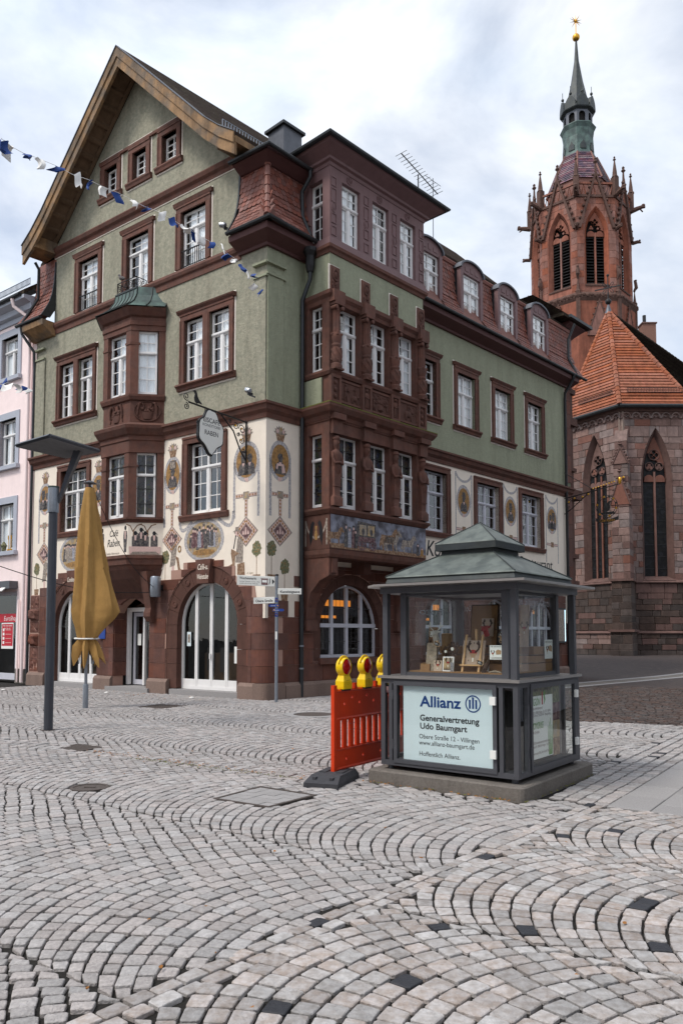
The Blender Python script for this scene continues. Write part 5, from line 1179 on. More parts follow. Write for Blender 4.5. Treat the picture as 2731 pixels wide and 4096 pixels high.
def portrait(P, u, z, a, c, fl, kind):
    P.ell('painted_oval_frame', u, z, a, c, 'pt_grey', 1, (a * .79, c * .80)); P.ell('painted_oval', u, z, a * .79, c * .80, 'gold_paint', 1)
    s = c / .55
    def bust(x, k, hat, m='pt_dark'):
        f = fl * k
        P.poly('painted_bust', [(x - .20 * s, z - .36 * s), (x + .20 * s, z - .36 * s), (x + .17 * s, z - .12 * s), (x + .06 * s, z - .02 * s), (x - .06 * s, z - .02 * s), (x - .17 * s, z - .12 * s)], m, 2)
        P.poly('painted_head', [(x - f * .02 * s, z - .05 * s), (x + f * .05 * s, z + .0 * s), (x + f * .085 * s, z + .06 * s), (x + f * .10 * s, z + .09 * s), (x + f * .08 * s, z + .15 * s), (x + f * .03 * s, z + .2 * s), (x - f * .06 * s, z + .19 * s), (x - f * .09 * s, z + .1 * s), (x - f * .07 * s, z - .04 * s)], m, 3)
        if hat == 'hat': P.poly('painted_hat', [(x - .15 * s, z + .15 * s), (x + .15 * s, z + .15 * s), (x + .09 * s, z + .19 * s), (x + .08 * s, z + .30 * s), (x - .08 * s, z + .30 * s), (x - .09 * s, z + .19 * s)], m, 4)
        if hat == 'wheel': P.poly('painted_headdress', rect(x - .13 * s, x + .13 * s, z + .17 * s, z + .42 * s), 'pt_dark', 4); P.poly('painted_headdress', rect(x - .10 * s, x + .10 * s, z + .2 * s, z + .39 * s), 'pt_mid', 5)
        P.poly('painted_collar', [(x - .05 * s, z - .04 * s), (x + .05 * s, z - .04 * s), (x, z - .14 * s)], 'pt_pink', 4)
    if kind == 'pair': bust(u - .12, 1, None); bust(u + .11, -1, 'hat')
    elif kind == 'blouse': bust(u, 1, None); P.poly('painted_blouse', [(u - .15, z - .22), (u - .12, z - .08), (u + .12, z - .08), (u + .18, z - .3), (u + .06, z - .33), (u + .05, z - .14), (u - .08, z - .14), (u - .1, z - .24)], 'pt_pink', 5)
    else: bust(u, 1, kind)
    for k in range(5): P.ell('painted_rose', u + (k % 3 - 1) * .05, z - c * .86 - (k // 3) * .05, .03, .03, 'pt_pink', 3, n=9)
def motif(P, u, a, fl, kind, lo=.33):
    basket(P, u, 6.80); 
    for s in (-1, 1): P.strip('painted_ribbon', [(u + s * lo, 6.3), (u + s * lo * 1.02, 5.6), (u + s * lo, 4.78)], .085, 'pt_grey', 1)
    portrait(P, u, 6.28, a, .55, fl, kind)
    chain(P, u, lo)
def chain(P, u, lo=.33):
    def band(pts, nm='painted_heart_band'):
        P.strip(nm, pts, .105, 'pt_mid', 2); P.strip(nm, pts, .075, 'pt_pink', 3)
        L_ = sum(math.dist(pts[i], pts[i + 1]) for i in range(len(pts) - 1)); k = max(2, round(L_ / .095))
        for i in range(len(pts) - 1):
            n = max(1, round(math.dist(pts[i], pts[i + 1]) / .095))
            for j in range(n): t = (j + .5) / n; P.ell('painted_heart', pts[i][0] + (pts[i + 1][0] - pts[i][0]) * t, pts[i][1] + (pts[i + 1][1] - pts[i][1]) * t, .026, .03, 'gold_paint', 4, n=7)
    band([(u - lo + .05, 5.37), (u + lo - .05, 5.37)]); band([(u, 5.27), (u, 4.80)])
    P.poly('painted_square', rect(u - .10, u + .10, 5.27, 5.47), 'pt_mid', 4); P.poly('painted_square', rect(u - .07, u + .07, 5.30, 5.44), 'pt_ochre', 5)
    z = 4.40; d = .41
    P.poly('painted_lozenge', [(u - .44, z), (u, z - d), (u + .44, z), (u, z + d)], 'pt_mid', 1); P.poly('painted_lozenge', [(u - .39, z), (u, z - d + .05), (u + .39, z), (u, z + d - .05)], 'pt_pink', 2)
    for a0, a1 in (((-.32, 0), (0, -.30)), ((0, -.30), (.32, 0)), ((.32, 0), (0, .30)), ((0, .30), (-.32, 0))):
        for j in range(5): t = (j + .5) / 5; P.ell('painted_heart', u + a0[0] + (a1[0] - a0[0]) * t, z + a0[1] + (a1[1] - a0[1]) * t, .03, .035, 'gold_paint', 3, n=7)
    P.poly('painted_lozenge', [(u - .25, z), (u, z - .235), (u + .25, z), (u, z + .235)], 'pt_mid', 3); P.poly('painted_lozenge', [(u - .22, z), (u, z - .205), (u + .22, z), (u, z + .205)], 'pt_plum', 4)
    for k, h in ((-.09, .1), (.0, .2), (.09, .1)): P.poly('painted_jug', [(u + k - .03, z - .08), (u + k + .03, z - .08), (u + k + .035, z - .04), (u + k + .012, z - .08 + h), (u + k - .012, z - .08 + h), (u + k - .035, z - .04)], 'pt_pink', 5)
def tree(P, u, z, pot=True):
    r = random.Random(int(u * 100)); pts = []
    for i in range(30): a = 2 * math.pi * i / 30; k = r.uniform(.85, 1.12); pts.append((u + .165 * k * math.cos(a), z + .21 * k * math.sin(a)))
    P.poly('painted_tree_crown', pts, 'pt_green', 2)
    for k in range(9): P.ell('painted_orange', u + r.uniform(-.11, .11), z + r.uniform(-.14, .14), .018, .02, 'gold_paint', 3, n=7)
    P.strip('painted_tree_stem', [(u, z - .2), (u, z - .68)], .02, 'pt_brown', 1)
    P.poly('painted_pot', [(u - .10, z - .92), (u + .10, z - .92), (u + .135, z - .68), (u - .135, z - .68)], 'pt_brown', 2)
def crowd(P, u, z, a, c, seed):
    P.ell('painted_wreath', u, z, a, c, 'pt_grey', 1, (a * .86, c * .84), 36); P.ell('painted_scene', u, z, a * .86, c * .84, 'pt_ochre', 1, n=36)
    r = random.Random(seed)
    for i in range(13):
        x = u + (i / 12 - .5) * a * 1.25; h = c * r.uniform(.75, .95); zb = z - c * (.35 + r.uniform(-.1, .12)); m = r.choice(['pt_dark', 'pt_dark', 'pt_mid', 'pt_plum', 'pt_bluegrey']); w_ = a * r.uniform(.06, .10)
        if (x - u) ** 2 / (a * .8) ** 2 + (zb + h - z) ** 2 / (c * .8) ** 2 > 1: h *= .75
        P.poly('painted_dancer', [(x - w_ * 1.2, zb), (x + w_ * 1.2, zb), (x + w_, zb + h * .5), (x + w_ * .9, zb + h * .8), (x - w_ * .9, zb + h * .8), (x - w_, zb + h * .5)], m, 2 + i % 3); P.ell('painted_head', x, zb + h * .88, w_ * .45, h * .085, 'pt_pink', 5, n=8); P.poly('painted_hat', rect(x - w_ * .5, x + w_ * .5, zb + h * .93, zb + h * 1.06), 'pt_dark', 6)
    P.ell('painted_floor', u, z - c * .58, a * .55, c * .14, 'gold_paint', 2, n=20)
PAa = Paint(FA); PBb = Paint(FB)
motif(PAa, 3.65, .37, -1, 'wheel', .33); motif(PAa, .70, .48, 1, 'pair', .44); motif(PAa, 10.15, .38, 1, 'pair', .33); motif(PAa, 7.18, .40, 1, 'hat', .34); motif(PBb, .50, .39, -1, 'blouse', .34)
crowd(PAa, 2.32, 4.30, .80, .60, 3); crowd(PAa, 8.42, 4.30, .80, .60, 4)
for s, u0, u1 in ((1, 3.32, 2.8), (1, 1.17, 1.75)): PAa.strip('painted_ribbon', bez([(u0, 5.0), (u0, 4.55), (u0 - .15 if u0 > 2 else u0 + .15, 4.50), (u1, 4.85)]), .10, 'pt_grey', 1)
for P, u, z in ((PAa, .31, 3.92), (PAa, 3.92, 3.90), (PAa, 10.55, 3.90), (PBb, .21, 3.92), (PBb, .67, 3.47)): tree(P, u, z)
def man(P, u, z, f, sit, m='pt_mid'):
    """painted musician, standing with a step or seated; f = facing along u"""
    q = lambda pts: [(u + f * a, z + c) for a, c in pts]
    if sit:
        P.poly('painted_coat', q([(-.22, .02), (.05, .05), (.02, .35), (-.02, .68), (-.14, .74), (-.24, .62)]), m, 2); P.poly('painted_leg', q([(-.1, .28), (.2, .42), (.22, .30), (.16, .02), (.32, -.04), (.3, -.1), (.08, -.06), (.06, .22)]), 'pt_brown', 3)
        P.ell('painted_head', u + f * .0, z + .84, .07, .09, 'pt_pink', 3, n=10); P.poly('painted_hat', q([(-.13, .88), (.14, .88), (.06, .92), (.05, 1.0), (-.06, 1.0), (-.07, .92)]), m, 4); P.strip('painted_clarinet', q([(.04, .78), (.12, .42)]), .025, 'pt_dark', 5); P.poly('painted_barrel', q([(-.3, -.3), (-.02, -.3), (-.02, 0), (-.28, .04)]), 'pt_brown', 2)
    else:
        P.poly('painted_coat', q([(-.24, .05), (-.02, .1), (.03, .4), (.06, .66), (-.04, .76), (-.16, .66), (-.2, .3)]), 'pt_mid', 2); P.poly('painted_leg', q([(-.16, .12), (-.05, .12), (-.06, -.3), (-.15, -.3)]), 'pt_pink', 1); P.poly('painted_leg', q([(0, .36), (.13, .3), (.2, -.02), (.32, -.06), (.12, -.06), (.06, .2)]), 'pt_brown', 3)
        P.ell('painted_head', u + f * .02, z + .86, .06, .08, 'pt_pink', 3, n=10); P.ell('painted_hat', u, z + .93, .08, .06, 'pt_dark', 4, n=10); P.ell('painted_horn', u + f * .17, z + .55, .07, .1, 'gold_paint', 5, (.04, .06), 14)
man(PAa, 3.48, 3.56, -1, False); man(PAa, 1.03, 3.55, 1, True); man(PAa, 9.98, 3.4, -1, False)
# portraits and garlands along the street front
for u, kind in ((8.97, 'hat'), (12.0, 'hat'), (15.12, 'pair')):
    for s in (-1, 1): PBb.strip('painted_ribbon', [(u + s * .48, 7.24), (u + s * .47, 6), (u + s * .48, 4.55)], .06, 'pt_grey', 1)
    PBb.strip('painted_garland', bez([(u - .48, 7.24), (u - .3, 6.85), (u + .3, 6.85), (u + .48, 7.24)]), .08, 'pt_grey', 2)
    portrait(PBb, u, 6.27, .43, .56, 1, kind)
    PBb.strip('painted_heart_band', [(u - .45, 5.28), (u + .45, 5.28)], .10, 'pt_mid', 2); PBb.strip('painted_heart_band', [(u - .44, 5.28), (u + .44, 5.28)], .06, 'pt_pink', 3); PBb.poly('painted_square', rect(u - .1, u + .1, 5.18, 5.38), 'pt_brown', 4)
text('Konditorei', FB, 6.8, .004, 4.24, .72, 'ink', cafe, shear=.2, width=2.9, bold=.006); text('Restaurant', FB, 12.62, .004, 4.26, .56, 'ink', cafe, width=2.45, bold=.004)
# coach painting on the bay
PF = Paint(FB, BD + .0); PF.n = BD
PF.poly('painted_sky', rect(1.39, 5.49, 3.97, 4.86), 'pt_sky', 1); PF.poly('painted_road', [(1.39, 3.97), (5.49, 3.97), (5.49, 4.06), (4.4, 4.08), (3, 4.05), (2.2, 4.12), (1.39, 4.09)], 'pt_brown', 2)
def horse(u, z, s, m):
    q = lambda pts: [(u + s * a, z + s * c) for a, c in pts]
    PF.poly('painted_horse', q([(-.5, .42), (-.42, .62), (-.1, .60), (.2, .64), (.36, .86), (.5, .92), (.52, .86), (.66, .70), (.6, .62), (.48, .70), (.40, .5), (.3, .34), (.34, .0), (.26, 0), (.22, .3), (-.2, .3), (-.3, .25), (-.26, 0), (-.34, 0), (-.42, .25), (-.5, .1), (-.56, .2)]), m, 3)
    PF.strip('painted_harness', q([(-.1, .6), (0, .32)]), .03 * s, 'pt_dark', 4)
horse(1.55, 4.05, .55, 'pt_brown'); horse(3.75, 4.06, .72, 'pt_brown'); horse(3.9, 4.04, .70, 'pt_mid'); horse(4.65, 4.06, .60, 'pt_mid')
PF.poly('painted_coach', [(2.45, 4.2), (3.15, 4.2), (3.2, 4.34), (3.2, 4.74), (2.45, 4.78), (2.4, 4.4)], 'pt_dark', 3); PF.poly('painted_coach_panel', rect(2.48, 3.16, 4.24, 4.36), 'pt_plum', 4)
for u0 in (2.52, 2.86): PF.poly('painted_coach_window', rect(u0, u0 + .28, 4.40, 4.69), 'pt_ochre', 4); PF.ell('painted_passenger', u0 + .14, 4.5, .06, .1, 'pt_dark', 5, n=10)
for u0, r in ((2.62, .17), (3.06, .15)):
    PF.ell('painted_wheel', u0, 4.15, r, r, 'pt_plum', 5, (r * .78, r * .78)); 
    for k in range(4): a = math.pi * k / 4; PF.strip('painted_spoke', [(u0 - r * .8 * math.cos(a), 4.15 - r * .8 * math.sin(a)), (u0 + r * .8 * math.cos(a), 4.15 + r * .8 * math.sin(a))], .018, 'pt_plum', 5)
for u0, h, m in ((1.98, .62, 'pt_dark'), (2.12, .55, 'pt_bluegrey'), (2.36, .5, 'pt_dark'), (2.28, .6, 'pt_plum'), (5.1, .35, 'pt_dark'), (5.3, .25, 'gold_paint')):
    PF.poly('painted_traveller', [(u0 - .07, 4.02), (u0 + .07, 4.02), (u0 + .06, 4.02 + h * .8), (u0 - .06, 4.02 + h * .8)], m, 4); PF.ell('painted_head', u0, 4.02 + h * .88, .03, .045, 'pt_pink', 5, n=8); PF.poly('painted_hat', rect(u0 - .04, u0 + .04, 4.02 + h * .93, 4.02 + h * 1.02), 'pt_dark', 6)
PS = Paint(fr(FB(1.35, 0, 0), NB, -UB)); 
for s in (-1, 1):
    PS.poly('painted_raven', [(.5 + s * .06, 4.66), (.5 + s * .13, 4.72), (.5 + s * .2, 4.64), (.5 + s * .26, 4.4), (.5 + s * .22, 4.05), (.5 + s * .14, 4.25), (.5 + s * .11, 4.55)], 'ink', 2); PS.strip('painted_garland', [(.5 + s * .4, 4.75), (.5 + s * .4, 4.05)], .05, 'pt_mid', 2)
PS.strip('painted_garland', bez([(.1, 4.72), (.25, 4.1), (.75, 4.1), (.9, 4.72)]), .05, 'pt_mid', 1); PS.poly('painted_vase', [(.46, 4.2), (.54, 4.2), (.57, 4.32), (.53, 4.45), (.54, 4.58), (.46, 4.58), (.47, 4.45), (.43, 4.32)], 'gold_paint', 3)
# raven supper on the canted oriel face, lettering and waiters on its front
PC2 = Paint(FCT); 
for u in (.25, .5, .62, .78):
    h = .5 if u != .62 else .62
    PC2.poly('painted_raven_guest', [(u - .10, 4.2), (u + .10, 4.2), (u + .10, 4.2 + h * .6), (u + .04, 4.2 + h * .72), (u - .04, 4.2 + h * .72), (u - .10, 4.2 + h * .6)], 'pt_dark', 2); PC2.ell('painted_raven_head', u, 4.2 + h * .82, .05, .065, 'ink', 3, n=12); PC2.poly('painted_beak', [(u - .04, 4.2 + h * .8), (u - .11, 4.2 + h * .74), (u - .04, 4.2 + h * .87)], 'ink', 4); PC2.poly('painted_shirt', [(u - .02, 4.2 + h * .4), (u + .02, 4.2 + h * .4), (u + .035, 4.2 + h * .7), (u - .035, 4.2 + h * .7)], 'pt_pink', 3)
PC2.poly('painted_tablecloth', [(.08, 4.02), (.94, 4.0), (.96, 4.22), (.06, 4.22)], 'pt_pink', 5); PC2.poly('painted_tablecloth_shade', [(.1, 4.0), (.92, 4.0), (.85, 4.07), (.2, 4.08)], 'pt_mid', 6)
for u, k in ((.45, 1), (.85, 1)): PC2.strip('painted_tree', [(u, 4.3), (u - .02, 4.7), (u - .12, 4.84), (u - .25, 4.88)], .035, 'pt_brown', 1); PC2.strip('painted_tree', [(u, 4.65), (u + .08, 4.82), (u + .2, 4.87)], .03, 'pt_brown', 1)
PO = Paint(FA, .7); PO.n = .7
for u in (4.86, 5.95): PO.poly('painted_waiter', [(u - .05, 4.06), (u + .05, 4.06), (u + .09, 4.5), (u + .07, 4.68), (u - .07, 4.68), (u - .09, 4.5)], 'pt_dark', 2); PO.ell('painted_raven_head', u, 4.77, .045, .07, 'ink', 3, n=12); PO.poly('painted_shirt', [(u - .02, 4.45), (u + .02, 4.45), (u + .03, 4.67), (u - .03, 4.67)], 'pt_pink', 3)
text('Café', FA, 5.62, .704, 4.56, .27, 'ink', cafe, flip=-1, shear=.3, width=.40); text('Raben', FA, 5.72, .704, 4.26, .32, 'ink', cafe, flip=-1, shear=.3, width=.58); text('Stefan Herrmann', FA, 5.75, .704, 4.02, .10, 'pt_mid', cafe, flip=-1, shear=.3, width=.62)
text('A. Säger', FA, .66, .004, 3.27, .07, 'pt_ochre', cafe, flip=-1, shear=.3)

# ============================================================ PINK HOUSE (left)
pink = empty('pink_house', FA(14, -3, 0), 'pink plastered townhouse with grey window trims and a red shop front', 'building')
pw = [(12.1, 13.2, 4.66, 6.36), (12.1, 13.2, 7.75, 9.45), (12.1, 13.2, 10.98, 12.5)]; pw += [(a + 2.7, b_ + 2.7, c, d) for a, b_, c, d in pw]
MB(FA).prism([(10.93, 0), (11.78, 0), (11.78, 3.2), (16.5, 3.2), (16.5, 0), (18.5, 0), (18.5, 13.4), (10.93, 13.4)], -.35, -.02, [rect(*q) for q in pw]).build('wall', 'pink', pink)
for a, b_, c, d in pw:
    s = MB(FA).prism(rect(a - .22, b_ + .22, c - .02, d + .24), -.30, .02, [rect(a, b_, c, d)]).build('window_trim', 'pink_trim', pink); MB(FA).box(a - .28, b_ + .28, -.1, .13, c - .16, c - .02).build('sill', 'pink_trim', s)
    window(FA, a, b_, c, d, -.22, parent=pink, zt=.68, cols=2, rl=1, rt=1, curt=((.5, .95),), fw=.07)
for k, q in enumerate((12.2, 12.38)): MB(FA).lathe([(.05, 4.66), (.05, 4.7), (.012, 4.72), (.012, 5.05), (.02, 5.06), (.02, 5.2)], 8, (q, .02)).build('candlestick', 'gold', pink)
MB(FA).lathe([(.07, 4.66), (.09, 4.8), (.12, 4.85), (.02, 5.0)], 8, (12.65, .03)).build('sill_plant', 'pt_green', pink)
course('eave', [PA(18.5), PA(10.95)], [(-.1, 12.9), (.04, 12.9), (.06, 13.05), (.2, 13.1), (.24, 13.28), (.5, 13.36), (.5, 13.48), (-.1, 13.55)], 1, 'pink_trim', pink)
gutter([PA(18.5, .56), PA(11.1, .56)], 13.52).build('gutter', 'gutter', pink)
MB(FA).hexa([(10.95, .5, 13.5), (18.5, .5, 13.5), (18.5, -6, 18.5), (10.95, -6, 18.5), (10.95, .5, 13.65), (18.5, .5, 13.65), (18.5, -6, 18.7), (10.95, -6, 18.7)]).build('roof', 'tile_old', pink)
r = MB(FA); 
for z in (13.95, 14.15): r.tube([(11.0, .25, z), (16, .25, z)], .015, 5)
for i in range(60): r.box(11.0 + i * .08, 11.0 + i * .08 + .012, .24, .26, 13.9, 14.15)
r.build('snow_guard', 'galv', pink)
MB(FA).tube([(11.6, .56, 13.45), (11.6, .5, 13.2), (11.2, .12, 12.8), (11.2, .09, 12.4), (11.2, .09, .05)], .06, 10).build('downpipe', 'pink', pink, smooth=True)
MB(FA).tube([(11.55, .05, 2.9), (11.55, .05, .05)], .03, 8).build('vent_pipe', 'pink', pink)
sf = MB(FA)
for u0, u1, z0, z1 in ((11.8, 11.92, .1, 3.2), (11.92, 16.4, .1, .32), (11.92, 16.4, 3.08, 3.2), (13.9, 14.0, .32, 3.08)): sf.box(u0, u1, -.2, -.08, z0, z1)
shop = sf.build('shop_front', 'frame_grey', pink); MB(FA).box(11.92, 16.4, -.15, -.144, .32, 3.08).build('pane', 'glass', shop)
MB(FA).add([(11.8, -2, 0), (16.5, -2, 0), (16.5, -2, 3.2), (11.8, -2, 3.2), (11.8, -.2, 0), (16.5, -.2, 0), (16.5, -.2, 3.2), (11.8, -.2, 3.2)], [(0, 1, 2, 3), (1, 2, 6, 5), (2, 3, 7, 6), (3, 0, 4, 7), (0, 1, 5, 4)]).build('room_backing', 'interior', shop)
MB(FA).box(11.93, 14.5, -.143, -.14, 2.12, 2.42).build('sign_band', 'sign_red', shop); text('EuroShop', FA, 12.82, -.138, 2.18, .24, 'paper', pink, flip=-1, shear=.15, width=.86)
MB(FA).box(12.17, 12.95, -.143, -.139, 1.18, 2.1).build('poster_frame', 'paper', shop); MB(FA).box(12.20, 12.92, -.139, -.137, 1.28, 2.06).build('poster', 'sign_red', shop)
for k in range(4): MB(FA).lathe([(.001, 0), (.06, 0)], 10).v; MB(FA).box(12.75, 12.86, -.1365, -.135, 1.35 + k * .15, 1.45 + k * .15).build('poster_symbol', 'paper', shop); MB(FA).box(12.3, 12.68, -.1365, -.135, 1.385 + k * .15, 1.405 + k * .15).build('poster_line', 'pt_pink', shop)
text('Wir sind weiter', FA, 12.86, -.135, 1.97, .09, 'paper', pink, flip=-1, shear=.2, width=.6); text('für Sie da!', FA, 12.78, -.135, 1.87, .09, 'paper', pink, flip=-1, shear=.2, width=.42)
MB(FA).box(11.75, 16, -.02, .3, 3.28, 3.55).build('awning_box', 'kiosk', pink)
for k in range(14): MB(FA).hexa([(12.0 + k * .3, .28, 3.30), (12.28 + k * .3, .28, 3.30), (12.28 + k * .3, .42, 3.18), (12.0 + k * .3, .42, 3.18), (12.0 + k * .3, .28, 3.34), (12.28 + k * .3, .28, 3.34), (12.28 + k * .3, .43, 3.21), (12.0 + k * .3, .43, 3.21)]).build('awning_stripe', 'sign_red' if k % 2 else 'paper', pink)
MB(FA).box(11.0, 11.78, -.3, .0, 0, .5).build('socle', 'granite_dark', pink)

# ============================================================ CHURCH CHOIR
church = empty('church_choir', (19, 50, .5), 'medieval church choir of mixed pink stone with pointed windows and orange tiled roof', 'church')
W0 = Vector((16.75, 46, 0)); dR = Vector((math.cos(math.radians(1)), math.sin(math.radians(1)), 0)); dL = Vector((math.cos(math.radians(121)), math.sin(math.radians(121)), 0)); dS = Vector((math.cos(math.radians(47)), math.sin(math.radians(47)), 0))
SL_ = 4.15; W1 = W0 + dR * SL_; WL_ = W0 + dL * SL_
FR = fr(W0, dR, Vector((dR.y, -dR.x, 0))); FL = fr(W0, dL, Vector((-dL.y, dL.x, 0)))
def ogh(hw, zs, za):
    """half width of a pointed arch at height z"""
    h = za - zs; R = (h * h + hw * hw) / (2 * hw)
    return lambda z: hw if z <= zs else (max(0, math.sqrt(max(0, R * R - (z - zs) ** 2)) - (R - hw)) if z < za else 0)
def ogive(cx, hw, zs, za, z0, n=9):
    f = ogh(hw, zs, za); zz = [zs + (za - zs) * (1 - (1 - i / n) ** 1.6) for i in range(n + 1)]
    return [(cx - hw, z0), (cx + hw, z0)] + [(cx + f(z), z) for z in zz[:-1]] + [(cx, za)] + [(cx - f(z), z) for z in reversed(zz[:-1])]
CW = [(2.08, .92, 11.0, 14.1, 4.95)]
def traceryplate(F, cx, wd, zs, za, nb, n0, n1, m, parent, q4, tf):
    """pierced stone head of a gothic window: lancet heads below, trefoils and a quatrefoil cut through"""
    f = ogh(wd, zs, za); lw = 2 * wd / nb; bot = []
    for j in range(nb):
        x0 = cx - wd + lw * j; h_ = lw / 2 - .05; xm = x0 + lw / 2
        bot += [(x0 + .004, zs - .12), (xm - h_, zs - .12)] + [(xm - h_ * math.cos(t), zs - .02 + h_ * 1.15 * math.sin(t) ** .9) for t in [math.pi * i / 10 for i in range(1, 10)]] + [(xm + h_, zs - .12), (x0 + lw - .004, zs - .12)]
    zz = [zs + (za - zs) * (1 - (1 - i / 9) ** 1.6) for i in range(10)]
    top = [(cx + f(z), z) for z in zz[:-1]] + [(cx, za)] + [(cx - f(z), z) for z in reversed(zz[:-1])]
    C_ = lambda x, z, r: [(x + r * math.cos(2 * math.pi * i / 12), z + r * math.sin(2 * math.pi * i / 12)) for i in range(12)]
    holes = [C_(cx + q4[1] * math.cos(a), q4[0] + q4[1] * math.sin(a), q4[2]) for a in [math.pi / 2 * i for i in range(4)]]
    for x, z, o_, r in tf: holes += [C_(cx + x + o_ * math.cos(a), z + o_ * math.sin(a), r) for a in [math.pi / 2 + 2 * math.pi * i / 3 for i in range(3)]]
    MB(F).prism(bot + top, n0, n1, holes).build('tracery', m, parent)
cblocks = []
def cblock(F, x0, x1, z0, z1, cut, n):
    L_, R_ = [], []; K = 4 if cut else 1
    for k in range(K + 1):
        z = z0 + (z1 - z0) * k / K; a, c = x0, x1
        if cut:
            cx, f, zb = cut; h = f(z) if z > zb - .01 else 0
            if (x0 + x1) / 2 < cx: c = min(c, cx - h)
            else: a = max(a, cx + h)
        if c - a > .05: L_.append((a, z)); R_.append((c, z))
    if len(L_) < 2: return
    g = .012; ring = [(p[0] - g, min(max(p[1], L_[0][1] + g), L_[-1][1] - g)) for p in R_] + [(p[0] + g, min(max(p[1], L_[0][1] + g), L_[-1][1] - g)) for p in reversed(L_)]
    cx_ = sum(p[0] for p in ring) / len(ring); cz = sum(p[1] for p in ring) / len(ring); nn = n + rnd(-.015, .015); k = len(ring)
    sh = [(p[0] + (cx_ - p[0]) * .05, p[1] + (cz - p[1]) * .07) for p in ring]
    b = MB(F); b.add([(p[0], n - .1, p[1]) for p in ring] + [(p[0], nn - .015, p[1]) for p in ring] + [(p[0], nn, p[1]) for p in sh], [(i, (i + 1) % k, k + (i + 1) % k, k + i) for i in range(k)] + [(k + i, k + (i + 1) % k, 2 * k + (i + 1) % k, 2 * k + i) for i in range(k)] + [tuple(2 * k + i for i in range(k))])
    cblocks.append(b)
def cwall(F, s0, s1, z0, z1, cut, seed, n=0., hmin=.34, hmax=.52):
    r = random.Random(seed); z = z0
    while z < z1 - .05:
        h = r.uniform(hmin, hmax); zt = z1 if z1 - z - h < .25 else z + h
        cuts = [s0]; x = s0 + r.uniform(.3, 1.0)
        while x < s1 - .25: cuts.append(x); x += r.uniform(.45, 1.25)
        if cut and s0 < cut[0] < s1 and zt > cut[2]: cuts.append(cut[0])
        cuts = sorted(cuts) + [s1]
        for i in range(len(cuts) - 1):
            if cuts[i + 1] - cuts[i] > .08: cblock(F, cuts[i], cuts[i + 1], z, zt, cut if cut and zt > cut[2] else None, n)
        z = zt
for F, sd in ((FR, 11), (FL, 23)):
    cx, hw, zs, za, zb = CW[0]
    MB(F).prism(rect(-.1, SL_, .3, 15.2), -.6, -.04, [ogive(cx, hw, zs, za, zb)]).build('wall_core', 'church_mortar', church)
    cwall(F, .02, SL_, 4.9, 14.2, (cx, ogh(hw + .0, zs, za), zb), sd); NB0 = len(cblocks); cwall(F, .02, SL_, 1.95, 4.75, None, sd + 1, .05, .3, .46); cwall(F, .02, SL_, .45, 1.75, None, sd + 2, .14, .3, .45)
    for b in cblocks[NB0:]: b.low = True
    cwall(F, .02, SL_, 14.2, 14.62, None, sd + 3, 0, .4, .42)
    # sloping string courses
    for z, o, h in ((4.75, .16, .2), (1.75, .22, .18)): MB(F).loft([[(x, p, q) for p, q in ((-.1, z), (o, z), (o + .02, z + .05), (.0, z + h), (-.1, z + h))] for x in (-.1, SL_)]).build('string_course', 'church_trim', church)
    # splayed window frame, tracery and glass
    o = ogive(cx, hw, zs, za, zb); i_ = ogive(cx, hw - .24, zs, za - .45, zb + .2); k = len(o)
    MB(F).loft([[(p[0], .012, p[1]) for p in o], [(p[0], -.42, p[1]) for p in i_]], cap=False).build('window_splay', 'church_trim', church)
    wd = hw - .24; f = ogh(wd, zs, za - .45); tr = MB(F); nb = 3 if F is FL else 2; zt = zs + .2
    for j in range(1, nb): x = cx - wd + 2 * wd * j / nb; tr.box(x - .055, x + .055, -.46, -.34, zb + .2, zt + .3)
    tr.build('mullion', 'church_red', church)
    traceryplate(F, cx, wd, zs, za - .45, nb, -.44, -.34, 'church_red', church, (zs + 1.52, .155, .125), [(sx * .30, zs + .82, .105, .095) for sx in (-1, 1)] if nb == 3 else [(sx * .29, zs + .80, .10, .09) for sx in (-1, 1)])
    ring = MB(F)
    for x, z, r_ in ((0, zs + 1.52, .31), (-.30, zs + .82, .235), (.30, zs + .82, .235)): ring.tube([(cx + x + r_ * math.cos(a), -.335, z + r_ * math.sin(a)) for a in [2 * math.pi * q / 18 for q in range(19)]], .028, 5)
    ring.build('tracery_rib', 'church_trim', church, smooth=True)
    MB(F).box(cx - hw - .2, cx + hw + .2, -.75, -.62, zb, za + .1).build('choir_backing', 'interior', church)
    wg = MB(F).prism(ogive(cx, wd + .02, zs, za - .42, zb + .18), -.44, -.43).build('window_glass', 'church_glass', church)
    bars = MB(F); z = zb + .7
    while z < zt: bars.box(cx - wd, cx + wd, -.43, -.41, z - .02, z + .02); z += .72
    bars.build('glazing_bars', 'iron', wg)
    MB(F).hexa([(cx - hw, -.5, zb + .22), (cx + hw, -.5, zb + .22), (cx + hw + .05, .08, zb - .12), (cx - hw - .05, .08, zb - .12), (cx - hw, -.5, zb + .27), (cx + hw, -.5, zb + .27), (cx + hw + .05, .1, zb - .03), (cx - hw - .05, .1, zb - .03)]).build('window_sill', 'church_trim', church)
    # trefoil frieze and cornice
    for j in range(7):
        x = .3 + j * .6; fz = MB(F); A_ = [(x + .26 * math.cos(t), 14.66 + .34 * math.sin(t)) for t in [math.pi * q / 10 for q in range(11)]]; fz.tube([(p[0], .06, p[1]) for p in A_], .05, 5)
        for s in (-1, 1): fz.tube([(x + s * .11 + .09 * math.cos(t), .05, 14.72 + .09 * math.sin(t)) for t in [math.pi * q / 6 for q in range(7)]], .03, 4)
        if x + .3 < SL_ + .2: fz.build('frieze_arch', 'church', church, smooth=True)
    MB(F).box(0, SL_, -.1, -.0, 14.6, 15.1).build('frieze_ground', 'church_trim', church)
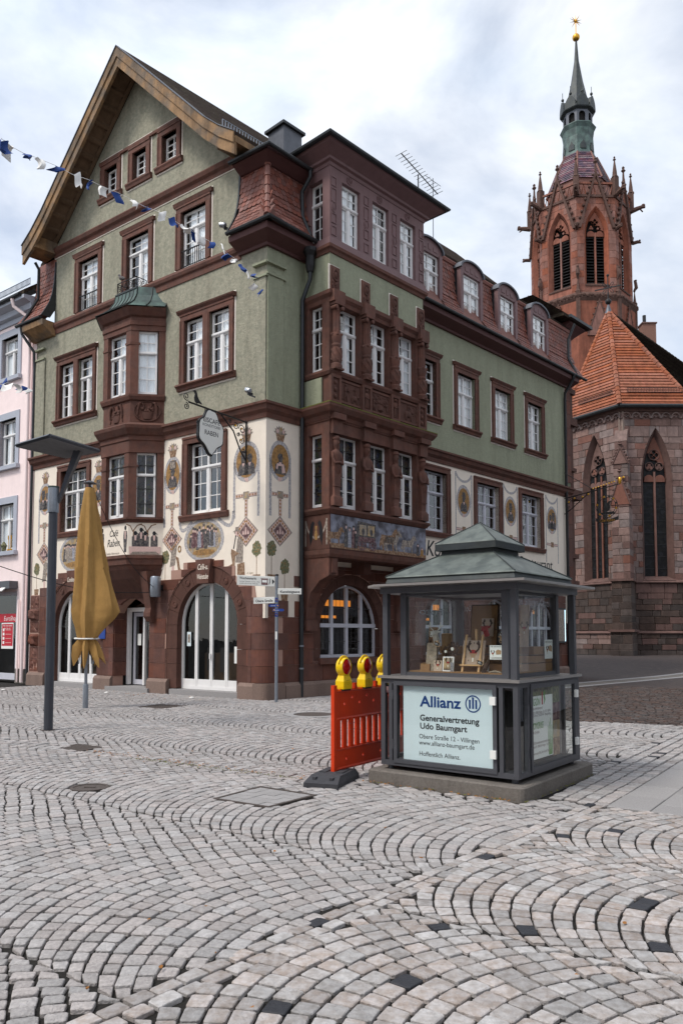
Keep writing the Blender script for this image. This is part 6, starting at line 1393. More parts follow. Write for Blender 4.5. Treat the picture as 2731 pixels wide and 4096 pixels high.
    MB(F).loft([[(x, p, q) for p, q in ((-.2, 15.08), (.08, 15.08), (.16, 15.2), (.28, 15.3), (.28, 15.38), (-.2, 15.4))] for x in (-.1, SL_)]).build('cornice', 'church_trim', church)
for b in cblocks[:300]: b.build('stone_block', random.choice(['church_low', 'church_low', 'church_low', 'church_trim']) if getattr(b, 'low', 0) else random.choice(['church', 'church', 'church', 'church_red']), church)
rest = MB()
for b in cblocks[300:]: i = len(rest.v); rest.v += b.v; rest.f += [tuple(i + k for k in q) for q in b.f]
if rest.v: rest.build('more_stone_blocks', 'church', church, kind='stuff')
# corner buttress with gablet and niche
bis = (Vector((dR.y, -dR.x, 0)) + Vector((-dL.y, dL.x, 0))).normalized(); bx = Vector((-bis.y, bis.x, 0)); FBt = fr(W0, bx, bis)
for z0, z1, w_, d in ((.4, 1.9, .62, 1.45), (1.9, 4.85, .56, 1.15), (4.85, 9.4, .50, .95), (9.4, 11.9, .42, .55), (11.9, 13.2, .36, .35)):
    z = z0; k = 0
    while z < z1 - .05:
        h = min(rnd(.36, .5), z1 - z); h = z1 - z if z1 - z - h < .2 else h; x = rnd(-.15, .15)
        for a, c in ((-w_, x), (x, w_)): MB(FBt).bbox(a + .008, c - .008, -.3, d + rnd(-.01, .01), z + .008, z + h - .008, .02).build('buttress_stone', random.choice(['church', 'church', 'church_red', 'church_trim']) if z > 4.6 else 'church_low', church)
        z += h
    MB(FBt).box(-w_ + .02, w_ - .02, -.3, d - .03, z0, z1).build('buttress_core', 'church_mortar', church)
for z, w_, d in ((4.8, .66, 1.25), (1.85, .72, 1.55)): MB(FBt).box(-w_, w_, -.3, d, z, z + .14).build('buttress_course', 'church_trim', church)
def gablet(F, z, w_, h, d0, d1, m='church_red', parent=None, crock=5, nm='gablet'):
    parent = parent or church; g = MB(F).prism([(-w_, z), (w_, z), (0, z + h)], d0, d1).build(nm, m, parent)
    b = MB(F)
    for s in (-1, 1):
        b.tube([(s * w_ * 1.05, d1, z - .03), (0, d1, z + h + .05)], .05, 5)
        for i in range(crock): t = (i + .5) / crock; b.ball((s * (w_ * (1 - t) + .09), d1 - .02, z + h * t + .06), .085, 5)
    b.lathe([(.05, z + h), (.04, z + h + .2), (.14, z + h + .28), (.06, z + h + .36), (.10, z + h + .42), (.01, z + h + .5)], 6, (0, d1 - .08)); b.build('crockets', 'church_trim' if m.startswith('church') else 'tower_trim', g, kind='stuff')
gablet(FBt, 9.3, .55, 1.7, .3, .98); gablet(FBt, 11.8, .44, .9, .1, .60)
MB(FBt).hexa([(-.36, -.3, 13.2), (.36, -.3, 13.2), (.36, .36, 13.2), (-.36, .36, 13.2), (-.36, -.3, 14.1), (.36, -.3, 14.1), (.36, 0, 13.9), (-.36, 0, 13.9)]).build('buttress_cap', 'church', church)
# roof of the choir: tile courses, hips, ridge
AP = Vector((17.55, 50, 22.9)); ez = 15.35; inn = lambda p, o: Vector((p.x + o.x, p.y + o.y, ez))
cE0 = inn(W0, bis * .45); nR = Vector((dR.y, -dR.x, 0)); nL = Vector((-dL.y, dL.x, 0)); nS = Vector((dS.y, -dS.x, 0))
b1 = (nR + nS).normalized(); cE1 = inn(W1, b1 * .45); nLL = Vector((math.cos(math.radians(211 + 59)), 0, 0)); b2 = (nL + Vector((-.95, .3, 0))).normalized(); cEL = inn(WL_, b2 * .45)
RG = AP + dS * 26; cE2 = cE1 + dS * 26
def tiles(p0, p1, t0, t1, n, m):
    """overlapping courses between eave edge p0-p1 and top edge t0-t1"""
    nr = (p1 - p0).cross(t0 - p0).normalized(); nr = nr if nr.z > 0 else -nr
    for i in range(n):
        a, c = i / n, min(1, (i + 1.12) / n); q = [p0.lerp(t0, a), p1.lerp(t1, a), p1.lerp(t1, c), p0.lerp(t0, c)]
        lo, hi = nr * .075, nr * .012
        MB().hexa([tuple(q[0]), tuple(q[1]), tuple(q[2] - nr * .05), tuple(q[3] - nr * .05), tuple(q[0] + lo), tuple(q[1] + lo), tuple(q[2] + hi), tuple(q[3] + hi)]).build('tile_course', m, church)
tiles(cE0, cE1, AP, AP, 34, 'tile_orange'); tiles(cEL, cE0, AP, AP, 34, 'tile_orange'); tiles(cE1, cE2, AP, RG, 30, 'tile_old')
MB().add([tuple(p) for p in (cEL, cEL + dS * 26 + Vector((-3, 2, 0)), RG, AP)], [(0, 1, 2, 3)]).build('roof_back', 'tile_old', church)
def hips(p, q, n, r, m):
    for i in range(n): a, c = p.lerp(q, i / n), p.lerp(q, (i + 1.1) / n); MB().tube([tuple(a), tuple(c)], [r, r * .8], 7).build('hip_tile', m, church, smooth=True)
for e_ in (cE0, cE1, cEL): hips(e_ + Vector((0, 0, .05)), AP + Vector((0, 0, .05)), 24, .17, 'tile_orange')
hips(AP, RG, 40, .15, 'tile_old')
for p, q in ((cEL, cE0), (cE0, cE1), (cE1, cE2)): MB().tube([tuple(p + Vector((0, 0, -.02))), tuple(q + Vector((0, 0, -.02)))], .13, 8).build('gutter', 'gutter', church)
for p, q in ((cEL.lerp(cE0, .25), cEL.lerp(cE0, .88)), (cE0.lerp(cE1, .12), cE0.lerp(cE1, .95))):
    p = p.lerp(AP, .09); q = q.lerp(AP, .09); r = MB(); 
    for h in (.2, .45): r.tube([tuple(p + Vector((0, -.15, h))), tuple(q + Vector((0, -.15, h)))], .022, 4)
    n = 36
    for i in range(n + 1): x = p.lerp(q, i / n); r.tube([tuple(x + Vector((0, -.15, .2))), tuple(x + Vector((0, -.15, .45)))], .012, 4)
    r.build('snow_guard', 'iron', church)
# side wall beyond the frame
MB().hexa([tuple(W1 + Vector((0, 0, .3))), tuple(W1 + dS * 26 + Vector((0, 0, .3))), tuple(W1 + dS * 26 - nS + Vector((0, 0, .3))), tuple(W1 - nS + Vector((0, 0, .3))), tuple(W1 + Vector((0, 0, 15.2))), tuple(W1 + dS * 26 + Vector((0, 0, 15.2))), tuple(W1 + dS * 26 - nS + Vector((0, 0, 15.2))), tuple(W1 - nS + Vector((0, 0, 15.2)))]).build('side_wall', 'church', church)
# finial cross
cr_ = MB(); cr_.lathe([(.26, 22.75), (.06, 23.4), (.05, 23.45)], 10, (AP.x, AP.y)); cr_.build('finial_cone', 'zinc', church, smooth=True)
MB().ball((AP.x, AP.y, 23.6), .2, 12).build('finial_ball', 'iron', church, smooth=True)
b = MB(); b.box(AP.x - .03, AP.x + .03, AP.y - .03, AP.y + .03, 23.7, 25.3); b.hexa([(AP.x - .75, AP.y + .4, 24.5), (AP.x - .72, AP.y + .45, 24.5), (AP.x + .75, AP.y - .4, 24.5), (AP.x + .72, AP.y - .45, 24.5), (AP.x - .75, AP.y + .4, 24.57), (AP.x - .72, AP.y + .45, 24.57), (AP.x + .75, AP.y - .4, 24.57), (AP.x + .72, AP.y - .45, 24.57)])
for a0 in (.78, 2.35, 3.93, 5.5):
    b.tube([(AP.x + (.3 + .16 * math.cos(t)) * math.cos(a0) , AP.y - .3 * (.3 + .16 * math.cos(t)) * math.cos(a0), 24.53 + (.3 + .16 * math.cos(t)) * math.sin(a0) + .12 * math.sin(t)) for t in [q * .7 for q in range(10)]], .022, 4)
b.ball((AP.x, AP.y, 25.38), .09, 8); b.build('iron_cross', 'iron', church)
b = MB(); b.box(22.75, 23.75, 57.5, 58.4, 22, 25.2); b.build('chimney', 'brick', church); MB().box(22.68, 23.82, 57.43, 58.47, 25.2, 25.3).build('chimney_cap', 'church_trim', church); MB().lathe([(.13, 25.3), (.13, 26.0)], 10, (23.05, 57.95)).build('flue', 'iron', church)

# ============================================================ CHURCH TOWER
tower = empty('church_tower', (20.5, 65, 0), 'octagonal red sandstone church tower with gablets, copper lantern, spire and golden ball', 'tower')
TX, TY, TR = 20.5, 65.0, 4.12; TA = math.radians(249.5)
def octp(r, k): a = TA + k * math.pi / 4; return Vector((TX + r * math.cos(a), TY + r * math.sin(a), 0))
def octring(r, z): return [(octp(r, k).x, octp(r, k).y, z) for k in range(8)]
MB().loft([octring(TR + .25, 0), octring(TR + .25, 28.5)]).build('lower_shaft', 'tower', tower)
MB().loft([octring(TR + .25, 28.5), octring(TR + .4, 28.75), octring(TR + .4, 29.0), octring(TR + .05, 29.3)]).build('band_course', 'tower_trim', tower)
MB().loft([octring(TR - 1.0, 29), octring(TR - 1.0, 37)]).build('dark_core', 'interior', tower)
FACES = [7, 0, 1, 6]
tr_ = random.Random(5)
for k in range(8):
    a, c = octp(TR, k), octp(TR, k + 1); e = (c - a); Lf = e.length; e.normalize(); nrm = Vector((e.y, -e.x, 0)); mid = (a + c) / 2
    if nrm.dot(mid - Vector((TX, TY, 0))) < 0: nrm = -nrm
    F = fr(mid, e, nrm); vis = nrm.y < .35
    zs, za, zb, hw = 34.2, 36.5, 29.9, .98
    MB(F).prism(rect(-Lf / 2, Lf / 2, 29.1, 37.3), -.5, 0, [ogive(0, hw, zs, za, zb)]).build('belfry_wall', 'tower', tower)
    if not vis: continue
    # ashlar courses, slightly proud
    z = 29.4; j = 0
    while z < 36.9:
        h = .56; f = ogh(hw + .06, zs, za + .1)
        for s in (-1, 1):
            hh = max(f(z), f(z + h)) if z + h > zb else 0; x0 = hh + .01 if hh > 0 else .01
            if Lf / 2 - x0 > .1: 
                a0, a1 = (x0, Lf / 2 - .004); q = sorted((s * a0, s * a1)); MB(F).bbox(q[0], q[1], -.05, .012 + tr_.uniform(0, .014), z + .008, z + h - .008, .012).build('ashlar', 'tower', tower)
        z += h; j += 1
    o = ogive(0, hw, zs, za, zb); i_ = ogive(0, hw - .25, zs, za - .4, zb + .25)
    MB(F).loft([[(p[0], .015, p[1]) for p in o], [(p[0], -.40, p[1]) for p in i_]], cap=False).build('window_splay', 'tower', tower)
    b = MB(F); wd = hw - .25; b.box(-.06, .06, -.42, -.26, zb + .2, zs + .2)
    b.build('mullion', 'tower', tower)
    traceryplate(F, 0, wd, zs, za - .4, 2, -.40, -.28, 'tower', tower, (zs + 1.08, .15, .125), [(sx * .32, zs + .60, .10, .085) for sx in (-1, 1)])
    for j in range(17):
        z = zb + .3 + j * .25
        MB(F).hexa([(-wd, -.7, z + .2), (wd, -.7, z + .2), (wd, -.36, z), (-wd, -.36, z), (-wd, -.7, z + .23), (wd, -.7, z + .23), (wd, -.36, z + .035), (-wd, -.36, z + .035)]).build('louvre', 'dark_slat', tower)
    MB(F).hexa([(-hw, -.4, zb + .25), (hw, -.4, zb + .25), (hw, .06, zb - .1), (-hw, .06, zb - .1), (-hw, -.4, zb + .3), (hw, -.4, zb + .3), (hw, .08, zb), (-hw, .08, zb)]).build('window_sill', 'tower_trim', tower)
    # steep gablet over the window, frieze, balustrade
    g = MB(F).prism([(-Lf / 2 + .05, 34.6), (-Lf / 2 + .28, 34.6), (0, 39.0), (Lf / 2 - .28, 34.6), (Lf / 2 - .05, 34.6), (0, 39.45)], .0, .22).build('gablet', 'tower_trim', tower); cr_ = MB(F)
    for s in (-1, 1):
        for i in range(9): t = (i + .6) / 9.5; cr_.ball((s * ((Lf / 2 - .05) * (1 - t) + .1), .12, 34.6 + 4.85 * t + .05), .12, 5)
    cr_.lathe([(.1, 39.3), (.07, 40.0), (.2, 40.15), (.08, 40.3), (.13, 40.42), (.02, 40.55)], 6, (0, .1)); cr_.build('crockets', 'tower_trim', g, kind='stuff')
    MB(F).box(-Lf / 2, Lf / 2, -.3, .12, 37.2, 37.4).build('gallery_course', 'tower_trim', tower)
    b = MB(F); b.box(-Lf / 2, Lf / 2, -.05, .1, 38.3, 38.45)
    for i in range(8): x = -Lf / 2 + Lf * i / 8; b.tube([(x, .02, 37.4), (x + Lf / 16, .02, 38.3), (x + Lf / 8, .02, 37.4)], .055, 4)
    b.build('balustrade', 'tower', tower)
    gablet(fr(mid + nrm * .28, e, nrm), 25.6, .95, 2.9, -.1, .1, 'tower', tower, 6, 'lower_gablet'); MB(fr(mid + nrm * .3, e, nrm)).prism(ogive(0, .5, 24.6, 25.6, 22), -.1, .03).build('lower_window', 'church_glass', tower)
fb = MB()
for k in range(8):
    a, c = octp(TR + .36, k), octp(TR + .36, k + 1)
    for i in range(11): q = a.lerp(c, (i + .5) / 11); fb.ball((q.x, q.y, 28.9 + .06 * (i % 2)), .17, 5)
fb.build('foliage_band', 'tower_trim', tower, kind='stuff')
for k in (5, 6, 7, 0, 1, 2, 3):
    p = octp(TR + .05, k); d = Vector((math.cos(TA + k * math.pi / 4), math.sin(TA + k * math.pi / 4), 0)); F = fr(p, Vector((-d.y, d.x, 0)), d)
    b = MB(F); b.box(-.22, .22, -.25, .22, 37.3, 38.9); b.lathe([(.3, 38.9), (.2, 39.05), (.17, 39.4), (.05, 40.3), (.14, 40.4), (.04, 40.5), (.09, 40.58), (.01, 40.7)], 6); b.build('pinnacle', 'tower_trim', tower)
    b = MB(F); b.tube([(0, .0, 37.35), (0, .45, 37.48), (0, .9, 37.58), (0, 1.1, 37.48)], [.2, .19, .15, .07], 7); b.ball((0, .95, 37.66), .17, 7); b.tube([(0, .7, 37.4), (.14, .9, 37.2)], .06, 5); b.build('gargoyle', 'tower_trim', tower, smooth=True)
    b = MB(F); b.tube([(0, .0, 34.55), (0, .45, 34.62), (0, .7, 34.5)], [.15, .14, .06], 6); b.ball((0, .6, 34.7), .1, 6); b.build('gargoyle', 'tower_trim', tower, smooth=True)
    b = MB(F); b.tube([(0, .05, 30.4), (0, .25, 30.7), (0, .2, 31.1), (0, .1, 31.35)], [.08, .16, .14, .06], 6); b.ball((0, .22, 31.3), .11, 6); b.build('carved_beast', 'tower_trim', tower, smooth=True)
    b = MB(F); b.box(-.16, .16, -.1, .3, 26.5, 29.3); b.lathe([(.24, 29.3), (.14, 29.45), (.04, 30.3), (.1, 30.4), (.02, 30.5)], 6, (0, .1)); b.build('buttress_pinnacle', 'tower_trim', tower)
MB().loft([octring(2.75, 38.2), octring(2.62, 39.9), octring(1.45, 42.65)]).build('tile_roof_core', 'tile_dark', tower)
for i in range(15):
    t0, t1 = i / 15, (i + 1.1) / 15; r0, r1 = 2.68 + (1.46 - 2.68) * t0, 2.68 + (1.46 - 2.68) * t1
    MB().loft([octring(r0 + .09, 39.7 + 2.95 * t0), octring(r0 + .09, 39.74 + 2.95 * t0), octring(r1 + .03, 39.7 + 2.95 * t1)], cap=False).build('tile_course', 'tile_violet', tower)
for k in (6, 7, 0, 1, 2): a, c = octp(2.75, k) + Vector((0, 0, 39.75)), octp(1.5, k) + Vector((0, 0, 42.65)); MB().tube([tuple(a), tuple(c)], .09, 6).build('hip', 'tile_dark', tower)
MB().loft([octring(1.52, 42.5), octring(1.32, 43.0), octring(1.25, 44.4), octring(1.34, 45.0), octring(1.52, 45.35), octring(1.5, 45.42)]).build('copper_base', 'copper_bright', tower)
MB().loft([octring(.95, 45.4), octring(.95, 46.6)]).build('lantern_core', 'interior', tower)
for k in range(8):
    a, c = octp(1.22, k), octp(1.22, k + 1); e = (c - a); Lf = e.length; e.normalize(); nrm = Vector((e.y, -e.x, 0)); mid = (a + c) / 2; nrm = nrm if nrm.dot(mid - Vector((TX, TY, 0))) > 0 else -nrm; F = fr(mid, e, nrm)
    MB(F).prism(rect(-Lf / 2, Lf / 2, 45.4, 46.75), -.12, 0, [arch(0, .27, 46.2, 8, z0=45.55)]).build('lantern_wall', 'zinc', tower)
    MB(F).prism([(-.25, 43.05), (.25, 43.05), (.25, 43.45), (.12, 43.6), (0, 43.8), (-.12, 43.6), (-.25, 43.45)], .06, .16).build('copper_dormer', 'copper', tower)
    g = MB(fr(mid + nrm * .26, e, nrm)); g.prism(ogive(0, .5, 46.95, 47.9, 46.8), -.3, .02); g.build('spire_gablet', 'copper', tower); b = MB(fr(mid + nrm * .26, e, nrm)); b.ball((0, -.1, 48.1), .13, 8); b.tube([(0, -.1, 47.85), (0, -.1, 48.75)], .025, 5); b.build('gablet_ball', 'copper', tower, smooth=True)
MB().loft([octring(1.2, 46.6), octring(1.48, 46.75), octring(1.5, 46.85), octring(1.15, 47.3), octring(.82, 48.3), octring(.5, 49.8), octring(.2, 51.7), octring(.08, 53.6)]).build('spire', 'copper', tower)
MB().ball((TX, TY, 53.9), .32, 16).build('golden_ball', 'gold', tower, smooth=True)
b = MB(); b.tube([(TX, TY, 54.1), (TX, TY, 55.5)], .04, 6); b.ball((TX, TY, 55.4), .15, 8)
for i in range(10): a = .3 + 2 * math.pi * i / 10; b.tube([(TX, TY, 55.4), (TX + .55 * math.cos(a), TY + .1 * math.cos(3 * a), 55.4 + .6 * math.sin(a))], [.06, .006], 4)
b.build('golden_star', 'gold', tower)

# ============================================================ KIOSK
kio = empty('display_kiosk', KF(.94, .95, 0), 'dark grey metal display kiosk with glass case and green copper pagoda roof', 'kiosk')
KFf = fr(KF(0, .12, 0), KE1, -KE2); KFs = fr(KF(.10, 0, 0), KE2, -KE1); KFb = fr(KF(0, 1.82, 0), KE1, KE2); KFl = fr(KF(1.78, 0, 0), KE2, KE1)
X0, X1, Y0, Y1 = .10, 1.78, .12, 1.82
pl = []
for cx, cy, a0 in ((.06, .06, math.pi), (1.84, .06, 1.5 * math.pi), (1.84, 1.94, 0), (.06, 1.94, .5 * math.pi)): pl += [(cx + .06 * math.cos(a0 + t), cy + .06 * math.sin(a0 + t)) for t in (0, .5, 1.07, 1.57)]
pin = lambda k: [((x - .95) * k + .95, (y - 1.0) * k + 1.0) for x, y in pl]
MB(KF).loft([[(x, y, -.05) for x, y in pl], [(x, y, .125) for x, y in pl], [(x, y, .14) for x, y in pin(.985)]]).build('plinth', 'granite_dark', kio)
for x in (.14, 1.66): 
    for y in (.16, 1.7): MB(KF).lathe([(.035, .135), (.035, .2)], 8, (x + .04, y + .04)).build('foot', 'kiosk', kio)
MB(KF).box(X0 + .02, X1 - .02, Y0 + .02, Y1 - .02, .19, .235).build('floor_pan', 'kiosk', kio)
# lower cabinet frame: corner posts, rails, doors with glass
def cabinet(F, a, c, door, panel=True):
    b = MB(F)
    b.box(a, c, -.04, .0, .19, .245); b.box(a, c, -.04, .0, 1.11, 1.165)
    for u0, u1 in ((a, a + .055), (c - .055, c)): b.box(u0, u1, -.05, .001, .19, 1.165)
    b.build('cabinet_frame', 'kiosk', kio)
    for u0, u1 in ((a + .055, door[0] - .05), (door[1] + .05, c - .055)):
        if u1 - u0 > .03: MB(F).box(u0, u1, -.03, -.024, .245, 1.11).build('side_glass', 'kiosk_low_glass', kio)
    for u in (door[0] - .045, door[1] + .045): MB(F).box(u - .022, u + .022, -.04, .002, .245, 1.11).build('cabinet_mullion', 'kiosk', kio)
    d0, d1 = door; f = MB(F); f.box(d0, d0 + .045, -.03, .012, .225, 1.14); f.box(d1 - .045, d1, -.03, .012, .225, 1.14); f.box(d0 + .045, d1 - .045, -.03, .012, .225, .27); f.box(d0 + .045, d1 - .045, -.03, .012, 1.09, 1.14)
    d = f.build('cabinet_door', 'kiosk', kio); MB(F).box(d0 + .045, d1 - .045, -.012, -.006, .27, 1.09).build('pane', 'kiosk_low_glass', d)
    return d
dF = cabinet(KFf, X0, X1, (.335, 1.605)); dS_ = cabinet(KFs, Y0, Y1, (.42, 1.70)); cabinet(KFb, X0, X1, (.335, 1.605)); cabinet(KFl, Y0, Y1, (.42, 1.70))
for z in (.38, .93): MB(KFf).box(.335, .40, .012, .04, z, z + .085).build('lock', 'paper', dF); MB(KFf).lathe([(.012, z), (.012, z + .1)], 8, (1.615, .012)).build('hinge', 'kiosk', dF); MB(KFs).box(1.64, 1.70, .012, .04, z, z + .085).build('lock', 'paper', dS_); MB(KFs).lathe([(.012, z), (.012, z + .1)], 8, (.41, .012)).build('hinge', 'kiosk', dS_)
MB(KF).box(.3, 1.6, .3, 1.6, .235, 1.1).build('inner_box', 'interior', kio)
# printed light panel
MB(KFf).box(.39, 1.50, -.045, -.035, .262, 1.085).build('advert_panel', 'panel_blue', kio); z_ = -.033
text('Allianz', KFf, 1.278, z_, .867, .165, 'allianz_blue', kio, flip=-1, bold=.004, width=.515)
lg = MB(KFf); cx, cz = .627, .925; R = lambda r: [(cx + r * math.cos(2 * math.pi * i / 40), cz + r * math.sin(2 * math.pi * i / 40)) for i in range(40)]
lg.prism(R(.092), z_ - .001, z_, [R(.078)]); lg.build('logo_ring', 'allianz_blue', kio)
for dx, h0, h1 in ((.038, -.052, .03), (0, -.052, .058), (-.038, -.052, .03)): MB(KFf).prism([(cx + dx - .011, cz + h0), (cx + dx + .011, cz + h0), (cx + dx + .011, cz + h1), (cx + dx + .018, cz + h1 + .012), (cx + dx - .011, cz + h1 + .012)], z_ - .001, z_).build('logo_bar', 'allianz_blue', kio)
for s_, z, w_, sz, bo in (('Generalvertretung', .712, .727, .092, .002), ('Udo Baumgart', .622, .582, .092, .002), ('Obere Straße 12 - Villingen', .515, .737, .07, 0), ('www.allianz-baumgart.de', .446, .683, .07, 0), ('Hoffentlich Allianz.', .326, .505, .07, 0)): text(s_, KFf, 1.285 if sz > .08 else 1.297, z_, z, sz, 'ink', kio, flip=-1, width=w_, bold=bo)
# restaurant poster on the right
MB(KFs).box(.46, 1.10, -.045, -.036, .33, 1.12).build('poster', 'paper', kio); MB(KFs).prism([(.46, 1.0), (1.10, 1.0), (1.10, 1.12), (.46, 1.12)], -.036, -.035).build('poster_band', 'pt_green', kio)
for i, m in enumerate(('pt_green', 'pt_plum', 'pt_ochre', 'pt_brown')): MB(KFs).box(1.102, 1.30, -.045, -.036, .9 - i * .195, 1.09 - i * .195).build('food_photo', m, kio); MB(KFs).lathe([(.001, 0)] * 2, 4).v
leafm = mat('leaf_green', (96, 150, 60), .8, .1, 10)
text('SÀIGÒN', KFs, .46, -.034, .90, .11, 'leaf_green', kio, shear=.3, width=.30); text('VIETNAMESISCHES RESTAURANT', KFs, .46, -.034, .855, .03, 'pt_plum', kio, width=.36)
MB(KFs).prism([(.80, .9), (.83, .9), (.83, 1.02), (.815, 1.05), (.80, 1.02)], -.036, -.034).build('poster_pagoda', 'red_paint', kio)
MB(KFs).prism([(.86, .9), (.9, .95), (.88, 1.0), (.9, 1.05), (.87, 1.06), (.85, 1.0), (.87, .95)], -.036, -.034).build('poster_map', 'leaf_green', kio)
for k, (s_, z) in enumerate((('Obere Straße 10 · 78050 VS-Villingen · Tel.: 0 77 21 · 90 99 78', .81), ('11.30-14.30 Uhr und 17.30-23.00 Uhr · Montag Ruhetag', .78), ('LEMONGRASS', .65), ('TOUCH OF ASIA', .60), ('09:00 bis 11:00 Uhr deutsches und vietnamesisches Frühstück', .49), ('Obere Straße 54 · 78050 VS-Villingen · Tel.: 0 77 21', .45), ('Wir freuen uns auf Sie, Ihre Familie Nguyen', .38), ('Genießen Sie ein Stück Vietnam mitten in Villingen', 1.05))): text(s_, KFs, .47, -.033, z, .10 if k == 2 else .04, 'leaf_green' if k == 2 else 'pt_plum', kio, width=.36 if k == 2 else (.25 if k == 3 else .56), shear=.2 if k == 2 else 0)
for i in range(5): MB(KFs).prism([(.98 + i * .02, .34), (.995 + i * .02, .34), (.96 + i * .035, .66 + .04 * (i % 3))], -.036, -.033).build('poster_grass', 'leaf_green', kio)
MB(KFf).box(1.655, 1.735, -.022, -.02, 1.0, 1.07).build('sticker', 'pt_plum', kio)
# counter plate
MB(KF).loft([[(a, c, 1.165) for a, c in ((.07, .09), (1.81, .09), (1.81, 1.85), (.07, 1.85))], [(a, c, 1.195) for a, c in ((.07, .09), (1.81, .09), (1.81, 1.85), (.07, 1.85))]]).build('counter', 'kiosk_lip', kio)
# upper posts
for x in (.115, 1.70):
    for y in (.135, 1.74): MB(KF).box(x, x + .065, y, y + .065, 1.195, 2.2).build('post', 'kiosk', kio)
C0, C1, D0, D1 = .27, 1.61, .27, 1.66
for x in (C0, C1 - .075):
    for y in (D0, D1 - .075): MB(KF).box(x, x + .075, y, y + .075, 1.195, 2.2).build('case_post', 'kiosk', kio)
for a, c, p, q in ((C0 + .075, C1 - .075, D0 + .01, D0 + .05), (C0 + .075, C1 - .075, D1 - .05, D1 - .01), (C0 + .01, C0 + .05, D0 + .075, D1 - .075), (C1 - .05, C1 - .01, D0 + .075, D1 - .075)):
    MB(KF).box(a, c, p, q, 1.195, 1.235).build('case_rail', 'kiosk', kio); MB(KF).box(a, c, p, q, 2.10, 2.2).build('case_rail', 'kiosk', kio)
for a, c, p, q in ((C0 + .07, C1 - .07, D0 + .026, D0 + .032), (C0 + .07, C1 - .07, D1 - .032, D1 - .026), (C0 + .026, C0 + .032, D0 + .07, D1 - .07), (C1 - .032, C1 - .026, D0 + .07, D1 - .07)): MB(KF).box(a, c, p, q, 1.23, 2.11).build('pane', 'kiosk_glass', kio)
FsG = fr(KF(C0 + .024, 0, 0), KE2, -KE1); FbG = fr(KF(0, D1 - .036, 0), KE1, -KE2)
text('Foto Singer Optik', FsG, .42, .0, 1.985, .125, 'silver', kio, width=1.08)
text('Foto', fr(KF(C1 - .022, 0, 0), KE2, -KE1), 1.22, .0, 1.90, .12, 'silver', kio, flip=-1, width=.55)
text('Singer Optik', FbG, .42, .0, 1.96, .11, 'silver', kio, flip=1, width=.62); text('Foto Singer Optik', FbG, 1.1, .0, 1.96, .11, 'silver', kio, flip=1, width=.45)
# roof
lipz = 2.2
MB(KF).loft([[(a, c, lipz) for a, c in ((-.08, -.09), (1.74, -.09), (1.95, .1), (1.95, 1.93), (-.08, 1.93))], [(a, c, lipz + .025) for a, c in ((-.08, -.09), (1.74, -.09), (1.95, .1), (1.95, 1.93), (-.08, 1.93))]]).build('canopy_lip', 'kiosk_lip', kio)
MB(KF).box(.10, 1.79, .12, 1.83, 2.13, 2.2).build('ceiling_frame', 'kiosk', kio)
def sq(h, z): return [(.92 - h, .93 - h, z), (.92 + h, .93 - h, z), (.92 + h, .93 + h, z), (.92 - h, .93 + h, z)]
MB(KF).loft([sq(.80, 2.225), sq(.80, 2.25), sq(.78, 2.31)]).build('roof_fascia', 'copper', kio)
lr = MB(KF).loft([sq(.80, 2.31), sq(.79, 2.325), sq(.345, 2.575), sq(.335, 2.59)]).build('lower_roof', 'kiosk_roof', kio)
MB(KF).loft([sq(.33, 2.575), sq(.33, 2.65)]).build('roof_neck', 'copper', kio)
MB(KF).loft([sq(.385, 2.63), sq(.385, 2.70), sq(.375, 2.71)]).build('upper_fascia', 'copper', kio)
MB(KF).loft([sq(.385, 2.705), sq(.38, 2.715), sq(.01, 2.97)]).build('upper_roof', 'kiosk_roof', kio)
for sx, sy in ((-1, -1), (1, -1), (-1, 1), (1, 1)):
    MB(KF).tube([(.92 + sx * .80, .93 + sy * .80, 2.325), (.92 + sx * .345, .93 + sy * .345, 2.58)], .008, 5).build('roof_seam', 'copper', kio); MB(KF).tube([(.92 + sx * .385, .93 + sy * .385, 2.715), (.92, .93, 2.975)], .008, 5).build('roof_seam', 'copper', kio)
# stepped shelves inside the case
for i, (y0, z1) in enumerate(((D0 + .05, 1.25), (.64, 1.33), (.86, 1.42), (1.06, 1.52))): MB(KF).box(C0 + .06, C1 - .06, y0, D1 - .05, 1.205 if i == 0 else 1.251 + .09 * (i - 1), z1).build('shelf_step', 'board', kio)
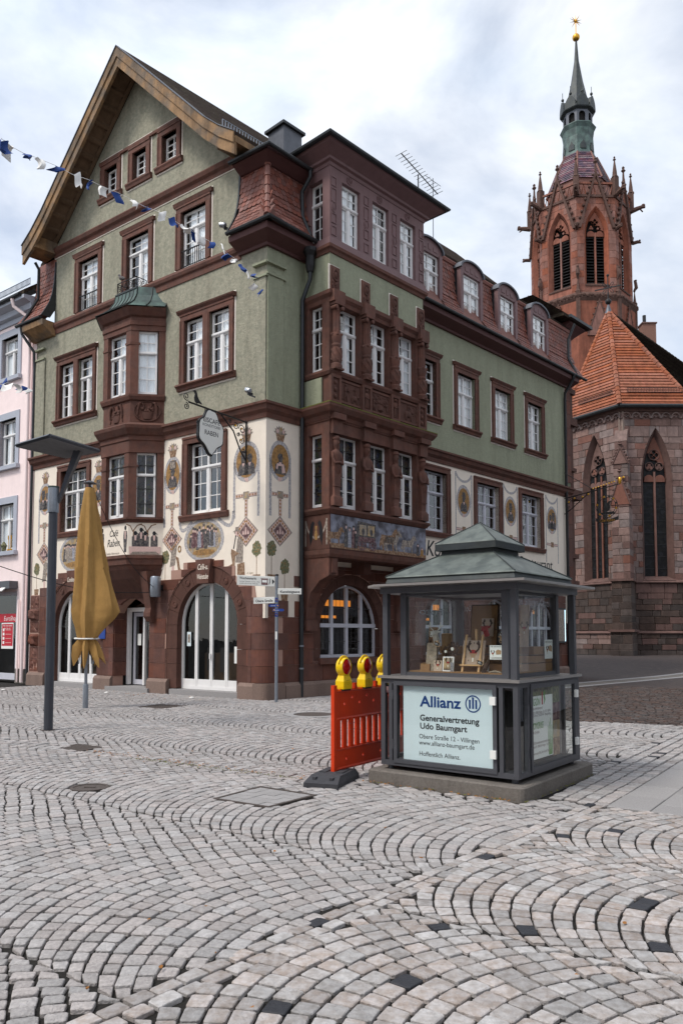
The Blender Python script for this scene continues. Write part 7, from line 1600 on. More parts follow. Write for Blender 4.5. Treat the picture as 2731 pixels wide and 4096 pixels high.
# goods on show: each a thing of its own
def goods(name, x, y, z, label, cat): return empty(name, KF(x, y, z), label, cat)
def board(e, F, u, n, z, w_, h, tilt, m, nm='panel', th=.015):
    """leaning panel: returns a frame on its tilted face"""
    s, c = math.sin(tilt), math.cos(tilt); o = F(u, n, z); ex, ey, ez, _ = fdir(F); up = ez * c - ey * s; nn = ey * c + ez * s; FF = fr(o, ex, nn, up)
    MB(FF).box(-w_ / 2, w_ / 2, -th, 0, 0, h).build(nm, m, e); return FF
def deer(e, FF, s, cx=0, cz=0, red=True, n=.002):
    """printed stag with red hat"""
    q = lambda pts: [(cx + a * s, cz + c * s) for a, c in pts]
    MB(FF).prism(q([(-.10, .30), (-.07, .12), (-.04, .0), (.04, 0), (.07, .12), (.10, .30), (.2, .36), (.1, .38), (0, .42), (-.1, .38), (-.2, .36)]), .0, n).build('stag_print', 'deer_brown', e); MB(FF).prism(q([(-.03, .02), (.03, .02), (.05, .2), (-.05, .2)]), n, n + .001).build('stag_muzzle', 'deer_white', e)
    if red: MB(FF).prism(q([(-.17, .38), (.17, .38), (.13, .5), (.05, .53), (-.05, .53), (-.13, .5)]), n, n + .002).build('red_hat', 'red_paint', e)
    for k in (-1, 1):
        for pts in ([(.08, .42), (.22, .55), (.24, .75), (.18, .9)], [(.22, .6), (.32, .7)], [(.24, .72), (.14, .82)]): MB(FF).tube([(cx + k * a * s, n + .001, cz + c * s) for a, c in pts], .012 * s / .3 if s < .3 else .01, 4).build('antler_print', 'bark_dark', e)
ff = fr(KF(0, 0, 0), KE1, -KE2)
e = goods('stag_clock', .79, .40, 1.33, 'square plank wall clock with printed stag and red hat on an easel', 'clock'); F1 = board(e, ff, .79, -.46, 1.33, .27, .27, .2, 'plank', 'clock_face'); deer(e, F1, .27, 0, .02)
for k in range(12): a = k * math.pi / 6; MB(F1).box(.105 * math.sin(a) - .004, .105 * math.sin(a) + .004, 0, .002, .135 + .105 * math.cos(a) - .008, .135 + .105 * math.cos(a) + .008).build('hour_mark', 'ink', e)
e = goods('table_easel', .79, .42, 1.25, 'small light wooden table easel carrying the square stag clock', 'easel'); MB(ff).box(.66, .92, -.44, -.40, 1.315, 1.33).build('ledge', 'wood_light', e)
for x in (.69, .89): MB(ff).hexa([(x - .01, -.42, 1.25), (x + .01, -.42, 1.25), (x + .01, -.40, 1.25), (x - .01, -.40, 1.25), (x - .01, -.54, 1.66), (x + .01, -.54, 1.66), (x + .01, -.52, 1.66), (x - .01, -.52, 1.66)]).build('leg', 'wood_light', e)
MB(ff).box(.78, .80, -.58, -.55, 1.4, 1.72).build('mast', 'wood_light', e)
e = goods('framed_stag_print', 1.05, .37, 1.25, 'white framed print of a stag above fir trees, at the front of the case', 'picture'); F1 = board(e, ff, 1.05, -.37, 1.25, .14, .165, .12, 'frame_white', 'frame'); MB(F1).box(-.055, .055, 0, .002, .015, .15).build('print', 'pt_ochre', e); deer(e, F1, .12, 0, .045, n=.004)
for k in range(8): MB(F1).prism([(-.055 + k * .014, .015), (-.045 + k * .014, .015), (-.05 + k * .014, .045 + .01 * (k % 3))], .002, .004).build('fir_tree_print', 'ink', e)
e = goods('small_plank_picture', 1.175, .36, 1.25, 'small square plank picture of a red hatted stag beside the white frame', 'picture'); F1 = board(e, ff, 1.175, -.36, 1.25, .10, .12, .12, 'plank', 'panel'); deer(e, F1, .11, 0, .02)
e = goods('large_canvas', .92, .95, 1.66, 'large canvas in a dark frame leaning at the back of the kiosk case', 'picture'); F1 = board(e, ff, .93, -1.0, 1.52, .36, .50, .12, 'bark_dark', 'frame'); MB(F1).box(-.165, .165, 0, .003, .015, .485).build('canvas', 'board', e)
e = goods('plank_stag_picture', .84, .88, 1.66, 'plank picture of a stag standing before the large dark framed canvas', 'picture'); F1 = board(e, ff, .84, -.92, 1.64, .15, .21, .12, 'plank', 'panel'); deer(e, F1, .2, 0, .02)
def stuffed(e, x, y, z, s, m, ant, f=1):
    b = MB(KF); b.tube([(x, y + .1 * s, z - .25 * s), (x, y + .02 * s, z - .1 * s), (x, y - .05 * s, z + .05 * s), (x, y - .2 * s, z + .02 * s), (x, y - .32 * s, z - .05 * s)], [.12 * s, .11 * s, .12 * s, .09 * s, .05 * s], 8); b.build('head', m, e, smooth=True)
    for k in (-1, 1):
        b = MB(KF); b.ball((x + k * .15 * s, y, z + .1 * s), .06 * s, 6, sx=1.6, sz=.5); b.build('ear', m, e, smooth=True); MB(KF).ball((x + k * .06 * s, y - .15 * s, z + .09 * s), .016 * s, 6).build('eye', 'ink', e)
        if ant:
            b = MB(KF); b.tube([(x + k * .06 * s, y, z + .12 * s), (x + k * .2 * s, y, z + .25 * s), (x + k * .22 * s, y, z + .45 * s)], .018 * s, 5); b.tube([(x + k * .2 * s, y, z + .27 * s), (x + k * .32 * s, y, z + .33 * s)], .015 * s, 5); b.build('antler', ant, e)
    MB(KF).ball((x, y - .33 * s, z - .04 * s), .025 * s, 6).build('nose', 'ink', e)
e = goods('white_deer_head', 1.28, .5, 1.6, 'white toy deer head with white antlers at the left of the case', 'toy'); stuffed(e, 1.28, .5, 1.66, .32, 'deer_white', 'deer_white')
e = goods('brown_deer_head', .42, .5, 1.58, 'brown toy deer head with white beard in front of a white mug', 'toy'); stuffed(e, .42, .52, 1.60, .36, 'deer_brown', 'bark_dark')
e = goods('fox_head', .78, .75, 1.66, 'small red and white toy fox head above the easel', 'toy'); stuffed(e, .775, .76, 1.72, .28, 'red_paint', None)
e = goods('pink_toy_head', .62, 1.15, 1.6, 'pink toy animal head behind the right pane', 'toy'); stuffed(e, .55, 1.05, 1.62, .38, 'pink_fur', None)
e = goods('black_white_toy_head', .5, 1.42, 1.45, 'black and white toy animal head at the right end of the case', 'toy'); stuffed(e, .48, 1.42, 1.46, .36, 'deer_white', None)
e = goods('mug', .40, .6, 1.52, 'white mug behind the brown toy deer', 'mug'); MB(KF).lathe([(.035, 1.60), (.04, 1.61), (.04, 1.69), (.034, 1.69), (.034, 1.62)], 14, (.47, .62)).build('cup', 'deer_white', e, smooth=True); MB(KF).tube([(.51 + .0 + .02 * math.sin(t), .62, 1.65 + .028 * math.cos(t)) for t in [q * .4 for q in range(9)]], .006, 5).build('handle', 'deer_white', e)
e = goods('tree_stump_log', 1.15, .5, 1.40, 'upright round log with bark removed on the left of the case', 'log'); MB(KF).lathe([(.062, 1.25), (.066, 1.3), (.062, 1.5), (.064, 1.66), (.06, 1.67)], 12, (1.14, .52)).build('trunk', 'wood', e, smooth=True); MB(KF).lathe([(.058, 1.67), (.058, 1.673)], 12, (1.14, .52)).build('cut_face', 'wood_light', e)
e = goods('bark_slab', 1.28, .38, 1.25, 'tall grey slab of rough bark at the left of the case', 'bark'); F1 = board(e, ff, 1.27, -.36, 1.25, .13, .32, .15, 'bark', 'slab', .04)
e = goods('dark_bark_piece', .56, .33, 1.25, 'dark twisted piece of bark near the price card', 'bark'); MB(ff).tube([(.60, -.34, 1.25), (.57, -.34, 1.30), (.55, -.36, 1.36), (.54, -.36, 1.40)], [.025, .028, .022, .012], 6).build('piece', 'bark_dark', e)
e = goods('pale_bark_piece', .42, .34, 1.25, 'flat pale piece of bark on the front shelf at right', 'bark'); MB(ff).tube([(.52, -.33, 1.255), (.46, -.33, 1.265), (.38, -.33, 1.255)], [.008, .016, .008], 6).build('piece', 'bark', e)
e = goods('wooden_spire', .58, .95, 1.66, 'dark carved wooden spire shaped like a mountain at the back', 'sculpture'); MB(KF).loft([[(.58 + w_ * a, .98 + .05 * c, z) for a, c in ((-1, -1), (1, -1), (1, 1), (-1, 1))] for w_, z in ((.10, 1.52), (.07, 1.70), (.09, 1.85), (.06, 1.95), (.02, 2.04))]).build('body', 'bark_dark', e)
for k, (x, z, s) in enumerate(((1.085, 1.47, .05), (1.0, 1.50, .065))):
    e = goods('leaf_wreath_clock', x, .42, z, ['brown leaf wreath clock with small white dial, the lower left of two', 'brown leaf wreath clock with small white dial, the upper right of two'][k], 'clock'); r_ = random.Random(k); b = MB(ff)
    for i in range(26): a = 2 * math.pi * i / 26; q = s * r_.uniform(.6, 1.15); b.ball((x + q * math.cos(a), -.42 + r_.uniform(-.01, .02), z + q * math.sin(a)), s * .26, 5, sy=.4)
    b.build('leaf_wreath', 'bark_dark', e); MB(ff).loft([[(x + r * math.cos(t), y, z + r * math.sin(t)) for t in [2 * math.pi * i / 14 for i in range(14)]] for r, y in ((s * .3, -.40), (s * .3, -.385))]).build('dial', 'deer_white', e)
for k, (x, y, z, s_, lb) in enumerate(((1.19, .36, 1.53, '59,-', 'small black price card clipped to the bark slab'), (.65, .35, 1.33, '49,-', 'small black price card beside the square stag clock'), (.42, .55, 1.68, '12,-', 'small black price card above the brown toy deer'))):
    e = goods('price_card', x, y, z, lb, 'price tag'); F1 = fr(KF(x, y, z), (KE1 * .9 + Vector((0, 0, .35))).normalized() if k < 2 else KE1, -KE2, (Vector((0, 0, .9)) - KE1 * .35).normalized() if k < 2 else Vector((0, 0, 1)))
    MB(F1).box(-.037, .037, -.004, 0, 0, .05).build('card', 'wood_light', e); MB(F1).box(-.033, .033, 0, .001, .004, .046).build('slate', 'ink', e); text(s_, F1, .026, .0015, .014, .03, 'paper', e, flip=-1, shear=.2); MB(F1).box(-.005, .005, -.006, .006, .045, .07).build('peg', 'wood_light', e)
e = goods('shipping_notice', .43, .33, 1.39, 'white notice about shipping with a parcel and stag, on the front pane', 'notice'); MB(ff).box(.36, .507, -.318, -.316, 1.393, 1.545).build('sheet', 'paper', e); text('WIR VERSENDEN', ff, .50, -.314, 1.525, .018, 'ink', e, flip=-1, width=.13)
MB(ff).prism([(.375, 1.45), (.43, 1.445), (.435, 1.485), (.41, 1.5), (.372, 1.49)], -.316, -.314).build('parcel_print', 'deer_brown', e); deer(e, fr(ff(.47, -.316, 1.43), KE1, -KE2), .07); [MB(ff).box(.37, .49, -.316, -.3145, 1.40 + k * .008, 1.403 + k * .008).build('print_line', 'pt_mid', e) for k in range(3)]
e = goods('shipping_notice_right', 1.5, .3, 1.4, 'white notice about shipping behind the right pane', 'notice'); MB(KFs).box(1.32, 1.55, -.21, -.208, 1.38, 1.60).build('sheet', 'paper', e); text('WIR VERSENDEN', KFs, 1.335, -.206, 1.565, .026, 'ink', e, width=.2); MB(KFs).prism([(1.44, 1.47), (1.53, 1.46), (1.53, 1.52), (1.48, 1.54), (1.43, 1.52)], -.208, -.206).build('parcel_print', 'deer_brown', e); deer(e, fr(KFs(1.39, -.208, 1.44), KE2, -KE1), .1)
r_ = random.Random(9)
for k in range(9):
    y = .62 + k * .115; x = .38 + (k % 3) * .12; z = 1.25 + (.12 if x > .58 else 0); m = ['plank', 'wood_light', 'pt_dark', 'pt_green', 'silver'][k % 5]; lb = ['leaning plank souvenir', 'little wooden souvenir', 'dark wooden souvenir', 'green souvenir box', 'silvery souvenir'][k % 5] + ' in the right side of the case, number ' + ['one', 'two', 'three', 'four', 'five', 'six', 'seven', 'eight', 'nine'][k] + ' from the near corner'
    e = goods('souvenir', x, y, z, lb, 'souvenir'); e['group'] = 'souvenirs behind the right pane'; F1 = board(e, fr(KF(x, y, z), KE2, -KE1), 0, 0, 0, r_.uniform(.06, .1), r_.uniform(.12, .24), .25, m, 'board'); MB(F1).box(-.022, .022, .001, .003, .005, .07).build('tag', 'paper', e)

for k, (x, y, z, w_, h, m, nm, lb, ct) in enumerate(((.99, .70, 1.33, .07, .30, 'plank', 'upright_plank', 'upright weathered plank behind the square stag clock', 'wood block'), (.47, .74, 1.42, .08, .22, 'wood_light', 'upright_plank', 'upright pale plank behind the brown toy deer', 'wood block'), (1.40, .62, 1.33, .12, .42, 'pt_brown', 'leaning_picture', 'tall brown picture leaning at the far left of the case', 'picture'), (.40, .95, 1.52, .10, .48, 'plank', 'leaning_picture', 'tall plank picture leaning at the right end of the back step', 'picture'), (.70, .62, 1.25, .05, .07, 'paper', 'small_card', 'small white card on the second step right of the easel', 'card'), (.90, .74, 1.42, .05, .07, 'paper', 'small_card', 'small white card behind the top of the easel', 'card'), (.62, .74, 1.42, .05, .07, 'paper', 'small_card', 'small white card between the spire and the easel', 'card'), (1.33, .34, 1.25, .12, .08, 'board', 'cardboard_box', 'low brown box at the left end of the front shelf', 'box'), (1.0, .36, 1.25, .03, .10, 'silver', 'small_card', 'little silvery card right of the white framed print', 'card'))):
    e = goods(nm, x, y, z, lb, ct); F1 = board(e, ff, x, -y, z, w_, h, .1, m, 'panel', .03 if ct in ('wood block', 'box') else .012)
    if ct == 'picture': deer(e, F1, .16, 0, h * .3)
    if ct == 'card': [MB(F1).box(-w_ * .35, w_ * .35, 0, .001, .015 + q * .012, .018 + q * .012).build('print_line', 'pt_mid', e) for q in range(3)]

# ============================================================ BARRIER WITH WARNING LAMPS
BO = Vector((-.085, 8.95, 0)); bd = Vector((math.cos(math.radians(56)), math.sin(math.radians(56)), 0)); bn_ = Vector((bd.y, -bd.x, 0)); BF = fr(BO, bd, bn_)
bar = empty('safety_barrier', BO, 'bright orange plastic safety barrier with upright slats beside the kiosk', 'barrier')
MB(BF).box(-.03, .03, -.022, .022, .10, 1.08).build('end_post', 'orange_plastic', bar); MB(BF).box(1.97, 2.03, -.022, .022, .10, 1.08).build('end_post', 'orange_plastic', bar)
holes_ = [[(x + .02 * math.cos(2 * math.pi * i / 10), z + .02 * math.sin(2 * math.pi * i / 10)) for i in range(10)] for x, z in ((.2, .86), (.36, .93), (.52, .86), (.68, .93), (.84, .86), (1.2, .9), (1.5, .9))]
MB(BF).prism(rect(.031, 1.969, .70, 1.01), -.012, .012, holes_).build('upper_panel', 'orange_plastic', bar); MB(BF).prism(rect(.031, 1.969, .13, .34), -.012, .012, [[(x + .02 * math.cos(2 * math.pi * i / 10), .23 + .02 * math.sin(2 * math.pi * i / 10)) for i in range(10)] for x in (.24, .6, 1.0, 1.4)]).build('lower_panel', 'orange_plastic', bar)
for z in (1.01, .69, .345, .125): MB(BF).tube([(.031, 0, z), (1.969, 0, z)], .022, 6).build('rail', 'orange_plastic', bar)
for i in range(14):
    x = .075 + i * .137; s = MB(BF); s.box(x - .04, x + .04, -.014, .014, .345, .69)
    for k in (-.025, 0, .025): s.box(x + k - .006, x + k + .006, .014, .02, .345, .69)
    s.build('slat', 'orange_plastic', bar)
for x in (.43, .90, 1.4): MB(BF).box(x - .022, x + .022, -.02, .02, 1.02, 1.09).build('lamp_socket', 'orange_plastic', bar)
for z in (.55, .62): MB(BF).box(.30, .42, .0145, .017, z, z + .006).build('wire_tie', 'galv', bar)
ft = empty('barrier_foot', BO, 'black recycled rubber foot plate under the orange barrier', 'foot plate'); FFt = fr(BO + Vector((.04, -.02, 0)), bn_, bd)
FT2 = fr(BO, Vector((.94, -.34, 0)).normalized(), Vector((.34, .94, 0)).normalized())
MB(FT2).loft([[(-.2, -.42, -.01), (.2, -.42, -.01), (.2, .30, -.01), (-.2, .30, -.01)], [(-.2, -.42, .045), (.2, -.42, .045), (.2, .30, .045), (-.2, .30, .045)], [(-.17, -.26, .11), (.17, -.26, .11), (.17, .26, .11), (-.17, .26, .11)]]).build('plate', 'rubber', ft)
for x in (-.12, .08): MB(FT2).box(x, x + .04, -.36, -.27, .04, .098).build('grip', 'rubber', ft); MB(FT2).box(x - .02, x + .06, -.1, .1, .108, .12).build('socket_rim', 'rubber', ft)
lamp0 = None
for k, (s_, lb) in enumerate(((.2, 'yellow warning lamp with bright red lens, nearest on the barrier'), (.66, 'yellow warning lamp with red lens, middle of the three'), (1.1, 'yellow warning lamp partly hidden behind the kiosk corner post'))):
    if lamp0 is None:
        lamp0 = empty('warning_lamp', BF(s_, 0, 1.03), lb, 'warning lamp', 'warning lamps on the barrier'); LF = fr(BF(s_, 0, 1.03), bd, bn_)
        MB(LF).loft([[(-w_, -d, z), (w_, -d, z), (w_, d, z), (-w_, d, z)] for w_, d, z in ((.082, .055, .0), (.086, .058, .02), (.086, .058, .09), (.06, .04, .155), (.052, .035, .2))]).build('battery_case', 'yellow_plastic', lamp0); MB(LF).box(-.075, .075, -.05, .05, -.02, .0).build('base', 'ink', lamp0)
        circ = lambda r, y, n=28: [(r * math.cos(2 * math.pi * i / n), y, .255 + r * math.sin(2 * math.pi * i / n)) for i in range(n)]
        MB(LF).loft([circ(.10, -.045), circ(.108, -.03), circ(.108, .03), circ(.10, .045), circ(.09, .045), circ(.09, -.045)], cap=False).build('lens_housing', 'yellow_plastic', lamp0, smooth=True)
        for sg in (-1, 1): MB(LF).loft([circ(.091, sg * .03), circ(.091, sg * .042), circ(.07, sg * .056), circ(.03, sg * .062), circ(.002, sg * .063)]).build('lens', 'red_lens', lamp0, smooth=True)
        MB(LF).tube([(.115 * math.cos(a), 0, .265 + .115 * math.sin(a)) for a in [math.pi * (.1 + .8 * i / 12) for i in range(13)]], .011, 6).build('handle', 'yellow_plastic', lamp0, smooth=True)
        for x, z in ((-.015, .10), (.015, .10), (-.015, .07), (.015, .07), (0, .05)): MB(LF).box(x - .003, x + .003, .056, .060, z - .003, z + .003).build('screw', 'ink', lamp0)
    else: c = copy_tree(lamp0, None, bd * (s_ - .2)); c['label'] = lb

# ============================================================ LAMP POST, PARASOL, STREET SIGN
lp = empty('street_lamp', (-5.12, 13.73, 0), 'tall dark grey street lamp with tilted perforated reflector plate', 'street lamp')
MB().lathe([(.078, 0), (.076, 3.83)], 20, (-5.12, 13.73)).build('post', 'post', lp, smooth=True); MB().lathe([(.092, 3.83), (.095, 3.86), (.095, 4.25), (.09, 4.27)], 20, (-5.12, 13.73)).build('lamp_head', 'galv', lp, smooth=True); MB().lathe([(.09, 4.27), (.097, 4.275), (.097, 4.30), (.001, 4.30)], 20, (-5.12, 13.73)).build('lens_ring', 'copper_bright', lp)
MB().lathe([(.12, -.01), (.12, .004)], 16, (-5.12, 13.73)).build('base_plate', 'iron_cover', lp)
pts = [Vector(p) for p in ((-5.71, 13.51, 4.97), (-4.85, 12.77, 4.95), (-4.35, 13.79, 4.94), (-5.13, 14.34, 4.96))]
MB().loft([[tuple(p) for p in pts], [tuple(p + Vector((0, 0, .03))) for p in pts]]).build('reflector_plate', 'plate_grey', lp)
for i in range(4): MB().tube([tuple(pts[i] + Vector((0, 0, .02))), tuple(pts[(i + 1) % 4] + Vector((0, 0, .02)))], .035, 4).build('plate_edge', 'post', lp)
rib = MB()
for i in range(26): t = (i + .5) / 26; a, c = pts[0].lerp(pts[1], t), pts[3].lerp(pts[2], t); rib.tube([tuple(a + Vector((0, 0, -.005))), tuple(c + Vector((0, 0, -.005)))], .011, 4)
for i in range(26): t = (i + .5) / 26; a, c = pts[1].lerp(pts[2], t), pts[0].lerp(pts[3], t); rib.tube([tuple(a + Vector((0, 0, -.012))), tuple(c + Vector((0, 0, -.012)))], .008, 4)
rib.build('perforation_grid', 'plate_grey', lp, kind='stuff')
MB().hexa([(-5.06, 13.70, 4.0), (-5.02, 13.70, 4.0), (-5.02, 13.78, 4.0), (-5.06, 13.78, 4.0), (-4.75, 13.66, 4.97), (-4.62, 13.66, 4.97), (-4.62, 13.80, 4.97), (-4.75, 13.80, 4.97)]).build('arm', 'post', lp)
um = empty('parasol', (-5.82, 17.87, 0), 'closed mustard yellow market parasol tied round its pole', 'parasol'); UX, UY = -5.83, 17.87
MB().lathe([(.035, .0), (.035, 1.7)], 14, (UX, UY)).build('pole', 'galv', um, smooth=True); MB().lathe([(.062, -.01), (.062, .52), (.055, .54)], 14, (UX, UY)).build('ground_sleeve', 'galv', um, smooth=True)
r_ = random.Random(4); n = 96; rings = []
prof = [(5.06, .09, .09), (4.95, .13, .13), (4.6, .18, .18), (4.2, .22, .25), (3.7, .25, .35), (3.2, .28, .46), (2.8, .30, .57), (2.45, .32, .68), (2.25, .33, .74), (2.1, .34, .62), (1.9, .31, .44), (1.72, .25, .30), (1.60, .20, .21), (1.54, .20, .21), (1.42, .25, .24), (1.25, .27, .30), (1.05, .24, .33)]
for z, rl, rr in prof:
    ring_ = []
    for i in range(n):
        a = 2 * math.pi * i / n; k = min(1, (5.1 - z) / .9); ph_ = (7 * a + .8 * math.sin(z * .9) + .5 * math.sin(2 * a)) / (2 * math.pi) % 1; pl_ = 1 - 2 * abs(2 * ph_ - 1) ** .75
        f = 1 + .20 * k * pl_ - .10 * k + .07 * math.sin(3 * a + z * 1.4) * k + .03 * math.sin(11 * a + z * 5) * k; w2 = .5 + .5 * math.cos(a - .2); r = rl + (rr - rl) * w2 ** 2.2; zz = z
        if z < 1.5: zz = z - (.20 * pl_ - .05) * (1.5 - z) / .45 + .05 * math.sin(5 * a); f *= 1 + .22 * pl_
        if 1.65 < z < 2.6: zz = z + .09 * math.sin(a * 2 + .6) - .16 * w2 ** 3 * (2.25 - abs(z - 2.1)) * .5 + .05 * pl_
        ring_.append((UX + r * f * math.cos(a), UY + (.55 * r + .09) * f * math.sin(a), zz))
    rings.append(ring_)
MB().loft(rings, cap=False).build('canvas', 'canvas', um, smooth=True)
MB().lathe([(.10, 5.05), (.03, 5.1), (.03, 5.16), (.16, 5.17), (.05, 5.23), (.01, 5.24)], 16, (UX, UY)).build('top_cap', 'zinc', um, smooth=True)
MB().tube([(UX + .27 * math.cos(a), UY + .2 * math.sin(a), 1.585 + .01 * math.sin(a)) for a in [2 * math.pi * i / 24 for i in range(25)]], .018, 5).build('strap', 'paper', um)
for i in range(6): a = 2 * math.pi * i / 6; MB().tube([(UX + .06 * math.cos(a), UY + .06 * math.sin(a), 2.3), (UX + .17 * math.cos(a), UY + .13 * math.sin(a), 1.0)], .012, 4).build('rib', 'galv', um)
sp = empty('street_sign_post', (-1.61, 19.47, 0), 'slim galvanised post carrying white street name signs at the house corner', 'street sign'); SX, SY = -1.62, 19.47
MB().lathe([(.04, -.01), (.038, 3.05), (.042, 3.05), (.042, 3.16)], 12, (SX, SY)).build('pole', 'galv', sp, smooth=True); MB().lathe([(.044, 3.14), (.044, 3.18), (.001, 3.19)], 12, (SX, SY)).build('cap', 'ink', sp)
SF = fr((SX, SY - .05, 0), (1, 0, 0), (0, -1, 0)); tl = fr((SX, SY - .05, 0), Vector((.995, .1, -.04)).normalized(), (0, -1, 0))
def plate(F, u0, u1, z0, z1, m, nm, t=.02): return MB(F).bbox(u0, u1, -t, 0, z0, z1, .006).build(nm, m, sp)
plate(tl, -.985, -.045, 2.865, 3.115, 'sign_white', 'market_sign'); text('Wochenmarkt', tl, -.92, .002, 3.02, .085, 'ink', sp, width=.42, bold=.001); text('Samstag / Mittwoch (nur Apr.- Dez.)', tl, -.92, .002, 2.955, .035, 'ink', sp, width=.50); text('jeweils 6:30 Uhr bis 13:00 Uhr', tl, -.92, .002, 2.905, .035, 'ink', sp, width=.46)
MB(tl).prism([(-.38, 2.90), (-.22, 2.90), (-.22, 3.03), (-.20, 3.06), (-.40, 3.06), (-.38, 3.03)], 0, .003).build('stall_symbol', 'pt_plum', sp); MB(tl).box(-.36, -.24, .003, .004, 2.96, 3.02).build('stall_opening', 'paper', sp); MB(tl).prism([(-.11, 2.92), (-.05, 2.99), (-.11, 3.06)], 0, .003).build('arrow', 'ink', sp); MB(tl).tube([(-.19, .002, 2.92), (-.165, .002, 2.98), (-.17, .002, 3.03)], .008, 4).build('walker_symbol', 'ink', sp); MB(tl).ball((-.165, .002, 3.05), .013, 6).build('walker_head', 'ink', sp)
kz = fr((SX, SY - .05, 0), Vector((1, .05, -.0)).normalized(), (0, -1, 0)); plate(kz, .03, .62, 2.675, 2.825, 'sign_white', 'street_name_sign'); text('Kanzleigasse', kz, .085, .002, 2.715, .085, 'ink', sp, width=.49, bold=.0015)
ob = fr((SX, SY - .05, 0), Vector((1, -.1, .03)).normalized(), (0, -1, 0)); plate(ob, -.585, -.045, 2.455, 2.615, 'sign_white', 'street_name_sign'); text('Obere Straße', ob, -.535, .002, 2.495, .09, 'ink', sp, width=.44, bold=.0015)
for z, a, c, pts in ((2.36, -.17, .06, -1), (2.25, -.09, .16, 1)):
    MB(SF).prism([(a, z), (c, z), (c, z + .065), (a, z + .065)] if 0 else ([(a - .035, z + .032), (a, z), (c, z), (c, z + .065), (a, z + .065)] if pts < 0 else [(a, z), (c, z), (c + .035, z + .032), (c, z + .065), (a, z + .065)]), -.005, .0).build('trail_arrow', 'sign_blue', sp); text('Jakobusweg', SF, a + .03, .002, z + .022, .03, 'paper', sp, width=.12); MB(SF).ball((c - .03 if pts < 0 else a + .03, .0, z + .032), .02, 8, sy=.2).build('shell_symbol', 'gold', sp)
for z in (2.49, 2.12): MB(SF).box(-.036, .036, -.012, -.006, z, z + .1).build('trail_sticker', 'sign_blue', sp); [MB(SF).tube([(-.02, -.004, z + .05), (.025 * math.cos(t), -.004, z + .05 + .035 * math.sin(t))], .003, 4).build('shell_ray', 'gold_paint', sp) for t in (-.9, -.3, .3, .9)]
MB(SF).box(-.03, .02, -.012, -.007, 1.55, 1.75).build('old_sticker', 'paper', sp)
for z in (2.80, 2.70, 2.58, 2.47, 2.94): MB().lathe([(.046, z), (.046, z + .02)], 10, (SX, SY)).build('clamp', 'galv', sp)

# ============================================================ HANGING SIGNS
def scroll(b, F, c, r, turns, t, a0=0, k=1, w_=.012):
    n = int(turns * 14); b.tube([(c[0], c[1] + k * r * (1 - .75 * i / n) * math.cos(a0 + 2 * math.pi * turns * i / n), c[2] + r * (1 - .75 * i / n) * math.sin(a0 + 2 * math.pi * turns * i / n)) for i in range(n + 1)], w_, 5)
es = empty('cafe_shield_sign', FA(.7, 0, 7.3), 'white shield sign with black rim hanging from a wrought iron bracket at the house corner', 'sign')
b = MB(FA); b.tube([(.7, 0, 7.33), (.7, 2.05, 7.40)], .022, 6); b.tube([(.7, .03, 6.2), (.7, .03, 7.5)], .022, 6); b.build('bracket_bar', 'iron', es)
b = MB(FA); b.tube([(.7, .03, 6.3), (.7, .22, 6.5), (.7, .5, 7.0), (.7, .95, 7.34)], .02, 6); b.build('brace', 'iron', es)
for k, (n_, z, r, a) in enumerate(((.18, 7.1, .13, 0), (.2, 6.8, .09, 2), (.42, 7.15, .1, 1), (.12, 6.55, .07, 3), (2.12, 7.52, .1, 4), (2.12, 7.28, .09, 1.5), (.62, 7.22, .06, 0), (.32, 6.95, .06, 2))): b = MB(FA); scroll(b, FA, (.7, n_, z), r, 1.4, 0, a); b.build('scroll', 'iron' if k % 3 else 'iron', es)
for n_, z in ((.2, 7.12), (.22, 6.82), (.42, 7.16)): MB(FA).ball((.7, n_, z), .03, 7).build('gilt_boss', 'gold', es)
RV = [(-.20, .02), (-.05, .03), (.02, .0), (.10, .05), (.13, .16), (.10, .27), (.13, .33), (.20, .34), (.13, .38), (.07, .38), (.03, .32), (.0, .22), (-.07, .12)]
FSG = fr(FA(.7, 1.3, 0), -NA, -UA)
MB(fr(FA(.7, 1.76, 7.42), NA, UA)).prism([(a * .8, c * .85) for a, c in RV], -.012, .012).build('raven', 'iron', es)
sh = []
for i in range(48):
    a = 2 * math.pi * i / 48; r = 1 + .06 * math.cos(4 * a) - .05 * math.cos(8 * a + .3); x, z = .40 * r * math.cos(a), .56 * r * math.sin(a)
    if z < -.25: x *= max(.05, 1 - ((-z - .25) / .36) ** 1.3 * .85)
    if z > .3: x *= 1 - (z - .3) * .55
    sh.append((x, z + 6.78))
MB(FSG).prism([(x * 1.05, 6.78 + (z - 6.78) * 1.04) for x, z in sh], -.06, .02).build('shield_rim', 'iron', es); MB(FSG).prism([(x * .97, 6.78 + (z - 6.78) * .97) for x, z in sh], .02, .032).build('shield_face', 'sign_white', es)
for s in (-1, 1): b = MB(FSG); b.tube([(s * (.40 + .05 * math.cos(t)), -.02, 6.95 + .06 * math.sin(t)) for t in [q * .6 for q in range(10)]], .02, 5); b.build('side_scroll', 'iron', es)
for s in (-.18, .18): MB(FSG).tube([(s, -.02, 7.28), (s, -.02, 7.40)], .012, 5).build('chain', 'iron', es)
text('EISCAFE', FSG, 0, .034, 7.02, .17, 'ink', es, align='CENTER', width=.56, bold=.002); text('KONDITOREI', FSG, 0, .034, 6.91, .10, 'ink', es, align='CENTER', width=.60); text('RABEN', FSG, 0, .034, 6.70, .17, 'ink', es, align='CENTER', width=.46, bold=.001)
rs = empty('raven_ring_sign', FB(16, 0, 7), 'black iron ring sign with a raven and gilded leaves before the church wall', 'sign')
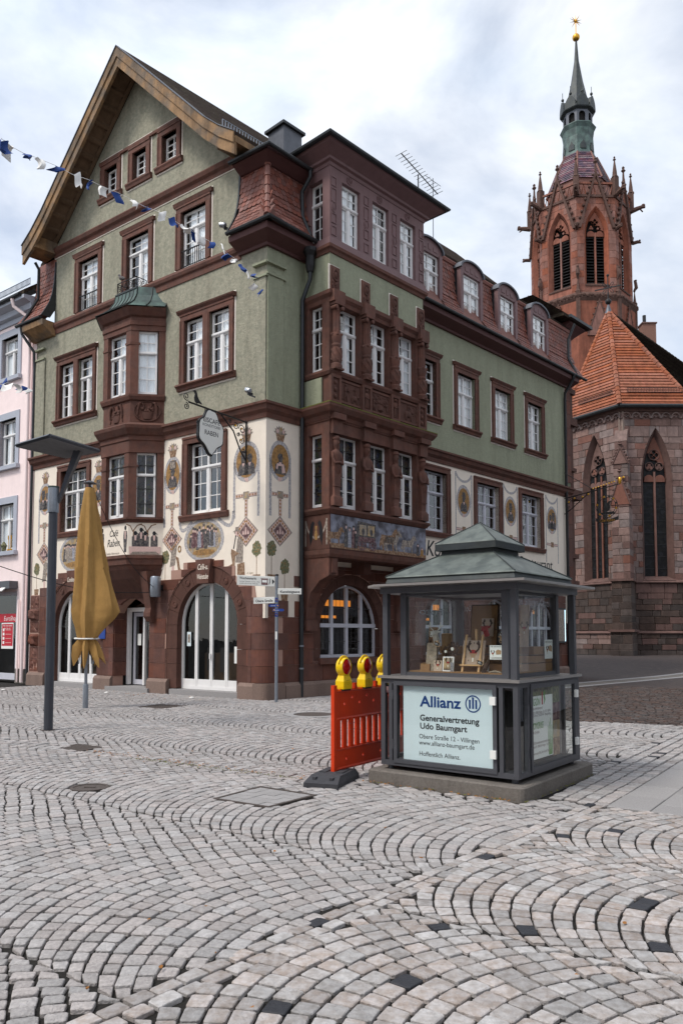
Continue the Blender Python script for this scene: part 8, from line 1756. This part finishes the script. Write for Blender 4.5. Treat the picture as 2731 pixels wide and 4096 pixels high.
b = MB(FB); b.tube([(16, .1, 7.24), (16, 2.45, 7.55)], .022, 6); b.build('bracket_bar', 'iron', rs); MB(FB).tube([(16, .1, 6.6), (16, .5, 6.85), (16, 1.2, 7.38)], .02, 5).build('brace', 'iron', rs); MB(FB).tube([(16, .12, 8.31), (16, 1.43, 7.42)], .014, 5).build('stay_rod', 'iron', rs)
for n_, z, r in ((.3, 7.1, .12), (.55, 7.2, .1), (.25, 6.85, .09), (1.1, 7.3, .06)): b = MB(FB); scroll(b, FB, (16, n_, z), r, 1.4, 0); b.build('scroll', 'iron', rs)
for k in range(9): MB(FB).ball((16, 1.35 + k * .11, 7.50 + .02 * k), .035, 6).build('gilt_bead', 'gold', rs)
for n_, z in ((.55, 7.2), (.3, 7.08), (.9, 7.22), (1.15, 7.3)): MB(FB).ball((16, n_, z), .045, 7).build('gilt_boss', 'gold', rs)
b = MB(FB); b.lathe([(.04, 7.55), (.07, 7.65), (.08, 7.75), (.05, 7.8)], 8, (16, 2.45)); b.ball((16, 2.6, 7.78), .05, 6); b.build('gilt_horn', 'gold', rs, smooth=True)
FRG = fr(FB(16, 1.9, 6.72), NB, -UB)
for r0 in (.44, .36): MB(FRG).tube([(r0 * math.cos(a), 0, r0 * math.sin(a)) for a in [2 * math.pi * i / 36 for i in range(37)]], .013, 5).build('ring', 'iron', rs)
for k in range(12):
    a = 2 * math.pi * (k + .5) / 12; c_, s_ = math.cos(a), math.sin(a); MB(FRG).prism([(.40 * c_ + .07 * math.cos(a + t) * (1 if j % 2 else .5), .40 * s_ + .07 * math.sin(a + t) * (1 if j % 2 else .5)) for j, t in enumerate([2 * math.pi * q / 8 for q in range(8)])], -.008, .008).build('leaf', 'gold' if k % 2 else 'iron', rs)
MB(FRG).prism([(a * 1.15, c * 1.05 - .2) for a, c in RV], -.01, .01).build('raven', 'iron', rs); MB(FRG).prism([(-.28, -.22), (.3, -.22), (.2, -.32), (-.18, -.32)], -.008, .008).build('branch', 'iron', rs)
bp = [(-.46 + .92 * i / 12, -.42 - .10 * math.sin(math.pi * i / 12)) for i in range(13)]; MB(FRG).prism(bp + [(x, z - .13) for x, z in reversed(bp)], -.02, .005).build('banner', 'iron', rs); text('Café Raben', FRG, 0, .008, -.60, .15, 'gold', rs, align='CENTER', shear=.2, width=.62)
MB(FRG).tube([(0, 0, .44), (0, 0, .82)], .01, 5).build('hanger', 'iron', rs)

# ============================================================ BUNTING
def bunting(pts, label, sz, seed):
    e = empty('bunting', pts[0], label, 'bunting'); MB().tube(pts, .004, 4).build('cord', 'white_flag', e); r = random.Random(seed)
    for i, p in enumerate(pts[:-1]):
        q = pts[i + 1]
        for j in range(1):
            P = Vector(p); d = (Vector(q) - P).normalized(); L_ = min((Vector(q) - P).length * .8, .34) * sz; sw = Vector((r.uniform(-.5, .5), r.uniform(-.6, .2), -1 + r.uniform(-.2, .9))).normalized(); side = d.cross(sw).normalized(); n = 5; rows_ = []
            for a in range(n + 1):
                t = a / n; bend = .05 * math.sin(t * 3 + i) ; rows_.append([tuple(P + d * (L_ * (.05 + .9 * u)) + sw * (.26 * sz * t) + side * (bend + .05 * math.sin(u * 5 + i * 1.7)) + d * (.06 * t * math.sin(i))) for u in [k / 6 for k in range(7)]])
            v = [x for rr in rows_ for x in rr]; MB().add(v, [(a * 7 + k, a * 7 + k + 1, (a + 1) * 7 + k + 1, (a + 1) * 7 + k) for a in range(n) for k in range(6)]).build('flag', 'blue_flag' if i % 2 == 0 else 'white_flag', e, smooth=True)
    return e
bunting([(-4.56, 10.05, 8.31), (-4.59, 10.37, 8.42), (-4.60, 10.85, 8.62), (-4.61, 11.29, 8.84), (-4.59, 12.04, 9.18), (-4.53, 12.71, 9.43), (-4.46, 13.26, 9.68), (-4.38, 13.77, 9.86), (-4.28, 14.23, 10.04), (-4.14, 14.83, 10.23), (-4.01, 15.31, 10.36), (-3.86, 15.79, 10.53), (-3.71, 16.21, 10.63), (-3.56, 16.62, 10.70), (-3.39, 17.03, 10.78), (-3.25, 17.36, 10.82), (-3.08, 17.72, 10.88), (-2.93, 18.05, 10.92), (-2.79, 18.32, 10.92), (-2.65, 18.6, 10.93), (-2.52, 18.83, 10.91), (-2.4, 19.06, 10.87), (-2.29, 19.24, 10.82), (-2.24, 19.33, 10.64), (-2.1, 19.56, 10.55), (-2.02, 19.7, 10.48)], 'long string of blue and white flags strung across the gable front', .70, 2)
bunting([(-4.76, 10.2, 5.06), (-5.46, 12.3, 5.68), (-5.64, 12.9, 5.91), (-5.92, 13.89, 6.21), (-6.12, 14.64, 6.43), (-6.31, 15.39, 6.63), (-6.32, 15.45, 6.4)], 'short string of blue and white flags before the pink house', .6, 5)
# overhead cable from the house to the left
e = empty('cable', (-8, 14, 4), 'thin black cable sagging from the oriel towards the left', 'cable'); MB().tube([tuple(Vector((-7.4, 16, 3.2)).lerp(FA(4.2, .2, 2.9), t) + Vector((0, 0, -.25 * math.sin(math.pi * t)))) for t in [i / 14 for i in range(15)]], .010, 5).build('wire', 'ink', e)
e = empty('parasol_cable', (UX, UY, 5), 'black cable from the parasol top down to the cafe doorway', 'cable'); MB().tube([tuple(Vector((UX + .1, UY, 5.0)).lerp(FA(4.0, .3, 3.0), t) + Vector((0, 0, -.35 * math.sin(math.pi * t)))) for t in [i / 14 for i in range(15)]], .009, 5).build('wire', 'ink', e)
# floodlights on the corner cornice and eave
def flood(P, d, lb):
    e = empty('floodlight', P, lb, 'floodlight'); P = Vector(P); d = Vector(d).normalized(); F = fr(P, d, d.cross(Vector((0, 0, 1))).normalized())
    b = MB(fr(P, d.cross(Vector((0, 0, 1))).normalized(), d.cross(Vector((0, 0, 1))).cross(d).normalized(), d)); b.lathe([(.05, 0), (.075, .03), (.075, .16), (.08, .18), (.065, .19)], 14); b.build('housing', 'silver', e, smooth=True); MB(F).box(-.3, .05, -.012, .012, -.14, -.10).build('arm', 'iron', e); MB(F).box(-.03, .03, -.07, .07, -.12, -.04).build('yoke', 'iron', e)
flood(FA(.25, .35, 8.02), (NA * -.3 + UA * .9 + Vector((0, 0, .4))), 'silver floodlight on an arm above the cream corner'); flood(FA(1.15, .42, 12.75), (UA * .9 + Vector((0, 0, .3))), 'silver floodlight on the gutter beside the tiled corner')
e = empty('pigeon', FA(5.62, .40, 12.44), 'dark pigeon perched on the balconette railing above the oriel', 'bird'); b = MB(FA); b.tube([(5.5, .40, 12.50), (5.6, .40, 12.54), (5.7, .40, 12.58), (5.75, .40, 12.66), (5.78, .40, 12.70)], [.02, .06, .065, .035, .03], 8); b.build('body', 'pt_dark', e, smooth=True); MB(FA).tube([(5.79, .4, 12.7), (5.83, .4, 12.69)], [.012, .003], 5).build('beak', 'ink', e); MB(FA).tube([(5.62, .4, 12.5), (5.62, .4, 12.43)], .008, 4).build('leg', 'ink', e)
# television antenna on the roof
e = empty('roof_antenna', FB(8.3, -2.2, 16), 'thin rake shaped television antenna on the roof behind the bay', 'antenna'); AN = lambda x, z: FB(8.0 + x, -1.9, z)
FN = fr(FB(8.0, -1.9, 0), UB, NB); MB(FN).tube([(1.0, 0, 15.8), (1.0, 0, 18.75)], .025, 5).build('mast', 'iron', e); MB(FN).tube([(0, 0, 19.1), (2.2, 0, 18.5)], .022, 5).build('boom', 'iron', e)
for k in range(15): x = k * .155; MB(FN).tube([(x, -.26, 19.1 - x * .272), (x, .26, 19.1 - x * .272)], .011, 4).build('element', 'iron', e)
MB(FN).tube([(1.9, 0, 16.5), (1.9, .0, 19.0)], .016, 4).build('mast', 'iron', e); MB(FN).tube([(1.4, 0, 18.9), (2.4, 0, 18.9)], .012, 4).build('element', 'iron', e)
# leaves and paper litter in the gutter and by the steps
r_ = random.Random(12); V, Fc = [], []
def leafat(x, y, s, z=.012):
    a = r_.uniform(0, 6.28); i = len(V); pts = [(-1, 0), (-.3, .5), (.5, .35), (1, 0), (.4, -.45), (-.4, -.4)]
    for p, q in pts: V.append((x + s * (p * math.cos(a) - q * math.sin(a)), y + s * (p * math.sin(a) + q * math.cos(a)), z + r_.uniform(0, .012)))
    Fc.append(tuple(range(i, i + 6)))
for k in range(130):
    t = r_.random() ** .7; x = -.3 - 3.3 * t + r_.gauss(0, .08); y = 9.05 + 2.15 * t + r_.gauss(0, .06); leafat(x, y, r_.uniform(.008, .025))
for k in range(60): q = KF(r_.uniform(0, 1.9), -r_.uniform(.01, .10), 0); leafat(q.x, q.y, r_.uniform(.006, .02))
for k in range(50): q = FA(r_.uniform(.8, 9), r_.uniform(.3, 1.6), 0); leafat(q.x, q.y, r_.uniform(.015, .045))
for k in range(70): leafat(r_.uniform(-4, 4), r_.uniform(3.5, 16), r_.uniform(.008, .022))
me = D.meshes.new('dry_leaves'); me.from_pydata(V, [], Fc); me.materials.append(MT['leaf_dry']); o = D.objects.new('dry_leaves', me); COL.objects.link(o); tag(o, 'scattered brown dry leaves on the cobbles', 'leaves', kind='stuff')
V, Fc = [], []
for k in range(90): q = KF(r_.uniform(.2, 1.9), -r_.uniform(.0, .05), 0) if k % 2 else KF(-r_.uniform(0, .05), r_.uniform(0, 2), 0); leafat(q.x, q.y, r_.uniform(.008, .02), .004)
for k in range(260):
    t = r_.random(); leafat(-.5 - 2.3 * t + r_.gauss(0, .05), 9.1 + 1.5 * t + r_.gauss(0, .045), r_.uniform(.006, .016), .0)
me = D.meshes.new('moss_tufts'); me.from_pydata(V, [], Fc); me.materials.append(MT['moss']); o = D.objects.new('moss_tufts', me); COL.objects.link(o); tag(o, 'green moss in the joints round the kiosk plinth and gutter', 'moss', kind='stuff')
for k, (u, n_, lb) in enumerate(((5.2, 1.0, 'crumpled white paper scrap before the entrance step'), (1.9, .75, 'white paper cup litter beside the arched door step'), (8.6, 2.2, 'flat white paper scrap near the parasol'))):
    q = FA(u, n_, 0); s = .07; b = MB(); b.add([(q.x - s, q.y - s * .5, .01), (q.x + s, q.y - s * .3, .03), (q.x + s * .8, q.y + s * .6, .012), (q.x - s * .7, q.y + s * .7, .035), (q.x, q.y, .045)], [(0, 1, 4), (1, 2, 4), (2, 3, 4), (3, 0, 4)]); b.build('paper_scrap', 'paper', label=lb, cat='litter')

# ============================================================ UNSEEN HOUSES ROUND THE SQUARE (added to shade the fronts and fill the reflections)
def townhouse(name, P, ex, ey, L_, h, dpt, m, lb, roofm='tile_dark'):
    F = fr(P, ex, ey); e = empty(name, P, lb, 'building')
    n = max(2, round(L_ / 2.6)); fl = max(2, int(h / 3.1)); wins = []
    for i in range(n):
        for j in range(fl):
            x = (i + .5) * L_ / n; z = .9 + j * 3.1
            wins.append((x - .55, x + .55, z, z + 1.8))
    MB(F).prism(rect(0, L_, 0, h), -.4, 0, [rect(*q) for q in wins]).build('wall', m, e)
    MB(F).box(0, L_, -dpt, -.5, 0, h).build('rear_mass', 'interior', e)
    for q in wins:
        b = MB(F); b.prism(rect(*q), -.2, -.12, [rect(q[0] + .07, (q[0] + q[1]) / 2 - .04, q[2] + .07, q[3] - .07), rect((q[0] + q[1]) / 2 + .04, q[1] - .07, q[2] + .07, q[3] - .07)]); w_ = b.build('window', 'frame_white', e); MB(F).box(q[0] + .05, q[1] - .05, -.18, -.17, q[2] + .05, q[3] - .05).build('pane', 'dark_glass', w_)
        MB(F).box(q[0] - .1, q[1] + .1, 0, .1, q[2] - .12, q[2]).build('sill', 'granite', e)
    MB(F).loft([[(-.2, y, z) for y, z in ((.4, h), (-dpt / 2, h + dpt * .42), (-dpt - .3, h))], [(L_ + .2, y, z) for y, z in ((.4, h), (-dpt / 2, h + dpt * .42), (-dpt - .3, h))]]).build('roof', roofm, e)
X_, Y_ = Vector((1, 0, 0)), Vector((0, 1, 0))
townhouse('townhouse', (-4.0, -9, 0), X_, Y_, 10, 10.5, 8, 'cream', 'cream townhouse across the square, unseen, added to shade the fronts and fill reflections')
townhouse('townhouse', (6.2, -8.6, 0), X_, Y_, 11, 11.5, 8, 'granite', 'grey townhouse across the square, unseen, added for shade and reflections')
townhouse('townhouse', (7.9, 11.2, 0), UB, Vector((-UB.y, UB.x, 0)), 22, 11.5, 8, 'pink_trim', 'blue grey townhouse opposite the cafe, outside the view, added to shade the lane')
townhouse('townhouse', O0 + NA * 22 - UA * 9, UA, -NA, 12, 10, 8, 'pink', 'pale rose townhouse across the street, unseen, added to fill the kiosk glass reflections')
townhouse('townhouse', O0 + NA * 22.3 + UA * 3.4, UA, -NA, 12, 10.5, 8, 'cream', 'cream townhouse far left across the street, unseen, added to fill the glass reflections')
